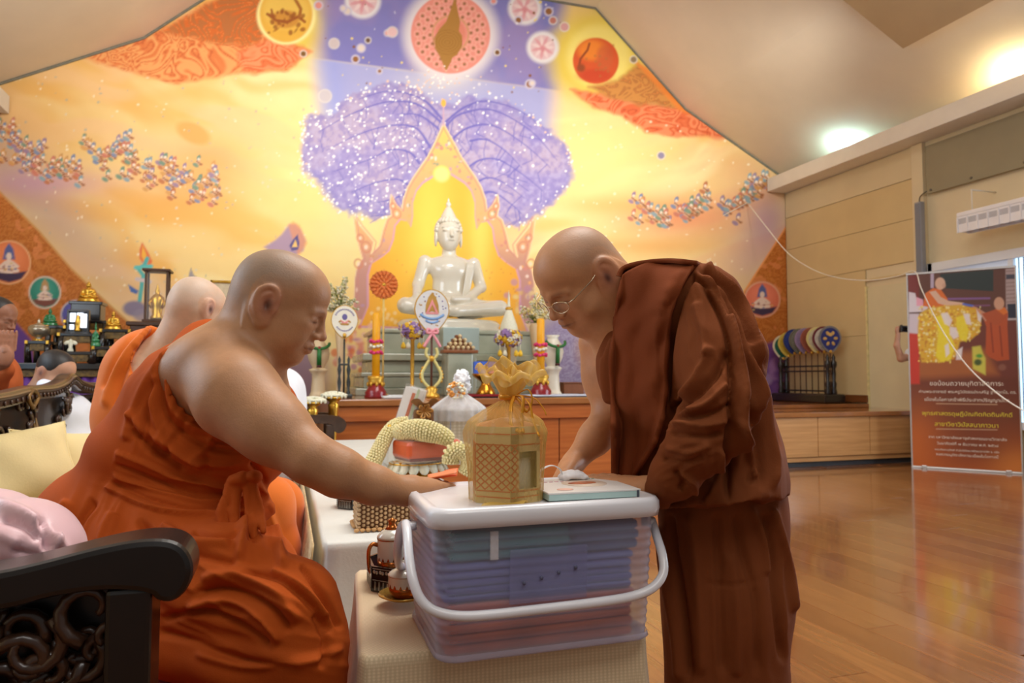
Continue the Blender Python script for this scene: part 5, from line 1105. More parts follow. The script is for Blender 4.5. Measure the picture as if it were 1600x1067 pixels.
# ------------------------------------------------------------------ banner on its board
A_ = onZ(1425, 731, 0); B_ = onZ(1599, 742, 0); bw = float(np.linalg.norm(B_-A_)); brot = math.atan2(B_[1]-A_[1], B_[0]-A_[0]); bh = 2.165
bn = thing('banner', 'tall printed congratulation banner with a photograph of two monks and Thai lettering', 'banner', (A_+B_)/2, brot)
ex = np.array([math.cos(brot), math.sin(brot), 0]); O_ = (A_+B_)/2
def paint_banner():
    st = .0055; nx = int(bw/st); nz = int(bh/st); gx = np.linspace(-bw/2+.012, bw/2-.012, nx); gz = np.linspace(.03, bh-.012, nz); X, Z = np.meshgrid(gx, gz)
    Pl = np.stack([X.ravel(), np.full(X.size, -.012), Z.ravel()], 1); nrm = np.array([math.sin(brot), -math.cos(brot), 0])
    Pw = O_+Pl[:, :1]*ex+Pl[:, 2:]*np.array([0, 0, 1.])+.012*nrm; u, v, _ = project(Pw); C = Paint(u, v, (120, 62, 36)); a = np.arange(len(u)); r = np.random.default_rng(8)
    C.mix(a, (196, 96, 34), sst(640, 735, v)*.8); C.mix(a, (110, 52, 36), sst(560, 600, v)*sst(640, 600, v)*.8); C.mix(a, (214, 110, 40), np.exp(-((u-1430)/40)**2-((v-690)/60)**2)*.7); C.mix(a, (96, 44, 34), np.exp(-((u-1530)/60)**2-((v-700)/30)**2)*.6); C.mix(a, (226, 140, 60), np.exp(-((u-1590)/40)**2-((v-730)/30)**2)*.6)
    P = C.poly
    P([(1420, 420), (1600, 410), (1602, 580), (1420, 580)], (100, 58, 44), 1); P([(1469, 428), (1552, 421), (1552, 455), (1469, 450)], (40, 50, 48), 1); P([(1420, 424), (1436, 424), (1436, 470), (1420, 470)], (126, 46, 42), 1); P([(1454, 424), (1459, 424), (1459, 450), (1454, 450)], (190, 170, 190), .8)
    P([(1571, 420), (1600, 417), (1600, 500), (1572, 500)], (178, 154, 150), 1)
    for k in range(12): C.line([(1572, 424+6*k), (1600, 422+6*k)], .8, (150, 124, 122), .6)
    P([(1572, 429), (1600, 428), (1600, 435), (1572, 436)], (70, 70, 84), 1); P([(1574, 475), (1600, 474), (1600, 498), (1575, 497)], (44, 46, 62), 1); C.line([(1575, 499), (1600, 498)], 1.5, (206, 200, 200))
    C.line([(1482, 467), (1546, 466)], 1.6, (140, 96, 160), .8, .8); C.line([(1500, 478), (1546, 477)], 1.3, (140, 84, 130), .8, .7)
    P([(1420, 505), (1602, 500), (1602, 590), (1420, 590)], (118, 58, 44), 4); P([(1430, 560), (1540, 545), (1560, 585), (1430, 592)], (180, 104, 50), 8, .8)
    P([(1420, 456), (1430, 458), (1434, 474), (1452, 480), (1444, 487), (1420, 488)], (226, 214, 220), 1); P([(1432, 464), (1442, 468), (1443, 478), (1432, 478)], (240, 170, 190), 1); P([(1420, 490), (1436, 490), (1436, 522), (1420, 522)], (216, 200, 208), 1.5); P([(1420, 520), (1436, 522), (1437, 600), (1420, 600)], (206, 58, 40), 2)
    # seated monk of the photograph
    P([(1442, 478), (1446, 458), (1458, 450), (1470, 452), (1480, 466), (1484, 480), (1470, 482)], (224, 112, 40), 1); P([(1452, 456), (1462, 454), (1470, 464), (1482, 470), (1506, 473), (1506, 477), (1480, 478), (1466, 474)], (226, 184, 156), .8); C.ell(1469, 443, 8, 9.5, (222, 178, 150), 1); C.ell(1475, 446, 3, 4, (206, 156, 130), 1, .7); C.line([(1505, 475), (1520, 478)], 1.6, (90, 110, 200))
    # receiving monk
    P([(1549, 486), (1558, 482), (1570, 480), (1575, 490), (1574, 510), (1577, 562), (1558, 564), (1546, 558), (1540, 552), (1541, 510), (1534, 492)], (190, 84, 40), 1.2); P([(1556, 483), (1570, 480), (1575, 488), (1568, 492)], (226, 120, 44), 1); P([(1519, 478), (1526, 480), (1542, 490), (1550, 494), (1540, 502), (1530, 490)], (206, 146, 116), 1); P([(1534, 490), (1556, 484), (1572, 496), (1560, 508), (1545, 506)], (184, 84, 42), 1.2)
    C.ell(1561, 474, 8, 10, (212, 160, 130), 1); C.line([(1548, 505), (1552, 550)], 1.2, (150, 60, 30), 1); C.line([(1562, 510), (1566, 556)], 1.2, (150, 60, 30), 1); C.ell(1566, 574, 6, 5, (150, 96, 76), 2, .8)
    # flowers
    P([(1437, 490), (1445, 484), (1470, 478), (1500, 476), (1525, 482), (1533, 500), (1530, 520), (1518, 530), (1500, 534), (1494, 556), (1470, 566), (1440, 566), (1435, 540), (1434, 510)], (226, 176, 50), 2)
    for k in range(420):
        x, y = r.uniform(1435, 1532), r.uniform(478, 566)
        if y > 532 and x > 1494: continue
        C.ell(x, y, .8+r.random()*1.8, .8+r.random()*1.8, [(246, 210, 70), (236, 160, 40), (250, 226, 110), (206, 130, 40), (246, 232, 170)][k % 5], .8, .8)
    P([(1462, 495), (1478, 490), (1484, 520), (1492, 540), (1486, 562), (1470, 566), (1462, 556), (1466, 520)], (246, 224, 50), 2, .9); P([(1494, 496), (1506, 492), (1514, 515), (1510, 534), (1500, 530), (1494, 510)], (244, 222, 50), 2, .9)
    for pl in ([(1470, 490), (1480, 488), (1488, 500), (1484, 510), (1476, 506)], [(1484, 510), (1494, 512), (1498, 526), (1490, 530), (1484, 522)], [(1505, 490), (1514, 490), (1518, 508), (1510, 506)], [(1476, 540), (1482, 536), (1484, 552), (1478, 558)], [(1494, 548), (1504, 542), (1502, 562), (1494, 562)], [(1526, 484), (1534, 494), (1532, 504), (1528, 500)]): P(pl, (240, 228, 228), 1.5, .9)
    P([(1519, 542), (1532, 540), (1536, 552), (1540, 560), (1540, 586), (1520, 576)], (210, 200, 80), 2); C.ell(1528, 566, 6, 5, (70, 90, 40), 2); C.ell(1530, 556, 5, 3, (90, 160, 60), 1.5)
    for y in (631, 670.5): C.line([(1463, y-.4), (1558, y+1)], .6, (230, 190, 150), .7, .7)
    idx = np.arange(nx*nz).reshape(nz, nx); F = np.stack([idx[:-1, :-1], idx[:-1, 1:], idx[1:, 1:], idx[1:, :-1]], -1).reshape(-1, 4)
    link('print', npmesh('print', Pl, F, pmat('banner_print', (150, 80, 50), .4, 0, .03, 6, attr='paint'), smooth=False, colors=C.c), bn)
MB().box((0, 0, bh/2), (bw, .02, bh), bev=.004).obj('board', M_white, bn)
for z in (.012, bh-.006): MB().box((0, -.004, z), (bw+.01, .034, .024), bev=.004).obj('frame_rail', pmat('frame_silver', (206, 204, 204), .3, .5, .05, 20), bn)
for sx in (-1, 1): MB().box((sx*(bw/2-.003), -.004, bh/2), (.012, .034, bh), bev=.003).obj('frame_side', MATS['frame_silver'], bn); MB().box((sx*.38, .14, .02), (.05, .34, .04), bev=.006).obj('foot', MATS['frame_silver'], bn)
paint_banner()
M_lw = pmat('letter_white', (246, 226, 206), .5); M_ly = pmat('letter_yellow', (236, 214, 60), .5)
for body, x0, x1, y, mm in (('ขอน้อมถวายมุทิตาสักการะ', 1453, 1568, 602, M_lw), ('ท่านพระอาจารย์ พระครูวินัยธรประเสริฐ ฐานังกโร, ดร.', 1436, 1588, 613.5, M_lw), ('เนื่องในโอกาสเข้าพิธีประสาทปริญญาบัตร', 1445, 1577, 626, M_lw), ('พุทธศาสตรดุษฎีบัณฑิตกิตติมศักดิ์', 1441, 1582, 648, M_ly), ('สาขาวิชาวิปัสสนาภาวนา', 1461, 1560, 665, M_ly),
                          ('จาก มหาวิทยาลัยมหาจุฬาลงกรณราชวิทยาลัย', 1451, 1573, 684, M_lw), ('วันอาทิตย์ที่ ๗ ธันวาคม พ.ศ. ๒๕๖๘', 1464, 1560, 694, M_lw), ('คณะศิษยานุศิษย์ สำนักวิปัสสนาพัฒนาทางจิต จ. ตรัง', 1461, 1561, 703, M_lw), ('ขอถวายมุทิตาสักการะเนื่องในโอกาสนี้', 1463, 1560, 711, M_lw)):
    def loc(px, py):
        d = ray(px, py); nrm = np.array([math.sin(brot), -math.cos(brot), 0]); t_ = ((O_-_C)@nrm)/(d@nrm); q = _C+d*t_-O_; return q@ex, q[2]
    xa, za = loc(x0, y); xb, zb2 = loc(x1, y); q = text_mesh('lettering', body, .1, mm, bn, ((xa+xb)/2, -.0135, za), (PI/2, 0, 0))
    wdt = max(v.co.x for v in q.data.vertices)-min(v.co.x for v in q.data.vertices); f_ = (xb-xa)/wdt; q.scale = (f_, f_, 1)
# ------------------------------------------------------------------ the white thread strung from the mural to the right
th = [onY(1130, 337, WY-.03), onY(1168, 317, WY-.03)]
for px_, py_, d_ in ((1200, 358, 10.0), (1232, 396, 9.7), (1270, 421, 9.3), (1310, 434, 8.9), (1355, 438, 8.5), (1400, 432, 8.1), (1429, 424, 7.82), (1440, 452, 7.65), (1470, 512, 7.3), (1510, 570, 6.9), (1555, 612, 6.5), (1600, 642, 6.1), (1660, 672, 5.8)): th.append(at(px_, py_, d_))
o = MB().tube(th[:2]+smoothpath(th[1:], 6)[1:], .006, 5).obj('white_thread', pmat('white_string', (240, 234, 220), .7, 0, .05, 30))
tag(o, 'long white thread sagging from the painted wall to the banner and across it', 'string')
# ------------------------------------------------------------------ tables with cloths
M_brocade = weave_mat('cream_brocade', (226, 204, 168), (208, 186, 150), 190, .55, .25, 'checker', 45, .3)
M_whitecl = pmat('white_cloth', (214, 214, 206), .7, 0, .04, 8, bump=.15, bscale=120, sheen=.2)
M_lace = weave_mat('beige_lace', (226, 200, 150), (196, 166, 116), 70, .8, .5, 'x', 20, .2)
M_wood = pmat('table_wood', (96, 56, 30), .4, 0, .2, 10, stretch=(1, 1, 6))
TZ0 = .55
def table(x0, x1, y0, y1, label, group, h=TZ0-.012, legs=((0, 0), (0, 1), (1, 0), (1, 1))):
    t = thing('low_table', label, 'table', ((x0+x1)/2, (y0+y1)/2, 0), 0, group); w, l = x1-x0-.03, y1-y0-.03
    MB().box((0, 0, h-.015), (w, l, .03), bev=.004).obj('tabletop', M_wood, t)
    for a, b in legs: MB().box(((a-.5)*(w-.06), (b-.5)*(l-.06), (h-.03)/2), (.045, .045, h-.03), bev=.004).obj('leg', M_wood, t)
    MB().box((0, 0, h-.06), (w-.08, l-.08, .05), bev=.004).obj('apron', M_wood, t)
def drape(name, label, x0, x1, y0, y1, z, drop, mat_, seed, fold=.018, nf=9, ptcorner=.12, pull=None):
    """cloth lying on a table top and hanging in folds at its sides, corners falling in points"""
    cx, cy = (x0+x1)/2, (y0+y1)/2; hx, hy = (x1-x0)/2, (y1-y0)/2; t = thing(name, label, 'tablecloth', (cx, cy, z)); g = np.random.default_rng(seed); ph = g.random(6)*6
    n = 220; ring = []
    per = 4*(hx+hy)
    for i in range(n):
        q = per*i/n
        if q < 2*hx: x, y, nx_, ny_ = -hx+q, -hy, 0, -1
        elif q < 2*hx+2*hy: x, y, nx_, ny_ = hx, -hy+q-2*hx, 1, 0
        elif q < 4*hx+2*hy: x, y, nx_, ny_ = hx-(q-2*hx-2*hy), hy, 0, 1
        else: x, y, nx_, ny_ = -hx, hy-(q-4*hx-2*hy), -1, 0
        cd = min(hx-abs(x), hy-abs(y)) if False else min(abs(hx-abs(x))+abs(hy-abs(y)), .5); ring.append((x, y, nx_, ny_, cd, q))
    m = MB(); V = []; F = []; rows = [(.0, 0), (.005, .0008), (.01, .005), (.012, .02)]+[(.012, .02+(1-.0)*k/12) for k in range(1, 13)]
    for off, dz in rows:
        for x, y, a, b, cd, q in ring:
            f = max(0, dz-.02); w = f*f*(3-2*f) if f < 1 else 1
            d = dz*drop*(1+ptcorner*math.exp(-(cd/.10)**2)*3*min(1, f)) if dz > .02 else dz
            fo = fold*w*(math.sin(q*2*PI*nf/1.0+ph[0])+.5*math.sin(q*2*PI*nf*.57+ph[1])); fl = .03*w+(.03*math.exp(-(cd/.05)**2)*w)
            ax, ay = a, b
            if cd < .05 and dz > .02: ax, ay = a+.7*(1 if x > 0 else -1)*(b != 0)*w, b+.7*(1 if y > 0 else -1)*(a != 0)*w
            V.append((x+ax*(off+fo+fl), y+ay*(off+fo+fl), -min(d, z-.01)+.0))
    R_ = len(rows)
    for j in range(R_-1):
        for i in range(n): F.append((j*n+i, j*n+(i+1) % n, (j+1)*n+(i+1) % n, (j+1)*n+i))
    m.add(V, F, True); m.f.append(list(range(n))); m.sm.append(False)
    m.obj('cloth', mat_, t); return t
table(.135, .608, 1.20, 1.70, 'near low table under the plastic box, hidden by its cream cloth', 'row of low offering tables'); table(.12, .66, 2.02, 5.25, 'long low table behind, under the white cloth and the offerings', 'row of low offering tables')
tca = drape('tablecloth', 'cream brocade cloth on the nearest low table under the plastic box', .13, .612, 1.193, 1.71, TZ0, .46, M_brocade, 2, .010, 8, .06)
drape('tablecloth', 'white cloth on the long low table carrying the garlands', .115, .665, 2.016, 5.26, TZ0, .40, M_whitecl, 3, .012, 7, .03)
for o_, c_ in ((tca, None), (bpy.data.objects['low_table'], None)):
    pv = np.array([.13, 1.193]); a_ = math.radians(-4.6); q_ = np.array(o_.location[:2])-pv; o_.location.x, o_.location.y = pv[0]+q_[0]*math.cos(a_)-q_[1]*math.sin(a_), pv[1]+q_[0]*math.sin(a_)+q_[1]*math.cos(a_); o_.rotation_euler.z = a_
# lace runner hanging along the left edge of the long table
t = thing('lace_runner', 'beige gold-patterned lace cloth hanging down the left side of the long table', 'cloth', (.09, 3.2, TZ0-.01))
MB().grid(lambda a, b: (-.012-.018*math.sin(a*46)*b-.035*b, -1.17+2.3*a, .004-.36*b*(1+.12*math.sin(a*23))), 120, 8).obj('lace_sheet', M_lace, t, thick=.005)
# ------------------------------------------------------------------ black octagonal trays, cups
M_pearl = pmat('pearl_inlay', (150, 150, 140), .25, .2, .35, 60, coat=.5); M_tray = pmat('tray_black', (28, 24, 22), .25, 0, .3, 60, coat=.5)
M_por = pmat('porcelain', (206, 204, 192), .12, 0, .05, 10, coat=.6); M_cup = pmat('copper_gilt', (176, 104, 46), .22, .75, .2, 20); M_redl = pmat('tray_red', (110, 20, 24), .3, 0, .1, 20, coat=.4)
def octtray(label, c, R, h, group):
    t = thing('octagonal_tray', label, 'tray', c, PI/8, group)
    ap = R*math.cos(PI/8); sd = 2*R*math.sin(PI/8)
    MB().lathe([(0, .004), (R*.97, .004), (R*.97, .010), (0, .010)], n=8, smooth=False).obj('tray_floor', M_redl, t)
    for k in range(8):
        a = (k+.5)*PI/4; M = Matrix.Rotation(a, 4, 'Z')
        w = MB().box((0, 0, 0), (.006, sd, h)); M0 = M @ Matrix.Translation((ap, 0, h/2)); o = link('side_wall', w.mesh('side_wall', M_tray), t); o.matrix_local = M0
        m = MB()
        for j in range(5):
            for i in range(2): m.ell((.0036, (j-2)*sd*.19+(i*.5-.25)*sd*.15, h*.18-i*h*.02+.006), (.001, sd*.05, sd*.05), 6, 4)
        for j in range(7): m.box((.0036, (j-3)*sd*.13, -h*.26), (.001, sd*.035, h*.34))
        m.box((.0036, 0, -h*.03), (.001, sd*.94, h*.03)); m.box((.0036, 0, h*.42), (.001, sd*.94, h*.03))
        q = link('pearl_inlay', m.mesh('pearl_inlay', M_pearl), o); q['kind'] = 'stuff'
    return t
tc = onZ(656, 918, TZ0); octtray('black octagonal tray inlaid with mother-of-pearl holding two lidded cups beside the plastic box', (tc[0], tc[1]+.045, TZ0+.001), .108, .052, 'black inlaid octagonal trays')
cx_, cy_ = float(tc[0]), float(tc[1]+.045)
p2 = onZ(575, 800, TZ0); octtray('small black octagonal tray with red inside, behind the crocheted tissue box', (p2[0]-.02, 2.55, TZ0+.001), .075, .06, 'black inlaid octagonal trays')
bead = MB().box((0, 0, .02), (.07, .05, .03), bev=.008).obj('folded_napkin', pmat('napkin_peach', (226, 190, 150), .8, 0, .06, 20)); bead.location = (float(p2[0])-.02, 2.55, TZ0+.012)
tag(bead, 'folded peach napkin lying in the small black tray', 'napkin')
def cup(label, px, py, d, r, h, handle, saucer=True, lidk=1.):
    c = at(px, py, d); t = thing('lidded_cup', label, 'cup', (c[0], c[1], TZ0+.0125), 0, 'lidded tea cups')
    z = 0
    if saucer: MB().lathe([(r*.6, 0), (r*1.0, .003), (r*1.6, .012), (r*1.58, .014), (r*.9, .006), (0, .005)], n=32).obj('saucer', pmat('saucer_gilt', (190, 150, 70), .2, .6, .2, 16), t); z = .006
    MB().lathe([(r*.62, z), (r*.72, z+h*.05), (r*.95, z+h*.3), (r*.98, z+h*.52)], n=32).obj('gilt_lower_body', M_cup, t)
    MB().lathe([(r*.98, z+h*.5), (r, z+h*.75), (r, z+h)], n=32, cap=False).obj('porcelain_body', M_por, t)
    MB().lathe([(r*.99, z+h*.985), (r*1.02, z+h), (r*.99, z+h*1.02)], n=32).obj('gilt_rim', M_cup, t)
    for k in range(16): a = 2*PI*k/16; MB().prism([(-.003, 0), (.003, 0), (0, .007)], 'y', -.0006, .0006).obj('gilt_point', M_cup, t).matrix_local = Matrix.Rotation(a, 4, 'Z') @ Matrix.Translation((0, -r*.995, z+h*.51))
    MB().lathe([(r*1.04, z+h*1.02), (r*1.02, z+h*1.07), (r*.8, z+h*(1.07+.12*lidk)), (r*.45, z+h*(1.07+.22*lidk)), (r*.2, z+h*(1.07+.25*lidk)), (0, z+h*(1.07+.25*lidk))], n=32).obj('lid', M_por, t)
    MB().lathe([(r*.5, z+h*(1.07+.21*lidk)), (r*.3, z+h*(1.07+.30*lidk)), (r*.22, z+h*(1.07+.38*lidk)), (r*.34, z+h*(1.07+.48*lidk)), (0, z+h*(1.07+.55*lidk))], n=20).obj('lid_knob', M_cup if handle else M_por, t)
    if handle:
        pts = smoothpath([(-r*.95, 0, z+h*.86), (-r*1.35, -.004, z+h*.9), (-r*1.6, -.006, z+h*.75), (-r*1.55, -.006, z+h*.35), (-r*1.25, -.004, z+h*.18), (-r*.8, 0, z+h*.22)], 6); MB().tube(pts, .0045, 8).obj('handle', M_cup, t)
    return t
cup('tall white and copper lidded mug with a handle at the back of the black tray', 612, 905, 1.535, .0315, .088, True, False, .8)
cup('low white and gilt lidded cup on a saucer at the front of the black tray', 632, 905, 1.40, .032, .042, False, True, 1.15)
# ------------------------------------------------------------------ crocheted bead tissue box
t = thing('tissue_box', 'tissue box in a beige crocheted bead cover on the white cloth', 'tissue box', (.33, 2.19, TZ0+.001)); M_bead = pmat('beads_beige', (206, 174, 130), .5, 0, .2, 50)
MB().box((0, 0, .045), (.24, .13, .085), bev=.01).obj('cover', pmat('cover_brown', (120, 84, 56), .8, 0, .2, 40), t)
m = MB(); bs = .0125
for i in range(20):
    for j in range(7): m.ell((-.12+.0126*i, -.068, .012+.0128*j+(.006 if i % 2 else 0)), (.0055, .005, .0055), 6, 4)
    for j in range(10): m.ell((-.12+.0126*i, -.064+.0128*j+(.006 if i % 2 else 0), .092), (.0055, .0055, .0045), 6, 4)
for j in range(7):
    for i in range(10): m.ell((-.123, -.06+.0128*i, .012+.0128*j), (.005, .0055, .0055), 6, 4)
m.obj('crochet_beads', M_bead, t)['kind'] = 'stuff'
m = MB()
for k in range(46):
    q = k/46*.76; x, y = (-.128+q, -.076) if q < .256 else (.128, -.076+q-.256) if q < .4 else (.128-(q-.4), .07) if q < .656 else (-.128, .07-(q-.656)); m.ell((x, y, .006), (.009, .009, .006), 6, 4, (0, 0, k))
m.obj('ruffle', pmat('ruffle_tan', (206, 160, 104), .7, 0, .1, 40), t)['kind'] = 'stuff'
MB().tube([(.02, -.01, .09), (.025, -.012, .105), (.03, -.02, .112)], [.008, .007, .001], 8).obj('tissue', pmat('tissue_orange', (206, 120, 70), .7), t)
# ------------------------------------------------------------------ garland offering on the long table
M_jas = pmat('jasmine_cream', (226, 214, 160), .65, 0, .12, 120)
def bead_tube(mb, path, R, bs, flat=1.):
    P = [np.asarray(p, float) for p in path]; L = [0]
    for a, b in zip(P[:-1], P[1:]): L.append(L[-1]+np.linalg.norm(b-a))
    n = max(3, int(L[-1]/(bs*1.5)))
    for k in range(n+1):
        l = L[-1]*k/n; i = min(np.searchsorted(L, l, 'right')-1, len(P)-2); u_ = (l-L[i])/max(L[i+1]-L[i], 1e-9); c = P[i]*(1-u_)+P[i+1]*u_; tg = (P[i+1]-P[i])/max(np.linalg.norm(P[i+1]-P[i]), 1e-9)
        r = (R(l/L[-1]) if callable(R) else R); a1 = np.cross(tg, (0, .35, 1)); a1 /= np.linalg.norm(a1); a2 = np.cross(tg, a1); m = max(6, int(2*PI*r/(bs*1.7)))
        for j in range(m):
            an = 2*PI*(j+.5*(k % 2))/m; q = c+(a1*math.cos(an)+a2*math.sin(an)*flat)*r; mb.ell(q, (bs, bs, bs), 5, 4)
dO = 3.2; sO = dO/FPX
def PO(px, py, d=dO): return at(px, py, d)
oc = onZ(655, 735, TZ0); t = thing('offering_tray', 'gilt tray with white lace petals carrying the wrapped robe and the garlands', 'tray', (at(652, 738, 3.25)[0], at(652, 738, 3.25)[1], TZ0+.001), 0.3)
s = sO
MB().lathe([(0, 0), (30*s, 0), (28*s, 4*s), (18*s, 8*s), (20*s, 12*s), (46*s, 20*s), (47*s, 22*s), (0, 20*s)], n=30, M=Matrix.Diagonal((1, .8, 1, 1))).obj('tray_body', M_gold, t)
for k in range(18):
    a = 2*PI*k/18; MB().lathe([(0, -.002), (7.5*s, -.002), (8.5*s, .002), (0, .003)], n=12).obj('lace_petal', M_petalw, t).matrix_local = Matrix.Translation((47*s*math.cos(a), 38*s*math.sin(a), 15*s)) @ Matrix.Rotation(a, 4, 'Z') @ Matrix.Rotation(1.1, 4, 'Y') @ Matrix.Diagonal((1.25, 1, 1, 1))
ring_c = (t.location.x, t.location.y, TZ0+22*s)
M_robe_o = pmat('wrapped_robe_orange', (204, 84, 34), .5, 0, .1, 12, coat=.3); M_film = sheer_mat('clear_film', (240, 236, 230), .07, .08, .8, 0, .25)
pk = thing('wrapped_robe', 'orange robe folded into a block in clear film on the gilt tray', 'parcel', (at(668, 725, 3.2)[0], at(668, 725, 3.2)[1]+.02, TZ0+22*s+.002), .28)
MB().box((0, 0, .064), (.27, .18, .08), bev=.018).obj('folded_robe', M_robe_o, pk); MB().box((0, 0, .028), (.25, .17, .028), bev=.010).obj('robe_underside', pmat('robe_dark', (116, 54, 44), .5, 0, .15, 20, coat=.3), pk); MB().box((0, 0, .056), (.264, .184, .108), bev=.02).obj('film_wrap', M_film, pk)
MB().box((-.02, .01, .116), (.2, .15, .008), (.03, .04, .2), bev=.003).obj('gold_foil', pmat('gold_foil', (226, 176, 50), .25, .7, .2, 40), pk)
def garland(label, path, R, bs, grp='cream jasmine garlands', flat=1.):
    o0 = np.mean(path, 0); t = thing('jasmine_garland', label, 'garland', o0, 0, grp); m = MB(); bead_tube(m, [np.asarray(p)-o0 for p in path], R, bs, flat); m.obj('jasmine_buds', M_jas, t)['kind'] = 'stuff'
    rr = [((R(i/(len(path)-1)) if callable(R) else R))*.9 for i in range(len(path))]; MB().tube([np.asarray(p)-o0 for p in path], rr, 10).obj('garland_core', pmat('garland_core', (190, 180, 120), .8, 0, .1, 30), t)
    return t
pz = lambda px, py, d: PO(px, py, d)
garland('thick cream jasmine garland lying over the wrapped orange robe', smoothpath([pz(622, 676, 3.2), pz(640, 672, 3.15), pz(665, 673, 3.12), pz(690, 680, 3.12), pz(702, 687, 3.14)], 5), lambda u_: (15-6*abs(2*u_-1)**2)*sO, .0075)
garland('cream jasmine garland hanging down at the left of the offering tray', smoothpath([pz(636, 660, 3.3), pz(618, 664, 3.28), pz(604, 680, 3.22), pz(592, 704, 3.18), pz(580, 728, 3.15), pz(576, 738, 3.15)], 5), lambda u_: (8+4*u_)*sO, .0075)
garland('coiled cream jasmine garland at the right of the tray, beside the gift bag', smoothpath([pz(704, 722, 3.05), pz(706, 708, 3.05), pz(720, 704, 3.05), pz(733, 712, 3.05), pz(735, 728, 3.05), pz(730, 740, 3.05)], 5), lambda u_: (11+2*u_)*sO, .0075)
MB_ = thing('flower_tassel', 'small green and gold flower tassel where the left garland is tied', 'tassel', pz(612, 671, 3.24)); MB().ell((0, 0, 0), (.016, .014, .022)).obj('leaf_knot', M_leaf, MB_); MB().ell((-.012, -.008, .012), .012).obj('gold_bud', M_goldp, MB_)
ev = thing('flyer_bag', 'clear bag with white printed flyers standing tilted behind the garlands', 'bag', at(640, 665, 3.62), -.3)
for k in range(3): MB().box((-.01+.012*k, .012*k, .09), (.085, .003, .21), (0, .30, 0), bev=.001).obj('flyer', pmat('flyer_white', (236, 236, 232), .4, 0, .04, 8), ev)
MB().box((-.002, -.004, .09), (.016, .003, .16), (0, .30, 0)).obj('printed_stripe', pmat('flyer_red', (200, 110, 70), .5), ev); MB().box((.022, -.004, .10), (.012, .003, .18), (0, .30, 0)).obj('printed_stripe', pmat('flyer_green', (190, 206, 170), .5), ev); MB().box((.005, 0, .09), (.12, .03, .23), (0, .30, 0), bev=.004).obj('clear_sleeve', M_film, ev)
box_stand = thing('offering_box', 'low covered box under the flyers at the back of the offerings', 'box', (at(640, 690, 3.7)[0], at(640, 690, 3.7)[1], TZ0+.001)); MB().box((0, 0, .082), (.25, .2, .163), bev=.006).obj('box_body', M_whitecl, box_stand); MB().box((0, 0, .17), (.26, .21, .012), bev=.004).obj('box_lid', M_whitecl, box_stand)
bp_ = thing('brown_pouch', 'brown organza gift pouch tied with a brown bow behind the garlands', 'gift', (at(661, 665, 3.64)[0], at(661, 665, 3.64)[1], TZ0+.178)); M_brp = pmat('brown_organza', (150, 104, 50), .45, .1, .2, 20)
MB().box((0, 0, .055), (.105, .07, .11), bev=.015).obj('pouch_body', pmat('brown_card', (126, 84, 46), .5, 0, .15, 12), bp_)
MB().grid(lambda a, b: (math.cos(2*PI*a)*(.015+.06*b)*(1+.15*math.sin(14*PI*a)), math.sin(2*PI*a)*(.015+.05*b), .11+.045*b+.012*math.sin(10*PI*a)*b), 60, 6, closeu=True).obj('ruffle', M_brp, bp_)
for k in range(6): a = k*PI/3; MB().tube(smoothpath([(0, -.03, .10), (.04*math.cos(a), -.05, .10+.035*math.sin(a)), (.03*math.cos(a+.5), -.045, .10+.03*math.sin(a+.5)), (0, -.03, .10)], 4), .006, 6).obj('bow_loop', pmat('brown_satin', (176, 124, 54), .3, .2, .1, 20), bp_)
# white gift under tulle
gd = 3.78; s = gd/FPX; gp = at(716, 715, gd); gt = thing('tulle_gift', 'white hexagonal gift box under white tulle gathered into a big puff', 'gift', (gp[0], gp[1], TZ0+.001)); yb = project(np.array([gp[0], gp[1], TZ0]))[1]
hz = (yb-640)*s; M_tul = sheer_mat('white_tulle', (236, 238, 244), .62, .6, .3, .5, .3, 30, .4); M_gbox = weave_mat('gift_paper', (216, 206, 186), (190, 178, 150), 60, .5, .1, 'checker', 45, 0)
MB().lathe([(0, 0), (41*s, 0), (41*s, hz), (0, hz)], n=6, smooth=False).obj('hex_box', M_gbox, gt)
for k in range(6): a = PI/3*k; MB().cyl((41*s*math.cos(a), 41*s*math.sin(a), 0), (41*s*math.cos(a), 41*s*math.sin(a), hz), .003, n=6).obj('grey_edge', pmat('grey_piping', (120, 120, 126), .5), gt)
MB().grid(lambda a, b: ((43+1.5*math.sin(a*2*PI*17)-(36)*max(0, b-.45)**1.2/.55**1.2*1.0)*s*math.cos(2*PI*a), (43+1.5*math.sin(a*2*PI*17)-36*max(0, b-.45)**1.2/.55**1.2)*s*math.sin(2*PI*a), hz*(.80+.21*min(1, b/.45))+max(0, b-.45)/.55*26*s), 120, 14, closeu=True).obj('tulle_skirt', M_tul, gt)
g = np.random.default_rng(9); PS = Solid(.012)
for k in range(16):
    v = g.normal(size=3); v /= np.linalg.norm(v); PS.ell(np.array([5*s, 0, hz+42*s])+v*9*s, (9*s, 9*s, 9*s))
V, F = PS.mesh(.006, 1); N_ = vnormals(V, F); V = V+N_*((noise3(V*70)-.5)*.03+(noise3(V*170)-.5)*.014)[:, None]
link('tulle_puff', npmesh('tulle_puff', V, F, pmat('tulle_puff', (238, 240, 244), .8, 0, .04, 30)), gt)
fm = [MB(), MB()]
for k in range(60): v = g.normal(size=3); v /= np.linalg.norm(v); fm[k % 2].ell(Vector((-8*s, -20*s, hz+30*s))+Vector(tuple(v))*13*s, (3*s, 3*s, 2.4*s), 6, 4)
fm[0].obj('orange_beads', pmat('orange_bead', (236, 160, 70), .5, 0, .1, 20), gt)['kind'] = 'stuff'; fm[1].obj('white_beads', M_petalw, gt)['kind'] = 'stuff'
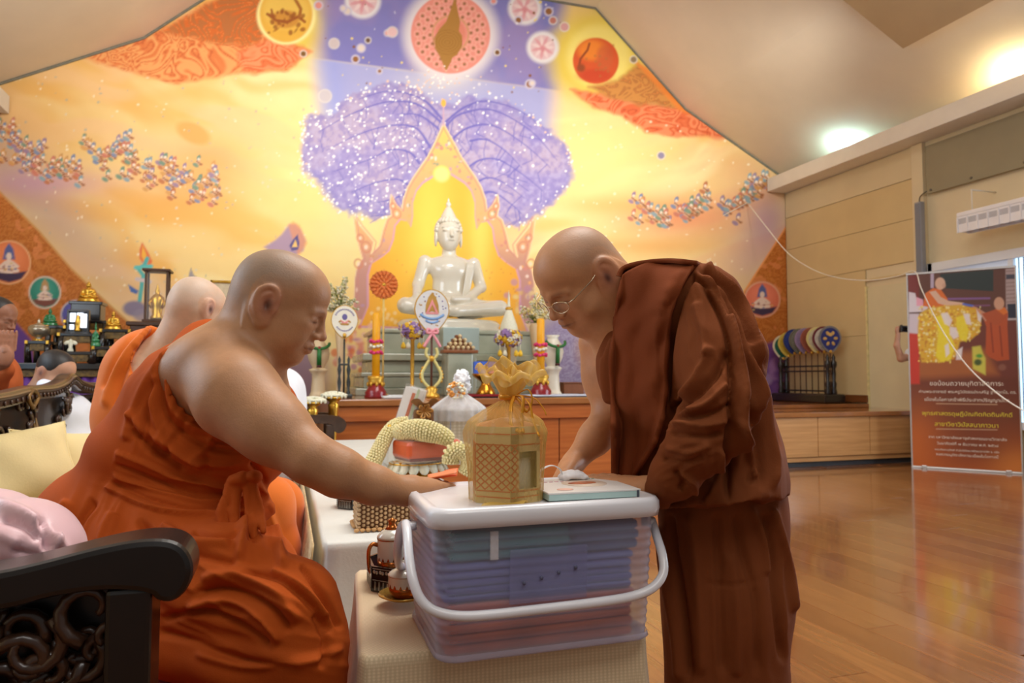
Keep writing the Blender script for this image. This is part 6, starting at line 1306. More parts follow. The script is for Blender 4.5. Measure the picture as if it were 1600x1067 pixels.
# ------------------------------------------------------------------ the big see-through storage box
BX0, BX1, BY0, BY1, BZ = .222, .620, 1.097, 1.377, TZ0+.001; bcx, bcy = (BX0+BX1)/2, (BY0+BY1)/2; bhx, bhy = (BX1-BX0)/2, (BY1-BY0)/2; BH = .222
bx = thing('storage_box', 'translucent lavender plastic carrying box with ribbed sides and white lid', 'box', (bcx, bcy, BZ))
def rrect(hx, hy, r, n=7):
    out = []
    for sx, sy, a0 in ((1, -1, -PI/2), (1, 1, 0), (-1, 1, PI/2), (-1, -1, PI)):
        for k in range(n): a = a0+PI/2*k/(n-1); out.append((sx*(hx-r)+r*math.cos(a), sy*(hy-r)+r*math.sin(a)))
    return out
M_plas = sheer_mat('lavender_plastic', (222, 224, 250), .30, .22, .7, .35, .75, 6, .15); M_wpl = pmat('white_plastic', (232, 232, 238), .28, 0, .02, 6, coat=.3)
rows = []; nz = 90
for j in range(nz+1):
    z = BH*j/nz; k = j/nz; ins = .011*(1-k)                   # slight taper towards the bottom
    rib = .0016*(.5+.5*math.cos(z/.0146*2*PI)) if .02 < z < BH-.022 else 0
    if z < .012: ins = .011
    rows.append((rrect(bhx-ins+rib-.004, bhy-ins*.8+rib-.004, .03), z))
def loft(rows, cap0=False, cap1=False):
    m = MB(); V = []; F = []; n = len(rows[0][0])
    for poly, z in rows: V += [(x, y, z) for x, y in poly]
    for j in range(len(rows)-1): F += [(j*n+i, j*n+(i+1) % n, (j+1)*n+(i+1) % n, (j+1)*n+i) for i in range(n)]
    m.add(V, F, True)
    if cap0: m.f.append(list(range(n-1, -1, -1))); m.sm.append(False)
    if cap1: m.f.append([(len(rows)-1)*n+i for i in range(n)]); m.sm.append(False)
    return m
loft(rows, True).obj('ribbed_body', M_plas, bx)
loft([(rrect(bhx-.018, bhy-.015, .032), -.0005), (rrect(bhx-.009, bhy-.008, .034), .004), (rrect(bhx-.011, bhy-.010, .032), .012)], False).obj('base_flange', M_plas, bx)
MB().box((-.006, -bhy+.0045, .128), (.135, .003, .088), (.055, 0, 0), bev=.0012).obj('label_panel', sheer_mat('label_plastic', (170, 172, 214), .26, .25, .6, .2, 0), bx)
for k in range(4): MB().lathe([(.0032, 0), (.0032, .002), (0, .0022)], n=10).obj('panel_stud', pmat('stud_grey', (90, 92, 120), .4), bx).matrix_local = Matrix.Translation((-.05+.03*k, -bhy+.0022, .118+.006*k)) @ Matrix.Rotation(PI/2, 4, 'X')
m = MB()                                                     # slanted ribs of the narrow left end
for k in range(26): yy = -bhy+.03+.0085*k; m.tube([(-bhx+.006, yy, .20), (-bhx+.0175, yy+.03, .03)], .0012, 4)
m.obj('end_ribs', M_plas, bx)['kind'] = 'stuff'
lid = loft([(rrect(bhx-.002, bhy-.002, .03), BH-.012), (rrect(bhx+.006, bhy+.006, .036), BH-.010), (rrect(bhx+.0085, bhy+.0085, .038), BH+.002), (rrect(bhx+.008, bhy+.008, .038), BH+.014), (rrect(bhx+.003, bhy+.003, .034), BH+.021), (rrect(bhx-.006, bhy-.006, .03), BH+.022), (rrect(bhx-.012, bhy-.012, .026), BH+.0175), (rrect(bhx-.016, bhy-.016, .022), BH+.0165)], False, True)
lid.obj('lid', M_wpl, bx); LZ = BZ+BH+.0165
O3 = np.array([bcx, bcy, BZ])
hp = [at(634, 818, 1.185), at(636, 832, 1.155), at(639, 870, 1.118), at(645, 905, 1.097), at(656, 934, 1.088), at(676, 953, 1.085), at(712, 962, 1.088), at(760, 961, 1.098), at(850, 951, 1.128), at(940, 940, 1.158), at(990, 931, 1.178), at(1020, 918, 1.19), at(1036, 896, 1.205), at(1035, 868, 1.225), at(1026, 838, 1.26), at(1018, 812, 1.30)]
MB().tube([p-O3 for p in smoothpath(hp, 5)], .0079, 10).obj('front_handle', M_wpl, bx)
hp2 = [at(640, 818, 1.30), at(628, 822, 1.29), at(622, 850, 1.30), at(622, 872, 1.33), at(632, 886, 1.40), at(700, 890, 1.46)]
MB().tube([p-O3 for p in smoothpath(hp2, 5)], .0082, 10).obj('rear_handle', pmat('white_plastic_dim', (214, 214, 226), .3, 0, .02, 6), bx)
for p in (at(640, 822, 1.2), at(1012, 815, 1.29)): MB().lathe([(.012, -.006), (.012, .006)], tuple(p-O3), 14, None).obj('hinge_boss', M_wpl, bx)
# its contents
def cloth_slab(label, cat, cx, cy, z0, w, d, h, mat_, n=2, rot=0., group=None):
    t = thing('folded_cloth', label, cat, (cx, cy, z0), rot, group)
    for k in range(n): hh = h/n; MB().box((.003*math.sin(k*2.1), .002*math.cos(k), hh*(k+.5)), (w-.004*(k % 2), d-.003*((k+1) % 2), hh*.96), (0, 0, .01*(k % 3-1)), bev=hh*.42).obj('fold_layer', mat_, t)
    return t
z = BZ+.006; M_inr = pmat('content_brown', (190, 96, 58), .6, 0, .2, 16); M_inp = pmat('content_slate', (96, 98, 164), .5, 0, .12, 14); M_inn = pmat('content_navy', (50, 58, 110), .45, 0, .15, 14); M_int = pmat('content_teal', (10, 110, 108), .35, 0, .25, 8, coat=.4)
cloth_slab('red-brown folded robe at the bottom of the plastic box', 'cloth', bcx-.008, bcy, z, .33, .235, .082, M_inr, 5)
cloth_slab('slate-violet folded cloth in the middle of the plastic box', 'cloth', bcx-.012, bcy-.002, z+.084, .33, .243, .062, M_inp, 5)
cloth_slab('navy folded cloth near the top right inside the plastic box', 'cloth', bcx+.105, bcy-.002, z+.148, .125, .243, .05, M_inn, 3)
q = cloth_slab('teal-green packed cloth at the top left inside the plastic box', 'cloth', bcx-.065, bcy-.004, z+.148, .205, .245, .05, M_int, 3)
MB().box((-.032, -.124, .025), (.014, .003, .046), bev=.001).obj('white_paper_band', M_white, q)
# ------------------------------------------------------------------ gold organza gift bag with hexagonal lantern box
gx, gy = [float(v) for v in onZ(803, 786, LZ)[:2]]; gb = thing('organza_gift', 'gold organza gift bag over a hexagonal patterned box on the white lid', 'gift', (gx, gy+.045, LZ))
M_card = pmat('cream_card', (226, 206, 150), .5, 0, .06, 14); M_lat = pmat('orange_print', (214, 110, 66), .5, 0, .1, 20); M_cand = pmat('candle_jar', (226, 226, 206), .3, 0, .04, 8, coat=.4); M_org = sheer_mat('gold_organza', (220, 186, 104), .36, .35, .5, .35, .35, 9, .5)
HR, HH = .062, .128; rot0 = math.radians(-100)
cor = [(HR*math.cos(rot0+PI/3*k), HR*math.sin(rot0+PI/3*k)) for k in range(6)]
for k in range(6):
    a, b = Vector((*cor[k], 0)), Vector((*cor[(k+1) % 6], 0)); ex_ = (b-a).normalized(); nn = Vector((ex_.y, -ex_.x, 0)); w = (b-a).length; Mx = Matrix(((ex_.x, nn.x, 0, a.x), (ex_.y, nn.y, 0, a.y), (0, 0, 1, 0), (0, 0, 0, 1)))
    fr = MB()
    if k == 0:        # face with the window
        for c, sz in (((w/2, 0, .012), (w, .002, .024)), ((w/2, 0, HH-.021), (w, .002, .042)), ((w*.14, 0, HH/2), (w*.28, .002, HH)), ((w*.95, 0, HH/2), (w*.10, .002, HH))): fr.box(c, sz)
    else: fr.box((w/2, 0, HH/2), (w, .002, HH))
    o = link('card_side', fr.mesh('card_side', M_card), gb); o.matrix_local = Mx
    l = MB()
    for z in (.011, .021, HH-.012, HH-.03): l.box((w/2, .0013, z), (w*.98, .0008, .0022))
    for i in range(4):
        for j in range(6):
            cx2, cz2 = w*(i+.5)/4, .03+.0125*j
            if k == 0 and .25 < (i+.5)/4 < .9: continue
            for s1 in (-1, 1): l.box((cx2, .0013, cz2), (w/4*1.35, .0008, .0022), (0, s1*.72, 0))
    q = link('printed_lattice', l.mesh('printed_lattice', M_lat), o); q['kind'] = 'stuff'
MB().lathe([(0, HH), (HR*.99, HH), (HR*.2, HH+.012), (0, HH+.012)], n=6, M=Matrix.Rotation(rot0, 4, 'Z'), smooth=False).obj('card_top', pmat('card_top', (216, 150, 90), .5, 0, .08, 14), gb)
MB().lathe([(0, .002), (.028, .002), (.03, .006), (.03, .074), (.026, .08), (0, .08)], (.012, -.008, 0), 24).obj('candle_jar', M_cand, gb); MB().lathe([(.0305, .074), (.0305, .092), (0, .094)], (.012, -.008, 0), 24).obj('jar_lid', pmat('jar_lid', (150, 160, 130), .4, .2, .1, 10), gb)
def bagfn(a, b):
    an = 2*PI*a; k = b
    prof = [(0, .066), (.3, .068), (.52, .070), (.68, .072), (.80, .062), (.90, .038), (1, .011)]
    r = np.interp(k, [p[0] for p in prof], [p[1] for p in prof]); wv = (1+.05*math.sin(7*an+2*k)*(.3+k)+.03*math.sin(13*an-3*k)+.10*max(0, k-.75)*math.sin(19*an)*2)
    hexr = 1-.055*(1-abs(math.cos(3*(an-rot0))))*(k < .55)
    return (r*wv*hexr*math.cos(an), r*wv*hexr*math.sin(an), .002+k*.168)
MB().grid(bagfn, 140, 34, closeu=True).obj('bag_skirt', M_org, gb)
M_org2 = sheer_mat('gold_organza_gathered', (230, 192, 96), .62, .35, .5, .35, .25, 14, .5)
def ruf(ph, tilt, R1, Hh, x0):
    def fn(a, b):
        an = 2*PI*a; r = .008+R1*b**.8; w = 1+.12*math.sin(5*an+ph)*b+.05*math.sin(11*an+ph*2)*b; x = r*w*math.cos(an); y = r*w*math.sin(an); z = .168+Hh*math.sin(2.15*b)*(1+.16*math.sin(4*an+ph)*b)+.42*y
        return (x+x0*b+tilt*(z-.168)+.006, y*.8-.012*b, z)
    return fn
MB().grid(ruf(.4, .0, .034, .060, .002), 120, 14, closeu=True).obj('bag_ruffle', M_org2, gb); MB().grid(ruf(2.1, -.3, .026, .060, -.012), 100, 12, closeu=True).obj('bag_ruffle', M_org2, gb); MB().grid(ruf(4.0, .3, .025, .058, .014), 100, 12, closeu=True).obj('bag_ruffle', M_org2, gb)
M_rib = pmat('gold_ribbon', (226, 158, 44), .3, .3, .1, 20)
MB().lathe([(.012, .172), (.014, .177), (.012, .183)], n=16).obj('tie_band', M_rib, gb)
for pts in ([(.012, -.016, .18), (.03, -.03, .19), (.036, -.036, .172), (.026, -.036, .152), (.018, -.03, .166), (.012, -.016, .178)], [(.012, -.016, .18), (.02, -.034, .176), (.016, -.04, .14), (.012, -.06, .118)], [(.014, -.016, .18), (.03, -.036, .168), (.034, -.046, .138), (.038, -.066, .112)], [(.012, -.016, .18), (.04, -.03, .176), (.056, -.036, .158), (.06, -.04, .146)], [(.01, -.016, .18), (-.002, -.034, .16), (-.006, -.05, .13), (.006, -.066, .12)]): MB().tube(smoothpath(pts, 5), .0034, 6, flat=.35).obj('ribbon_tail', M_rib, gb)
MB().grid(lambda a, b: (-.055+.075*a-.02*b, -.062-.028*b, .003+.006*math.sin(8*a)*b+.004*math.sin(5*b)), 14, 6).obj('bag_hem', M_org2, gb)
# book-like white box, ribbon on the lid
fl_, fr_ = onZ(860, 786, LZ), onZ(998, 777, LZ); bk = thing('flat_gift_box', 'flat white and pale teal box with printed plate lying on the white lid', 'box', ((fl_[0]+fr_[0])/2, fl_[1]+.078, LZ+.0005), -.02); w_ = float(fr_[0]-fl_[0])
MB().box((0, 0, .0075), (w_, .155, .011), bev=.001).obj('box_base', pmat('pale_teal_card', (176, 204, 200), .5, 0, .04, 10), bk); MB().box((0, 0, .0142), (w_+.003, .157, .0032), bev=.001).obj('box_top', pmat('white_card', (226, 222, 218), .4, 0, .02, 10), bk); MB().box((w_/2-.004, -.0785, .0078), (.004, .001, .012)).obj('dark_edge', pmat('edge_grey', (70, 74, 86), .5), bk)
MB().lathe([(0, 0), (.042, 0), (.042, .0005), (0, .0006)], (.015, .01, .0158), 30, None).obj('printed_plate', pmat('plate_print', (236, 216, 196), .5, 0, .06, 30), bk); MB().ell((.012, .012, .0165), (.03, .016, .0009), 16, 5, (0, 0, .1)).obj('printed_food', pmat('food_print', (190, 110, 70), .5, 0, .25, 60), bk); MB().ell((-.045, -.05, .0163), (.016, .012, .0006), 12, 5).obj('printed_spot', pmat('peach_print', (240, 190, 170), .5), bk)
for k in range(5): MB().box((.03+.008*k, .062, .0162), (.005, .004, .0006)).obj('printed_mark', pmat('print_green', (110, 150, 110), .5), bk); MB().box((-.05+.011*k, .04, .0162), (.007, .003, .0006)).obj('printed_mark', pmat('print_rose', (214, 160, 170), .5), bk)
M_wrib = pmat('white_ribbon', (240, 240, 242), .35, 0, .02, 20); rb_ = thing('white_ribbon_bow', 'white satin ribbon looped on the back of the flat white box', 'ribbon', (bk.location.x, bk.location.y+.06, LZ+.0165))
MB().tube(smoothpath([(-.055, .0, .004), (-.05, .0, .02), (-.03, 0, .028), (-.012, 0, .02), (-.008, 0, .004)], 6), .006, 6, flat=.2).obj('ribbon_loop', M_wrib, rb_)
V, F = (lambda S: (S.ell((.014, 0, .008), (.022, .016, .010)), S.ell((-.004, .0, .006), (.012, .014, .007)), S.ell((.032, -.004, .004), (.014, .012, .005)), S.mesh(.003))[-1])(Solid(.008)); N_ = vnormals(V, F); V = V+N_*(.004*(noise3(V*160)-.5))[:, None]; link('ribbon_knot', npmesh('ribbon_knot', V, F, M_wrib), rb_)
# ------------------------------------------------------------------ rug
t = thing('red_rug', 'red carpet on the floor between the sofas and the tables', 'rug', (-.2, 3.3, .014)); MB().box((0, 0, .006), (.56, 4.4, .012), bev=.004).obj('pile', pmat('red_carpet', (176, 24, 28), .9, 0, .12, 60, bump=.3, bscale=300), t); MB().box((0, 2.05, .013), (.56, .12, .003)).obj('border_band', pmat('carpet_dark', (90, 16, 30), .9), t)
t = thing('purple_mat', 'purple flowered cloth on the floor at the end of the red carpet', 'rug', (-.05, 6.0-.45, .016)); MB().box((0, 0, .006), (.7, .6, .012), bev=.004).obj('mat_sheet', pmat('purple_mat', (90, 50, 120), .8, 0, .2, 10), t)
m = MB(); g = np.random.default_rng(12)
for k in range(30): x, y = g.uniform(-.33, .33), g.uniform(-.28, .28); [m.ell((x+.02*math.cos(a), y+.02*math.sin(a), .013), (.014, .014, .002), 6, 4) for a in np.linspace(0, 5, 5)]
m.obj('printed_flowers', M_petalw, t)['kind'] = 'stuff'
# ------------------------------------------------------------------ carved dark wood sofas, cushions
M_dw = pmat('dark_carved_wood', (20, 13, 10), .34, 0, .25, 14, coat=.2, stretch=(1, 1, 1)); M_dw2 = pmat('brown_carved_wood', (62, 38, 24), .32, 0, .3, 20, coat=.35); M_cush = pmat('cream_cushion', (226, 208, 150), .65, 0, .04, 9, bump=.15, bscale=140, sheen=.2)
M_seatred = pmat('red_cushion', (150, 24, 26), .8, 0, .1, 20)
def scrolls(mb, fn, n, seed, r=.007, sz=(.03, .05)):
    """open C-scroll carving: fn(u,v) -> point on the panel"""
    g = np.random.default_rng(seed)
    for k in range(n):
        u0, v0 = g.random(), g.random(); a0 = g.random()*6.28; R_ = g.uniform(*sz); sgn = 1 if g.random() > .5 else -1; pts = []
        for q in range(12): t_ = q/11; rad = R_*(1-.75*t_); a = a0+sgn*t_*5.2; pts.append(fn(u0, v0, rad*math.cos(a)+R_*.3*math.cos(a0), rad*math.sin(a)))
        mb.tube(pts, [r*(1.15-.6*q/11) for q in range(12)], 6)
# near armrest (bottom-left corner of the view)
YA = .985
def xz(px, py, Y=YA): p = onY(px, py, Y); return (float(p[0]), float(p[2]))
sf = thing('carved_sofa', 'dark carved wooden armchair in the near left corner, seating the front monk', 'sofa', (-.62, 1.45, 0)); Ls = Vector((-.62, 1.45, 0))
def loc2(pts): return [(a+.62, b) for a, b in pts]
arm_pts = smoothpath([xz(-330, 930), xz(-150, 915), xz(-10, 895), xz(60, 880), xz(150, 857), xz(215, 845), xz(262, 845), xz(288, 858), xz(300, 882), xz(298, 908), xz(285, 930), xz(266, 942), xz(246, 940), xz(232, 930), xz(200, 925), xz(150, 925), xz(80, 935), xz(0, 955), xz(-150, 975), xz(-330, 985)], 4)
for lab, y0 in (('near', YA), ('far', 1.86)):
    o = MB().prism(loc2([tuple(p) for p in arm_pts if lab == 'near' or p[0] > -.36]), 'y', y0-1.45, y0-1.45+.085).obj('armrest', M_dw, sf); md = o.modifiers.new('round', 'BEVEL'); md.width = .008; md.segments = 2; md.limit_method = 'ANGLE'
    p0, p1 = xz(162, 925), xz(236, 925); MB().box(((p0[0]+p1[0])/2+.62, y0-1.45+.042, p0[1]/2), (p1[0]-p0[0], .075, p0[1]), bev=.006).obj('front_post', M_dw, sf)
pa, pb = xz(160, 930), xz(-300, 960); cm = MB()
scrolls(cm, lambda u, v, dx, dz: (pb[0]+(pa[0]-pb[0])*u+.62+dx, YA-1.45+.04+.012*math.sin(u*40+v*30), .30+(pa[1]-.32)*v+dz), 110, 5, .0085, (.022, .045))
cm.obj('scroll_carving', M_dw2, sf)['kind'] = 'stuff'
MB().box(((pa[0]+pb[0])/2+.62, YA-1.45+.066, (.30+pa[1])/2-.005), (pa[0]-pb[0], .012, pa[1]-.28), bev=.003).obj('backing_board', M_dw, sf)
MB().box(((pa[0]+pb[0])/2+.62, YA-1.45+.04, .27), (pa[0]-pb[0], .06, .06), bev=.006).obj('lower_rail', M_dw, sf)
MB().box((-.0, .0, .40), (.98, .90, .06), bev=.01).obj('seat_frame', M_dw, sf); MB().box((.03, .0, .455), (.92, .86, .05), bev=.022).obj('seat_cushion', M_seatred, sf)
for x in (-.44, .44):
    for y in (-.40, .40): MB().tube(smoothpath([(x, y, .38), (x*1.04, y*1.04, .25), (x, y, .1), (x*1.05, y*1.05, .0)], 4), [.04, .04, .04, .04, .036, .034, .03, .03, .03, .03, .032, .036, .04], 8).obj('leg', M_dw, sf)
MB().box((-.48, 0, .70), (.06, .92, .56), bev=.012).obj('backrest', M_dw2, sf)
# second sofa with carved back behind the monks
XB = -1.0
def yz(px, py, X=XB): p = onX(px, py, X); return (float(p[1]), float(p[2]))
YC2 = 3.75
s2 = thing('carved_sofa', 'carved brown sofa with wavy crest behind the front monk, cream pillows on it', 'sofa', (XB+.42, YC2, 0))
crest = smoothpath([yz(-95, 640), yz(-60, 622), yz(0, 612), yz(40, 603), yz(70, 601), yz(90, 594), yz(104, 583), yz(116, 592), yz(135, 598), yz(150, 597), yz(170, 599), yz(190, 606), yz(200, 622)], 5); low = [(p[0], p[1]-.058) for p in crest[::-1]]
cr_ = [(float(p[0])-YC2, float(p[1])) for p in crest]+[(float(p[0])-YC2, float(p[1])) for p in low]
o = MB().prism(cr_, 'x', -.42-.03, -.42+.035).obj('crest_rail', M_dw2, s2); md = o.modifiers.new('round', 'BEVEL'); md.width = .01; md.segments = 2; md.limit_method = 'ANGLE'
MB().tube([(-.42+.036, float(p[0])-YC2, float(p[1])-.018) for p in crest], .009, 6).obj('crest_bead', M_dw2, s2)
for k in range(60): q = crest[2+int(k*(len(crest)-6)/60)]; MB().ell((-.42+.038, float(q[0])-YC2, float(q[1])-.04), (.006, .008, .010), 6, 4).obj('carved_petal', M_dw2, s2)
cm = MB(); ya_, yb2 = float(crest[0][0]), float(crest[-1][0])
scrolls(cm, lambda u, v, dy, dz: (-.42+.012*math.sin(u*50+9*v), ya_+(yb2-ya_)*u-YC2+dy, .50+.40*v+dz), 170, 8, .010, (.03, .06)); cm.obj('scroll_carving', M_dw2, s2)['kind'] = 'stuff'
MB().box((-.42-.025, (ya_+yb2)/2-YC2, .70), (.015, yb2-ya_-.08, .42), bev=.003).obj('back_board', M_dw, s2)
MB().tube(smoothpath([(-.42+.04, yz(33, 640)[0]-YC2, .88), (-.38, yz(25, 640)[0]-YC2, .92), (-.38, yz(33, 640)[0]-YC2, .95), (-.38, yz(41, 640)[0]-YC2, .92), (-.38, yz(33, 640)[0]-YC2, .88)], 5), .009, 6).obj('gilt_loop', pmat('gilt_brown', (120, 90, 46), .4, .3, .3, 30), s2)
cm = MB(); yy = yz(33, 660)[0]-YC2
for k in range(9): cm.tube([(-.37, yy+(k-4)*.02, .66), (-.365, yy+(k-4)*.022, .78-.012*abs(k-4)), (-.37, yy+(k-4)*.016, .84-.02*abs(k-4))], [.009, .012, .002], 6)
cm.obj('gilt_leaf_spray', MATS['gilt_brown'], s2)['kind'] = 'stuff'
MB().box((0, 0, .46), (.78, yb2-ya_, .08), bev=.012).obj('seat_frame', M_dw, s2); MB().box((.02, 0, .52), (.72, yb2-ya_-.1, .05), bev=.022).obj('seat_cushion', pmat('seat_cream', (206, 190, 140), .7, 0, .05, 12), s2)
for x in (-.32, .32):
    for y in (-.42, .42): MB().box((x, y*(yb2-ya_), .21), (.07, .07, .43), bev=.012).obj('leg', M_dw, s2)
# pillows
def pillow(label, c, w, h, th_, nrm, roll, grp='cream sofa pillows'):
    t = thing('pillow', label, 'pillow', c, 0, grp); n = 30; nv = Vector(nrm).normalized(); xv = Vector((0, 0, 1)).cross(nv).normalized(); yv = nv.cross(xv); M = Matrix((xv, yv, nv)).transposed() @ Matrix.Rotation(math.radians(roll), 3, 'Z')
    def side(sg):
        def f(a, b):
            x, y = 2*a-1, 2*b-1; e = max((1-x**4)*(1-y**4), 0); return (x*w/2*(1-.09*(1-y*y)*x*x), y*h/2*(1-.09*(1-x*x)*y*y), sg*th_/2*e**.55+.006*math.sin(7*x+3*y)*e)
        return f
    o = MB().grid(side(1), n, n).grid(side(-1), n, n).obj('cover', M_cush, t); o.rotation_euler = M.to_euler()
    q_ = [k/8 for k in range(8)]; rim = [(2*a-1, -1) for a in q_]+[(1, 2*a-1) for a in q_]+[(1-2*a, 1) for a in q_]+[(-1, 1-2*a) for a in q_]
    MB().tube([(x*w/2*(1-.09*(1-y*y)*x*x), y*h/2*(1-.09*(1-x*x)*y*y), 0) for x, y in rim], .004, 6, closed=True).obj('piping', M_cush, o); return t
pillow('big cream pillow with a pointed corner, front one on the carved sofa', at(2, 738, 2.42), .46, .30, .13, (.35, -.75, .5), 10)
pillow('cream pillow tucked behind the first one beside the orange robe', at(104, 728, 2.62), .36, .28, .11, (.55, -.7, .45), -6)
# armchair at the far end of the tables
d5 = 5.3; a5 = at(512, 650, d5); ac = thing('carved_armchair', 'dark wooden armchair with scrolled arms at the far end of the offering tables', 'chair', (a5[0]-.28, a5[1], 0)); s = d5/FPX
ap = smoothpath([(-.30, .85), (-.12, .84), (.04, .835), (.12, .815), (.155, .77), (.14, .72), (.10, .70), (.065, .72), (.05, .765), (-.05, .775), (-.3, .775)], 5)
for y in (-.0, .40): o = MB().prism([(float(p[0])+.28-.02, float(p[1])-.115) for p in ap], 'y', y-.03, y+.03).obj('armrest', M_dw2, ac); MB().box((.28+.02, y, .32), (.06, .05, .66), bev=.006).obj('front_post', M_dw2, ac); MB().box((-.08, y, .5), (.06, .05, 1.0), bev=.006).obj('rear_post', M_dw2, ac)
MB().box((.1, .20, .40), (.46, .44, .07), bev=.012).obj('seat', M_dw2, ac); MB().box((-.09, .20, .74), (.04, .40, .5), bev=.01).obj('backrest', M_dw2, ac)
# pink cloth thrown over the near armrest
S = Solid(.03); dd = 1.03
vell(S, 20, 842, dd, 95, 48, .07, 8); vell(S, 55, 825, dd, 55, 36, .06, 35); vell(S, -60, 860, dd, 90, 50, .08); vell(S, 92, 866, dd, 22, 24, .045, 60); vell(S, 5, 800, dd+.03, 50, 22, .05, 20); vell(S, -40, 800, dd+.03, 60, 30, .06)
V, F = S.mesh(.005, 3); N_ = vnormals(V, F)
V = folds(V, N_, [([(-10, 785), (40, 805), (70, 830), (110, 868)], 9, .012), ([(60, 812), (72, 840), (74, 862)], 7, -.016), ([(0, 810), (40, 822), (62, 845)], 6, -.010), ([(90, 835), (78, 862), (66, 876)], 6, .010), ([(20, 862), (60, 870), (100, 876)], 7, -.008), ([(-20, 830), (10, 838), (30, 850)], 10, .006)])
t = thing('pink_cloth', 'pale pink satin cloth bundled on the near dark armrest', 'cloth', at(40, 880, dd)); V = V-np.array(t.location); link('satin_bundle', npmesh('satin_bundle', V, F, pmat('pink_satin', (232, 190, 196), .4, 0, .04, 8, sheen=.4)), t)
# ------------------------------------------------------------------ people
def headframe(c, fw, up, sc):
    M = np.eye(4); R = frame_from(np.asarray(fw, float), np.asarray(up, float)); M[:3, :3] = R*sc; M[:3, 3] = c; return M
def mk_head(S, M, sc, ear=1.2, chub=0., nosew=1., lids=True, hair=None):
    """head in its own frame: x forward, y left, z up, height 1 (chin -.5, crown +.5)"""
    S.frame(M, sc); e = S.ell; c = S.cone
    e((-.06, 0, .15), (.43, .345, .345), k=.05); e((.10, 0, .17), (.285, .285, .27), k=.10); e((-.20, 0, .02), (.26, .27, .27), k=.1)
    e((.13, 0, -.10), (.265, .262, .30), k=.10); e((.11, 0, -.30), (.255, .22+chub*.25, .175), k=.10); e((.285, 0, -.415), (.095, .11, .085), k=.08)
    for s in (-1, 1):
        e((-.01, s*.205, -.23), (.15, .085+chub*.3, .17), k=.10); e((.235, s*.185, -.085), (.12, .095, .085), k=.08); e((.22, s*(.18+chub*.2), -.22), (.12, .075+chub*.5, .10), k=.09)
        c((.378, s*.055, .065), (.315, s*.20, .05), .042, .03, k=.05)
    c((.395, 0, .04), (.455, 0, -.125), .026, .040*nosew, k=.045); e((.468, 0, -.142), (.048, .048*nosew, .042), k=.03)
    for s in (-1, 1): e((.415, s*.058*nosew, -.158), (.048, .034*nosew, .034), k=.025)
    for s in (-1, 1): e((.445, s*.03, -.196), (.022, .016, .014), k=.012, op='s')
    e((.36, 0, -.262), (.075, .10, .06), k=.05)
    c((.418, -.045, -.262), (.418, .045, -.262), .024, k=.025); c((.38, -.09, -.285), (.38, .09, -.285), .018, k=.025)
    c((.405, -.04, -.315), (.405, .04, -.315), .028, k=.025)
    c((.455, -.05, -.288), (.455, .05, -.288), .012, k=.014, op='s'); c((.43, .05, -.288), (.365, .115, -.298), .010, k=.014, op='s'); c((.43, -.05, -.288), (.365, -.115, -.298), .010, k=.014, op='s')
    for s in (-1, 1):
        e((.425, s*.135, -.005), (.075, .085, .045), k=.05, op='s'); e((.315, s*.135, -.012), (.062, .075, .045), k=.02)
        c((.372, s*.085, -.018), (.335, s*.205, -.022), .017, k=.012); c((.385, s*.09, -.032), (.345, s*.2, -.036), .006, k=.008, op='s')
        # nasolabial furrow
        c((.40, s*.10, -.175), (.335, s*.155, -.29), .010, k=.03, op='s')
        # ear
        q = ear; o = np.array([-.05, s*.335, -.03])
        def E(x, y, z): return o+np.array([x*q, s*y, z*q])
        e(E(-.022, .012, 0), (.062*q, .020, .098*q), k=.02); e(E(-.004, .040, -.014), (.036*q, .034, .05*q), k=.012, op='s'); e(E(.0, .012, -.112), (.030*q, .018, .034*q), k=.02)
        pts = [E(.022, .028, .0), E(.038, .026, .05), E(.012, .030, .098), E(-.038, .040, .102), E(-.078, .046, .055), E(-.076, .044, -.01), E(-.045, .034, -.07), E(-.012, .024, -.105)]
        pts = smoothpath(pts, 4); S.chain(pts, [(.0115+.004*math.sin(PI*i/(len(pts)-1)))*q**.5 for i in range(len(pts))], k=.010); S.chain(smoothpath([E(-.006, .032, .066), E(-.046, .042, .03), E(-.044, .038, -.03), E(-.012, .03, -.06)], 4), [.0105]*13, k=.008); e(E(.034, .026, -.022), (.016, .014, .024), k=.012)
    S.frame(None)
SKIN = {}
def skin_mat():
    if 'skin' not in MATS:
        m = pmat('skin', (170, 120, 90), .5, 0, .07, 42, bump=.12, bscale=260, attr='paint', spec=.45); b = m.node_tree.nodes['Principled BSDF']
        b.inputs['Subsurface Weight'].default_value = .06; b.inputs['Subsurface Radius'].default_value = (.010, .004, .002); b.inputs['Subsurface Scale'].default_value = 1
    return MATS['skin']
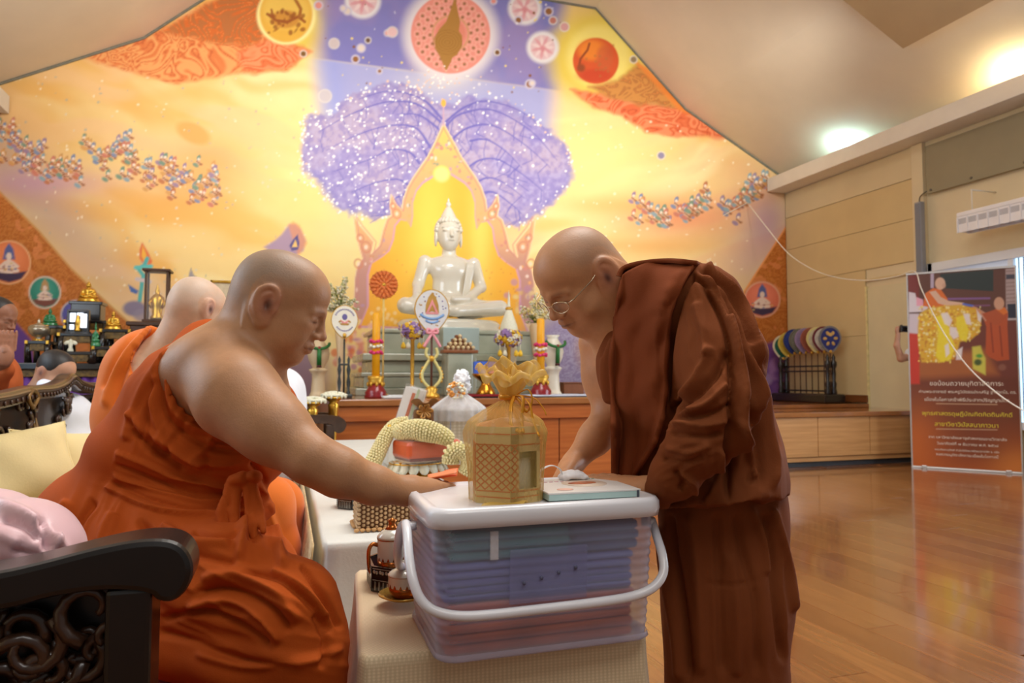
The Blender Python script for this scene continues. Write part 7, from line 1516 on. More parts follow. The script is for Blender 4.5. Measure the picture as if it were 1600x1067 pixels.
def paint_skin(V, base, heads=(), scalp=(128, 112, 100), lips=(140, 84, 70), palm=None):
    C = np.empty_like(V); C[:] = lin(base); n = noise3(V*28, 3)[:, None]; C *= .90+.2*n; C *= .96+.08*noise3(V*140, 8)[:, None]
    def mx(col, m): m = np.clip(m, 0, 1)[:, None]; C[:] = C*(1-m)+lin(col)*m
    for M, sc in heads:
        L = (V-M[:3, 3])@(M[:3, :3]/sc)/sc; x, y, z = L[:, 0], L[:, 1], L[:, 2]; near = sst(.75, .62, np.linalg.norm(L, axis=1)); ay = np.abs(y)
        hl = sst(-.02, .10, z-.14-.36*np.clip(x-.05, -.3, .4)+.0*ay)*near*sst(.30, .05, x-.0); mx(scalp, hl*.42*(.7+.5*noise3(V*60, 4)))
        back = sst(.0, -.18, x)*sst(-.22, -.05, z)*near*(ay < .33); mx(scalp, back*.4)
        mx(lips, np.exp(-((z+.288)/.030)**2-(y/.085)**2)*sst(.33, .38, x)*.75); mx((70, 40, 34), np.exp(-((z+.288)/.009)**2-(y/.10)**2)*sst(.33, .36, x)*.8)
        for s in (-1, 1):
            mx((46, 32, 28), np.exp(-((z+.034+.02*(ay-.14))/.010)**2-((y-s*.145)/.066)**2)*sst(.28, .32, x)*.9); mx((110, 78, 62), np.exp(-((z-.01)/.03)**2-((y-s*.14)/.07)**2)*sst(.25, .32, x)*.35)
            mx((84, 62, 52), np.exp(-((z-.075+.25*(ay-.13)**2*4)/.020)**2-((y-s*.135)/.085)**2)*sst(.24, .30, x)*.38); mx((178, 104, 82), np.exp(-((x+.05)/.12)**2-((z+.03)/.16)**2)*sst(.33, .36, ay)*.35); mx((70, 40, 32), np.exp(-((x+.045)/.035)**2-((z+.045)/.055)**2)*(ay > .325)*.75)  # brows, redder ears, and shade of the ear hollow painted into the skin
        mx((168, 100, 78), np.exp(-((x-.46)/.06)**2-((z+.14)/.06)**2-(y/.07)**2)*.3)
    return C
def person(label, loc, group=None): return thing('person', label, 'person', loc, 0, group)
def add_mesh(root, name, V, F, mat_, colors=None, label=None):
    o = link(name, npmesh(name, V-np.array(root.location), F, mat_, colors=colors), root)
    if label: o['label'] = label
    return o
def finger(S, p, dirs, lens, r, k=.004):
    """p base point, successive segment directions"""
    pts = [np.asarray(p, float)]
    for d, l in zip(dirs, lens): d = np.asarray(d, float); pts.append(pts[-1]+d/np.linalg.norm(d)*l)
    rs = [r, r*.94, r*.88, r*.74][:len(pts)]
    S.chain(pts, rs, k)
def hand(S, wrist, d, nrm, rw=.026, L=.088, curl=.25, spread=.12, side=1, sc=1., thumb=(.5, .55)):
    """wrist point, pointing direction d, back-of-hand normal nrm; side=+1: thumb on the left of d seen from the back"""
    d = np.asarray(d, float)/np.linalg.norm(d); n = np.asarray(nrm, float); n = n-d*(n@d); n /= np.linalg.norm(n); w = np.cross(n, d)*side      # towards the thumb
    P = lambda a, b, c=0.: np.asarray(wrist)+(d*a+w*b+n*c)*sc
    S.cone(P(0, 0), P(.02, 0), rw*sc, .026*sc, k=.02)
    for i, b in enumerate((.026, .009, -.009, -.026)): S.cone(P(.008, b*.55), P(L, b, -.002*abs(i-1)), .0165*sc, .0115*sc, k=.012)
    S.ell(P(L*.45, 0, .0), (.045*sc, .034*sc, .0145*sc), np.stack([d, w, n], 1), .012)
    for i, (b, ls) in enumerate(((.027, (.036, .023, .019)), (.0095, (.041, .027, .021)), (-.009, (.038, .025, .020)), (-.0265, (.030, .020, .017)))):
        sp = d+w*spread*(1.2-.8*i); c1, c2, c3 = curl*(.8+.1*i), curl*(1.9+.1*i), curl*(2.8+.1*i)
        dirs = [sp*math.cos(c)-n*math.sin(c) for c in (c1, c2, c3)]; finger(S, P(L-.004, b), dirs, [l*sc for l in ls], (.0098 if i < 3 else .0084)*sc)
    t0 = P(.022, .026, -.004); a, b2 = thumb; t1 = d*a+w*.8-n*b2*.5; t2 = d*.9+w*.35-n*b2*.6
    S.cone(P(.012, .012), t0+t1/np.linalg.norm(t1)*.018*sc, .017*sc, .0135*sc, k=.012); finger(S, t0+t1/np.linalg.norm(t1)*.016*sc, [t1, t2, t2], [.024*sc, .026*sc, .018*sc], .0118*sc)
M_or = pmat('robe_orange', (182, 82, 26), .82, 0, .05, 7, bump=.12, bscale=420, spec=.15); M_br = pmat('robe_brown', (124, 66, 34), .85, 0, .06, 7, bump=.12, bscale=420, spec=.12); M_br2 = pmat('robe_brown_red', (122, 60, 30), .85, 0, .06, 7, bump=.12, bscale=420, spec=.12)
def bareclip(poly, ymax, sgn=1.):
    """keeps cloth out of a bare-skin region (outline as seen from the front), only for Y below ymax"""
    P_ = np.asarray(poly, float)
    def f(X, Y, Z):
        X, Y, Z = np.broadcast_arrays(X, Y, Z); out = np.full(X.shape, -1., np.float32); m = (Y < ymax)
        pts = np.stack([X[m], Y[m], Z[m]], 1).astype(float); u, v, d = project(pts); s = (u > P_[:, 0].min()-12) & (u < P_[:, 0].max()+12) & (v > P_[:, 1].min()-12) & (v < P_[:, 1].max()+12)
        val = np.full(len(u), -1.); val[s] = -sdpoly(u[s], v[s], P_)*d[s]/FPX; val = np.minimum(val, (ymax-pts[:, 1])); out[m] = val; return out*sgn
    return f
def noisefold(V, N, amp, fr, seed, aniso=(1, 1, 1)):
    n = noise3(V*np.array(aniso)*fr, seed); r = 1-np.abs(2*n-1); return V+N*((r-.5)*amp)[:, None]
# ---------------------------------------------------------------- the front seated monk
def seated_monk():
    root = person('elderly shaven-headed monk in orange robe seated at left, leaning to hold the plastic box', (-.28, 1.5, .0))
    sc = .211; fw = (math.cos(.40)*math.cos(.12), -math.cos(.40)*math.sin(.12), -math.sin(.40)); hc = at(440, 475, 1.425); M = headframe(hc, fw, (.0, -.066, 1), sc)
    S = Solid(.03); mk_head(S, M, sc, ear=1.42, nosew=1.05)
    nb = at(345, 560, 1.44); T = lambda x, y, z: M[:3, :3]@np.array([x, y, z])+M[:3, 3]
    S.cone(T(-.10, 0, -.10), at(362, 548, 1.44), .058, .068, k=.05); S.cone(T(.06, 0, -.30), at(395, 575, 1.45), .045, .055, k=.04)
    vell(S, 345, 625, 1.46, 88, 95, .125, 20, k=.05); vell(S, 330, 575, 1.47, 75, 50, .15, -15, k=.05); vell(S, 385, 660, 1.47, 70, 80, .10, 10, k=.05)
    vchain(S, [(338, 572, 1.355, 56), (372, 620, 1.30, 59), (425, 668, 1.265, 47), (486, 716, 1.235, 37)], k=.05)
    vchain(S, [(486, 716, 1.235, 36), (530, 738, 1.245, 35), (585, 758, 1.27, 27), (632, 768, 1.30, 20.5)], k=.025)
    w = at(634, 766, 1.302); hd = at(690, 752, 1.40)-w; hand(S, w, hd, (-.15, -.25, 1), rw=.023, L=.080, curl=.16, spread=.10, side=1, sc=.98, thumb=(.8, .3))
    V, F = S.mesh(.0031, 1); C = paint_skin(V, (178, 130, 92), [(M, sc)], scalp=(140, 126, 112)); add_mesh(root, 'body', V, F, skin_mat(), C)
    # ---- robe
    R = Solid(.04)
    vell(R, 302, 602, 1.46, 104, 70, .135, -32); vell(R, 300, 650, 1.46, 90, 70, .14, 0); vell(R, 330, 560, 1.54, 60, 62, .075, 0); vell(R, 268, 700, 1.46, 122, 84, .155, -8); vell(R, 350, 690, 1.45, 88, 72, .13, 8); vell(R, 410, 650, 1.53, 58, 66, .07, 0); vell(R, 396, 712, 1.45, 48, 44, .11)
    vell(R, 225, 800, 1.46, 135, 82, .18, 14); vell(R, 165, 850, 1.44, 88, 90, .17, 0); vell(R, 310, 790, 1.44, 105, 66, .15, 8)
    vchain(R, [(215, 885, 1.32, 88), (350, 910, 1.24, 78), (455, 945, 1.18, 62)], k=.06); vchain(R, [(250, 860, 1.60, 78), (370, 885, 1.56, 60), (420, 905, 1.54, 46)], k=.06)
    vchain(R, [(455, 945, 1.18, 60), (470, 1010, 1.18, 62), (470, 1110, 1.19, 60), (465, 1280, 1.2, 52)], k=.05); vchain(R, [(420, 915, 1.50, 46), (440, 1080, 1.5, 48), (440, 1250, 1.5, 46)], k=.05)
    vell(R, 395, 1010, 1.24, 120, 56, .13, 14); vell(R, 300, 985, 1.28, 110, 56, .14, 16); vell(R, 496, 988, 1.24, 34, 60, .08, -24); vell(R, 130, 820, 1.45, 64, 66, .14, 30); vell(R, 412, 885, 1.36, 46, 62, .10, -34)
    bare = [(356, 494), (322, 508), (290, 530), (268, 560), (262, 592), (268, 622), (292, 648), (335, 666), (388, 672), (440, 690), (520, 720), (700, 720), (700, 380), (440, 380), (380, 440)]
    V, F = R.mesh(.0038, 3, bareclip(bare, 1.52)); N = vnormals(V, F)
    st = [([(348, 506), (312, 522), (278, 552), (262, 590), (266, 630), (290, 660), (340, 682), (400, 688), (436, 690)], 5, .011), ([(330, 516), (282, 540), (254, 585), (254, 632), (276, 668), (330, 700), (396, 706)], 6, -.011), ([(318, 520), (262, 556), (240, 600), (240, 640), (262, 690), (318, 722), (385, 726)], 6, .008),
          ([(290, 535), (236, 590), (206, 655), (196, 690)], 9, .008), ([(262, 560), (222, 620), (205, 670)], 6, -.010), ([(244, 590), (226, 640), (236, 690), (262, 716)], 7, -.012), ([(200, 640), (232, 676), (282, 706), (322, 726)], 8, .012), ([(206, 668), (240, 706), (290, 736)], 5, -.012), ([(296, 650), (270, 690), (258, 720)], 6, -.008), ([(340, 672), (322, 700), (300, 716)], 6, .008), ([(330, 690), (390, 694), (428, 700)], 4, -.008), ([(322, 712), (330, 740)], 4, -.004),
          ([(180, 704), (228, 722), (290, 748), (352, 758), (402, 750)], 9, .012, 'step'), ([(402, 800), (330, 808), (250, 800), (196, 780), (164, 762)], 10, .012, 'step'), ([(176, 724), (240, 748), (310, 770), (398, 770)], 4, -.008), ([(172, 738), (240, 766), (312, 784), (398, 778)], 4, .007), ([(168, 750), (236, 780), (310, 796), (396, 786)], 4, -.007),
          ([(360, 742), (376, 780), (378, 830), (372, 880)], 8, .014), ([(384, 752), (396, 800), (392, 850)], 7, -.012), ([(404, 750), (422, 800), (434, 850), (446, 890)], 8, .012), ([(392, 720), (412, 750), (416, 790)], 5, -.010),
          ([(150, 780), (120, 820), (92, 880)], 9, -.012), ([(180, 800), (160, 850), (150, 900)], 9, .010), ([(108, 780), (84, 820), (70, 860)], 8, .010), ([(215, 812), (260, 850), (330, 872), (372, 878)], 8, -.012), ([(250, 820), (300, 846), (364, 850)], 8, .010), ([(300, 830), (350, 838), (380, 830)], 5, -.008),
          ([(310, 905), (370, 900), (430, 925), (470, 975)], 9, .010), ([(300, 930), (360, 918), (420, 946), (456, 990)], 7, -.013), ([(290, 950), (352, 936), (410, 962), (440, 1005)], 7, .010), ([(250, 968), (320, 954), (380, 976), (424, 1012)], 6, -.011), ([(380, 895), (440, 905), (490, 950), (520, 990)], 7, -.012), ([(420, 890), (474, 920), (512, 968)], 7, .010), ([(470, 880), (500, 925), (536, 985)], 6, -.010), ([(240, 985), (300, 1000), (380, 1030), (470, 1040)], 7, -.008), ([(300, 1020), (380, 1040), (480, 1030), (540, 1010)], 7, .008), ([(490, 960), (510, 1000), (500, 1045)], 7, -.010)]
    V = folds(V, N, [(a[0], a[1]*.85, a[2]*1.25)+tuple(a[3:]) for a in st])
    V = finefolds(V, N, [((280, 600), (90, 80), 124, 20, 420, .009, 1), ((360, 690), (90, 40), 14, 18, 400, .008, 2), ((290, 770), (130, 34), 13, 13, 500, .007, 3), ((160, 840), (80, 80), 120, 24, 400, .009, 4), ((380, 930), (130, 70), 26, 26, 420, .011, 5), ((420, 1020), (140, 50), 10, 24, 420, .009, 6), ((230, 650), (50, 60), 108, 20, 300, .008, 7), ((420, 820), (50, 60), 74, 18, 300, .008, 8)])
    V = relax(V, F, 1, .25); add_mesh(root, 'robe', V, F, M_or)
    kn = Solid(.005); vell(kn, 376, 748, 1.29, 19, 11, .018, -10, k=.004); vell(kn, 398, 744, 1.29, 12, 9, .016, 20, k=.004)
    for x0, x1, x2, ye, r_ in ((362, 348, 352, 884, 8.5), (372, 366, 372, 892, 7.5), (386, 392, 396, 842, 7), (394, 408, 412, 830, 6)): vchain(kn, [(x0, 755, 1.290, r_), (x1, 800, 1.272, r_), ((x1+x2)/2, 845 if ye > 850 else 820, 1.25, r_), (x2, ye, 1.235, r_*.8)])
    V, F = kn.mesh(.0035, 1); V = finefolds(V, vnormals(V, F), [((370, 810), (60, 90), 84, 8, 120, .004, 31)]); add_mesh(root, 'sash_knot', V, F, M_or)
    B_ = Solid(.03)                                          # beaded cord of the upper seam
    return root
seated_monk()
t = thing('orange_envelope', 'bright orange folded envelope under the hand of the seated monk', 'envelope', at(684, 746, 1.40))
L_ = Vector(tuple(float(q) for q in at(684, 746, 1.40)))
MB().grid(lambda a, b: Vector(tuple(float(q) for q in at(652+62*a+2*b, 751-10*a*(1-a*.2)-(3+7*a)*b+2*math.sin(6*a)*b, 1.375+.05*b+.012*a)))-L_, 16, 8).obj('paper', pmat('orange_paper', (246, 116, 62), .4, 0, .05, 10), t, thick=.003); MB().grid(lambda a, b: Vector(tuple(float(q) for q in at(668+46*a, 748-9*a-6*b, 1.372+.02*b)))-L_, 10, 5).obj('flap', pmat('orange_paper_pale', (250, 150, 100), .4, 0, .05, 10), t, thick=.002)
# ---------------------------------------------------------------- the standing monk
def standing_monk():
    root = person('standing monk in dark brown robe and thin glasses, bowing over the plastic box', (.92, 1.32, 0))
    sc = .203; pt = .71; yw = .21; fw = (-math.cos(pt)*math.cos(yw), -math.cos(pt)*math.sin(yw), -math.sin(pt)); hc = at(900.5, 434.5, 1.49); M = headframe(hc, fw, (0, -.084, 1), sc)
    S = Solid(.03); mk_head(S, M, sc, ear=1.55, chub=.10, nosew=1.2); T = lambda x, y, z: M[:3, :3]@np.array([x, y, z])+M[:3, 3]
    S.cone(T(-.16, 0, -.04), at(1005, 490, 1.50), .058, .07, k=.05); S.cone(T(.02, 0, -.32), at(975, 535, 1.52), .05, .06, k=.04)
    vell(S, 1000, 560, 1.55, 62, 90, .13, 0, k=.05); vchain(S, [(944, 536, 1.66, 40), (950, 590, 1.66, 35), (958, 646, 1.63, 29)], k=.04); vchain(S, [(958, 646, 1.63, 29), (930, 684, 1.60, 25), (897, 722, 1.57, 17)], k=.02)
    w = at(895, 725, 1.565); hand(S, w, at(872, 752, 1.50)-w, (-.5, .5, .8), rw=.021, L=.080, curl=.35, side=-1, sc=.95)
    vchain(S, [(1075, 690, 1.25, 26), (1022, 770, 1.305, 18)], k=.02); w = at(1020, 769, 1.305); hand(S, w, at(966, 750, 1.37)-w, (.1, -.35, 1), rw=.021, L=.078, curl=.10, spread=.10, side=1, sc=.98, thumb=(.9, .1))
    V, F = S.mesh(.0031, 1); C = paint_skin(V, (192, 136, 94), [(M, sc)], scalp=(156, 126, 102)); add_mesh(root, 'body', V, F, skin_mat(), C)
    # glasses
    g = thing('glasses', None, None); g.location = root.location; 
    G = MB(); loc0 = np.array(root.location)
    for s in (-1, 1):
        pts = [T(.452-.05*abs(math.cos(a))*(1 if s*math.cos(a) > 0 else -.2)-.0, s*.145+.098*math.cos(a), -.045+.066*math.sin(a)) for a in np.linspace(0, 2*PI, 26)[:-1]]
        G.tube([p-loc0 for p in pts], .0011, 6, closed=True)
        G.tube([T(.415, s*.245, -.02)-loc0, T(.36, s*.315, -.005)-loc0, T(.1, s*.365, .03)-loc0, T(-.04, s*.375, .075)-loc0, T(-.09, s*.37, .03)-loc0], .0011, 6)
    G.tube([T(.455, -.05, -.03)-loc0, T(.478, 0, -.012)-loc0, T(.455, .05, -.03)-loc0], .0011, 6)
    bpy.data.objects.remove(g); go = G.obj('glasses_frame', pmat('glasses_metal', (206, 190, 160), .25, .9, .05, 20), root)
    for s in (-1, 1): MB().grid(lambda a, b: T(.450-.03*a*b*0-.04*(.5+.5*math.cos(2*PI*a)*s)*b, s*.145+.096*math.cos(2*PI*a)*b, -.045+.064*math.sin(2*PI*a)*b)-loc0, 24, 5, closeu=True).obj('lens', sheer_mat('lens_glass', (230, 235, 235), .07, .04, .8, 0, .12), go)
    # ---- upper robe
    R = Solid(.04)
    vell(R, 1024, 470, 1.48, 48, 52, .11, 10); vell(R, 1055, 490, 1.43, 72, 78, .14, 0); vell(R, 1085, 500, 1.44, 60, 82, .15, -20); vell(R, 1060, 600, 1.46, 96, 130, .165, -5); vell(R, 1112, 640, 1.46, 76, 150, .165, -12); vell(R, 1136, 740, 1.47, 72, 100, .17, -8); vell(R, 1090, 760, 1.45, 74, 90, .15)
    R.cone(at(1000, 446, 1.40), at(996, 770, 1.445), .032, .045, k=.03); R.cone(at(1012, 440, 1.38), at(1012, 765, 1.44), .035, .04, k=.03); vell(R, 962, 560, 1.50, 30, 66, .09, 4)
    vchain(R, [(1100, 478, 1.31, 60), (1128, 560, 1.26, 58), (1128, 632, 1.21, 52)], k=.05); vchain(R, [(1128, 632, 1.21, 50), (1098, 685, 1.215, 46), (1055, 740, 1.25, 34), (1030, 768, 1.29, 25)], k=.03)
    vell(R, 1120, 775, 1.42, 86, 60, .16, 0); vell(R, 1160, 640, 1.56, 36, 96, .12, -14); vell(R, 1178, 755, 1.52, 34, 90, .13, 0)
    pn = np.cross(ray(1037, 796), ray(1215, 778)); pn /= np.linalg.norm(pn); pn = -pn if pn[2] < 0 else pn
    def clip(X, Y, Z): return -((X-_C[0])*pn[0]+(Y-_C[1])*pn[1]+(Z-_C[2])*pn[2])+.004*np.sin(X*55)
    V, F = R.mesh(.0038, 3, clip); N = vnormals(V, F)
    st = [([(1086, 424), (1066, 456), (1050, 505), (1042, 560), (1040, 640)], 6, -.020), ([(1078, 424), (1056, 460), (1038, 510), (1032, 600), (1034, 720)], 9, .010), ([(1000, 430), (992, 520), (990, 640), (996, 770)], 5, -.004), ([(960, 520), (946, 570), (952, 640), (958, 700)], 7, .009), ([(970, 470), (955, 520), (940, 560)], 5, -.010), ([(958, 690), (1000, 698), (1036, 700)], 2.5, -.003), ([(957, 600), (1000, 606), (1034, 606)], 2.5, -.003),
          ([(1052, 638), (1092, 612), (1122, 580), (1138, 545)], 7, -.014), ([(1056, 630), (1090, 590), (1112, 540)], 7, .010), ([(1050, 646), (1100, 634), (1140, 600)], 6, .011), ([(1050, 652), (1104, 648), (1146, 630)], 5, -.012), ([(1052, 662), (1104, 664), (1144, 654)], 6, .010), ([(1048, 676), (1096, 682), (1130, 676)], 5, -.009), ([(1040, 700), (1080, 706), (1112, 694)], 5, .006), ([(1034, 716), (1074, 722), (1100, 712)], 4, -.006), ([(1052, 736), (1068, 752), (1062, 766)], 5, -.008), ([(1062, 740), (1082, 752), (1084, 772)], 6, .008), ([(1046, 645), (1060, 640), (1075, 632)], 9, -.016),
          ([(1100, 424), (1136, 486), (1154, 560), (1160, 640), (1150, 760)], 9, .014), ([(1108, 420), (1150, 500), (1172, 580), (1184, 680), (1190, 770)], 7, -.015), ([(1116, 424), (1160, 510), (1186, 600), (1204, 700), (1206, 770)], 7, .012), ([(1094, 436), (1126, 490), (1142, 560), (1142, 640), (1136, 720), (1138, 790)], 6, -.018), ([(1124, 440), (1172, 540), (1200, 620), (1214, 720)], 6, -.012), ([(1086, 470), (1100, 520), (1104, 560)], 8, .008), ([(1150, 650), (1170, 700), (1180, 750)], 6, .010), ([(1166, 620), (1180, 680), (1172, 760)], 6, -.010), ([(1130, 700), (1124, 750), (1100, 790)], 7, .008), ([(1020, 790), (1080, 788), (1140, 796), (1200, 780)], 4, .008, 'step')]
    st += [([(1090, 416), (1128, 440), (1158, 488), (1180, 540)], 5, -.018), ([(1100, 412), (1140, 440), (1172, 500), (1194, 570)], 5, .010), ([(1084, 432), (1116, 452), (1142, 500)], 4, -.014), ([(1110, 414), (1150, 446), (1182, 510), (1204, 590)], 4, -.012)]
    V = folds(V, N, [(a[0], a[1]*.85, a[2]*1.25)+tuple(a[3:]) for a in st])
    V = finefolds(V, N, [((1160, 560), (60, 150), 73, 20, 260, .010, 11), ((1160, 730), (80, 70), 84, 20, 240, .010, 12), ((1090, 660), (60, 60), 165, 15, 70, .008, 13), ((1075, 740), (50, 40), 150, 14, 70, .006, 14), ((1110, 520), (50, 70), 78, 18, 100, .006, 15)])
    V = relax(V, F, 1, .25); add_mesh(root, 'upper_robe', V, F, M_br)
    # folded shoulder cloth lying over the left shoulder and hanging straight down in front
    top = [(968, 428), (976, 417), (1000, 411), (1040, 408), (1085, 409)]; bot_l = [(972, 430), (960, 500), (954, 560), (957, 640), (958, 700), (958, 800)]; bot_r = [(1088, 412), (1068, 446), (1050, 492), (1042, 560), (1040, 632), (1024, 690), (1004, 745), (1000, 800)]
    uu, vv, dd = project(V); gw = np.full((70, 36), 9.); fac_ = ((_C-V)*N).sum(1) > 0
    np.minimum.at(gw, (np.clip(((vv-395)/6).astype(int), 0, 69), np.clip(((uu-940)/6).astype(int), 0, 35)), np.where(fac_ & (uu > 940) & (uu < 1156) & (vv > 395) & (vv < 815), dd, 9.))
    gw[gw > 8] = np.nan
    for _ in range(40):
        q = np.stack([np.roll(gw, s_, a_) for s_ in (-1, 1) for a_ in (0, 1)]); mq = np.nanmean(np.where(np.isnan(q), np.nan, q), 0) if not np.isnan(q).all() else gw; gw = np.where(np.isnan(gw), mq, gw)
    for _ in range(6): gw = np.minimum(gw, (gw+np.roll(gw, 1, 0)+np.roll(gw, -1, 0)+np.roll(gw, 1, 1)+np.roll(gw, -1, 1))/5)
    def dep(px, py):
        a_, b_ = min(max((py-398)/6, 0), 68.9), min(max((px-943)/6, 0), 34.9); i_, j_ = int(a_), int(b_); fa, fb = a_-i_, b_-j_
        return (gw[i_, j_]*(1-fa)+gw[i_+1, j_]*fa)*(1-fb)+(gw[i_, j_+1]*(1-fa)+gw[i_+1, j_+1]*fa)*fb-.006
    def dep_old(px, py): return 1.335+.00055*max(0, 1000-px)-.0006*max(0, px-1040)*0+.035*sst(520, 400, np.array(float(py)))+(.0011*max(0, px-1050) if py < 500 else 0)
    lp = smoothpath(bot_l, 8); rp = smoothpath(bot_r, 8); m = MB(); n = 30
    def sh(a, b):
        i = a*(len(lp)-1); k = min(int(i), len(lp)-2); l = lp[k]*(1-i+k)+lp[k+1]*(i-k); r = rp[k]*(1-i+k)+rp[k+1]*(i-k); p = l*(1-b)+r*b
        p = p-np.array([0, 13*math.sin(PI*b)*max(0, 1-a*4)]); d = dep(p[0], p[1])-.004*math.sin(PI*b)+.0035*math.sin(b*17)*(.3+.7*a)+.0016*math.sin(a*31+b*5); return at(p[0], p[1], d)-loc0
    m.grid(lambda b, a: sh(a, b), 34, 60); m.obj('shoulder_cloth', M_br2, root, thick=.009)
    m = MB(); tp = smoothpath([(966, 432), (974, 419), (1000, 411), (1045, 407), (1088, 411)], 6)      # the part lying over the back of the shoulder
    m.grid(lambda a, b: at(tp[min(int(a*(len(tp)-1)), len(tp)-1)][0]+b*(22*(a > -1)), tp[min(int(a*(len(tp)-1)), len(tp)-1)][1]+6*b*(1-b)-3*math.sin(PI*b)+14*b*a, dep(min(tp[min(int(a*(len(tp)-1)), len(tp)-1)][0], 1080), 424)+.004+.15*b)-loc0, 25, 10); m.obj('shoulder_cloth_back', M_br2, root, thick=.009)
    # ---- lower robe (sarong)
    Q = Solid(.05); Q.cone(at(1108, 740, 1.47), at(1132, 930, 1.47), .112, .118); Q.cone(at(1134, 720, 1.5), at(1142, 930, 1.5), .10, .112); Q.cone(at(1134, 930, 1.47), at(1146, 1270, 1.5), .118, .128, k=.05); Q.cone(at(1085, 800, 1.40), at(1096, 1270, 1.42), .06, .07); vell(Q, 1176, 800, 1.5, 40, 80, .11)
    V, F = Q.mesh(.0055, 3); N = vnormals(V, F)
    st = [([(1046, 800), (1056, 880), (1072, 980), (1080, 1067)], 7, -.016), ([(1032, 820), (1040, 900), (1056, 1000), (1060, 1067)], 8, .010), ([(1075, 800), (1090, 900), (1096, 1060)], 10, .009), ([(1120, 800), (1124, 900), (1130, 1060)], 8, -.008), ([(1150, 800), (1160, 860), (1180, 940), (1182, 1060)], 7, -.009), ([(1140, 860), (1150, 960), (1150, 1060)], 9, .008), ([(1196, 800), (1206, 860), (1214, 940), (1224, 1040)], 6, -.012), ([(1206, 790), (1222, 840), (1234, 900), (1242, 960)], 5, .010), ([(1172, 790), (1196, 850), (1200, 900)], 6, .008), ([(1100, 910), (1140, 914), (1190, 906)], 3, -.003)]
    V = folds(V, N, [(a[0], a[1]*.85, a[2]*1.2)+tuple(a[3:]) for a in st]); V = finefolds(V, N, [((1140, 930), (120, 190), 86, 30, 400, .007, 21)]); add_mesh(root, 'lower_robe', V, F, M_br)
    fs = Solid(.02)
    for x, y in ((.80, 1.20), (.86, 1.42)): fs.cone((x+.08, y, .12), (x+.06, y, .05), .045, .042); fs.cone((x+.09, y, .035), (x-.10, y, .022), .036, .026); fs.ell((x-.11, y, .018), (.035, .045, .016))
    V, F = fs.mesh(.007, 2); add_mesh(root, 'feet', V, F, skin_mat(), paint_skin(V, (165, 105, 72)))
standing_monk()
# ---------------------------------------------------------------- second seated monk, further back on the sofa
def second_monk():
    d = 2.42; root = person('old pale shaven-headed monk in orange robe seated behind the front monk', at(290, 600, d)*np.array([1, 1, 0]))
    sc = .215; hc = at(309, 484, d); fw = (math.cos(.42)*math.cos(.75), math.cos(.42)*math.sin(.75), -math.sin(.42)); M = headframe(hc, fw, (0, 0, 1), sc); T = lambda x, y, z: M[:3, :3]@np.array([x, y, z])+M[:3, 3]
    S = Solid(.03); mk_head(S, M, sc, ear=1.25); S.cone(T(-.12, 0, -.1), at(268, 545, d), .06, .07, k=.05); vell(S, 245, 590, d, 60, 58, .12, k=.05); vell(S, 270, 640, d, 70, 80, .14, k=.05); vchain(S, [(262, 575, d-.16, 28), (300, 660, d-.2, 22), (370, 735, d-.15, 16)], k=.04); w = at(372, 738, d-.15); hand(S, w, at(408, 752, d-.1)-w, (0, -.4, 1), curl=.3, side=1, sc=.95)
    V, F = S.mesh(.0048, 1); add_mesh(root, 'body', V, F, skin_mat(), paint_skin(V, (216, 172, 140), [(M, sc)], scalp=(206, 186, 168)))
    R = Solid(.04); vell(R, 235, 590, d+.02, 72, 80, .15, 20); vell(R, 225, 650, d, 72, 80, .17); vell(R, 280, 720, d, 90, 80, .18); vell(R, 300, 590, d+.16, 50, 50, .08); vchain(R, [(300, 790, d-.06, 60), (410, 790, d-.12, 45)]); vchain(R, [(412, 790, d-.12, 45), (425, 860, d-.12, 40), (430, 960, d-.12, 36)]); vchain(R, [(300, 790, d+.15, 55), (430, 790, d+.12, 40), (440, 900, d+.12, 36)])
    V, F = R.mesh(.007, 3, bareclip([(252, 488), (222, 530), (205, 570), (210, 600), (240, 640), (330, 660), (420, 640), (420, 440), (300, 440)], float(at(300, 600, d)[1])+.06)); N = vnormals(V, F)
    V = folds(V, N, [([(250, 494), (205, 540), (176, 590), (162, 640)], 6, .014), ([(236, 500), (188, 550), (160, 610)], 5, -.014), ([(215, 540), (190, 590), (182, 640)], 5, -.012), ([(206, 580), (196, 620), (190, 660)], 4, .010), ([(400, 760), (420, 800), (440, 860)], 6, .010), ([(390, 770), (400, 830), (410, 870)], 5, -.012)])
    add_mesh(root, 'robe', V, F, pmat('robe_orange_bright', (222, 112, 32), .75, 0, .05, 9, bump=.1, bscale=300, sheen=.2, spec=.2))
second_monk()
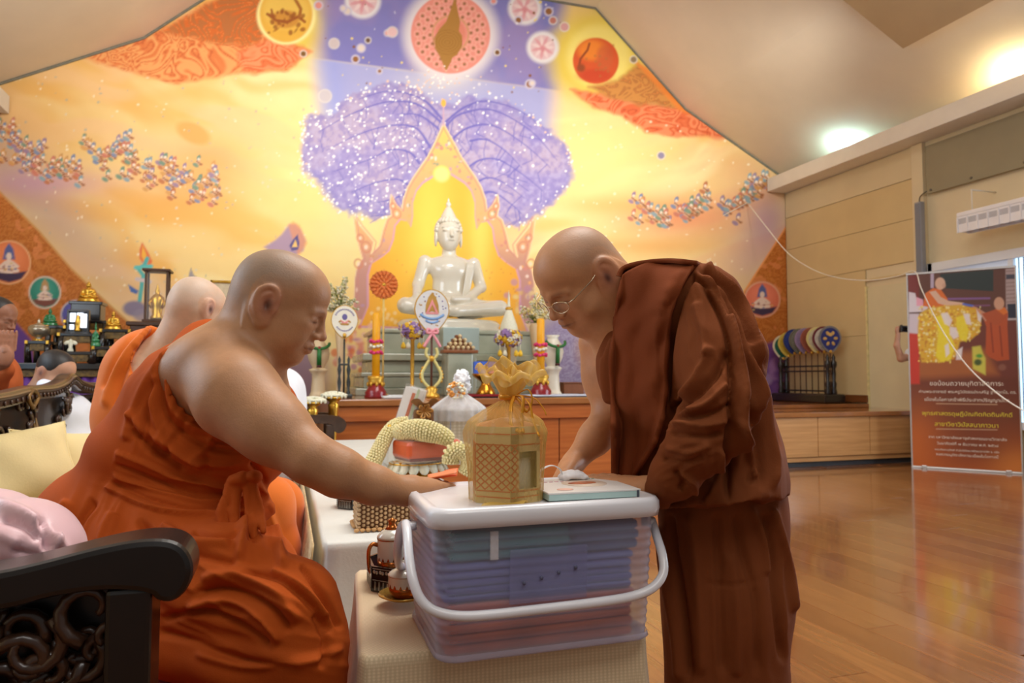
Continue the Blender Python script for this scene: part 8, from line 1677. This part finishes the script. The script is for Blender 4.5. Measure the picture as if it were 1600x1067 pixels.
def simple_person(label, head, d, sc, fw, parts, robe, skin, hair=None, arms=(), res=.009):
    """parts: cloth ellipsoids (px,py,d,rx,ry,rd); arms: skin chains"""
    root = person(label, at(head[0], head[1]+60, d)*np.array([1, 1, 0])); M = headframe(at(head[0], head[1], d), fw, (0, 0, 1), sc); T = lambda x, y, z: M[:3, :3]@np.array([x, y, z])+M[:3, 3]
    S = Solid(.03); mk_head(S, M, sc); S.cone(T(-.1, 0, -.1), T(-.18, 0, -.85), .055, .07, k=.05)
    for ch in arms: vchain(S, ch, k=.02)
    V, F = S.mesh(.0055, 1); add_mesh(root, 'body', V, F, skin_mat(), paint_skin(V, skin, [(M, sc)], scalp=hair or (130, 112, 100)))
    R = Solid(.05)
    for p in parts:
        if len(p) == 6: vell(R, *p)
        else: vchain(R, p)
    V, F = R.mesh(res, 3); N = vnormals(V, F); V = noisefold(V, N, .02, 9, 3, (1, 1, .4)); add_mesh(root, 'garment', V, F, robe)
    if hair:
        H = Solid(.02); H.frame(M, sc); H.ell((-.08, 0, .17), (.45, .375, .37)); H.ell((-.2, 0, .02), (.28, .31, .30)); H.frame(None)
        fx = M[:3, :3]/sc
        def cl(X, Y, Z):
            x = ((X-M[0, 3])*fx[0, 0]+(Y-M[1, 3])*fx[1, 0]+(Z-M[2, 3])*fx[2, 0])/sc; z = ((X-M[0, 3])*fx[0, 2]+(Y-M[1, 3])*fx[1, 2]+(Z-M[2, 3])*fx[2, 2])/sc; return ((x-.12)-1.1*(z-.06))*sc*.6
        V, F = H.mesh(.006, 2, cl); add_mesh(root, 'hair', V, F, pmat('black_hair', (34, 28, 26), .5, 0, .3, 90))
    return root
M_wshirt = pmat('white_shirt', (232, 234, 242), .7, 0, .04, 10, sheen=.2)
# praying figure at the far left edge
r_ = simple_person('dark-haired person in orange with palms pressed together at the far left edge', (-4, 497), 3.7, .21, (.86, -.28, -.25), [(-18, 600, 3.75, 46, 60, .15), (-25, 680, 3.75, 60, 80, .2), [(-40, 570, 3.7, 20), (-15, 600, 3.5, 17), (8, 578, 3.45, 11)]], pmat('robe_orange_dim', (190, 92, 36), .8, 0, .05, 9), (150, 100, 74), (50, 38, 30), arms=([(-10, 600, 3.5, 11), (6, 565, 3.42, 8.5), (9, 550, 3.40, 8)],))
HS = Solid(.004); hb = at(8, 556, 3.40)
for s in (-1, 1):
    for k in range(4): finger(HS, hb+np.array([.0+.012*s*.6, s*.008+.0, .03])+np.array([.016*(k-1.5), .004*k, .0]), [(.05, .04*s*-.2, 1), (.08, 0, 1), (.1, 0, 1)], [.04, .03, .02], .009)
    HS.ell(hb+np.array([.0, s*.010, .0]), (.036, .015, .05))
V, F = HS.mesh(.005, 1); add_mesh(r_, 'pressed_hands', V, F, skin_mat(), paint_skin(V, (166, 112, 84)))
simple_person('black-haired person in white collar sitting low behind the carved sofa crest', (88, 582), 3.5, .2, (.8, -.45, -.5), [(95, 650, 3.5, 44, 36, .14), (100, 720, 3.5, 55, 70, .18), [(70, 602, 3.44, 9), (82, 612, 3.4, 9), (100, 606, 3.42, 8)]], M_wshirt, (196, 146, 116), (30, 24, 24))
simple_person('person in white shirt seated behind the monks, hidden but for the white sleeve', (412, 530), 3.3, .2, (.9, .1, -.4), [(432, 605, 3.3, 30, 26, .14), (448, 640, 3.3, 26, 60, .16), (430, 700, 3.3, 40, 60, .18)], M_wshirt, (176, 120, 92), (34, 28, 26))
# photographer behind the banner: only an arm with a phone shows
d = 8.03; rp_ = simple_person('person in white behind the banner, one bare arm holding up a black camera', (1458, 498), d, .21, (-.9, -.3, 0), [(1462, 560, d, 26, 40, .10), (1462, 620, d, 22, 60, .10), [(1460, 545, d, 8), (1432, 556, d, 7.5), (1422, 552, d, 7)], [(1462, 640, d, 14), (1462, 722, d, 10)]], M_wshirt, (190, 140, 112), (30, 26, 26), arms=([(1430, 556, d, 6), (1408, 560, d-.02, 5.5), (1401, 540, d-.03, 4.2), (1403, 522, d-.03, 3.6)],))
HS = Solid(.004); c_ = at(1402, 516, d-.03)
HS.ell(c_, (.028, .02, .05)); [finger(HS, c_+np.array([-.008, -.02+.004*k, .035-.02*k]), [(1, -.3, .1), (.8, .5, 0)], [.03, .02], .009) for k in range(4)]
V, F = HS.mesh(.006, 1); add_mesh(rp_, 'hand', V, F, skin_mat(), paint_skin(V, (190, 140, 112)))
t = thing('camera', 'small black camera held up beside the left edge of the banner', 'camera', at(1413, 514, d-.04), -brot*0); MB().box((0, 0, 0), (.13, .05, .075), bev=.01).obj('camera_body', M_black, t); MB().lathe([(.024, 0), (.024, .04), (.02, .045), (0, .045)], n=16, M=Matrix.Translation((.02, -.025, 0)) @ Matrix.Rotation(PI/2, 4, 'X')).obj('lens', M_black, t); MB().box((-.04, 0, .042), (.02, .02, .012), bev=.003).obj('shutter_button', M_iron, t)
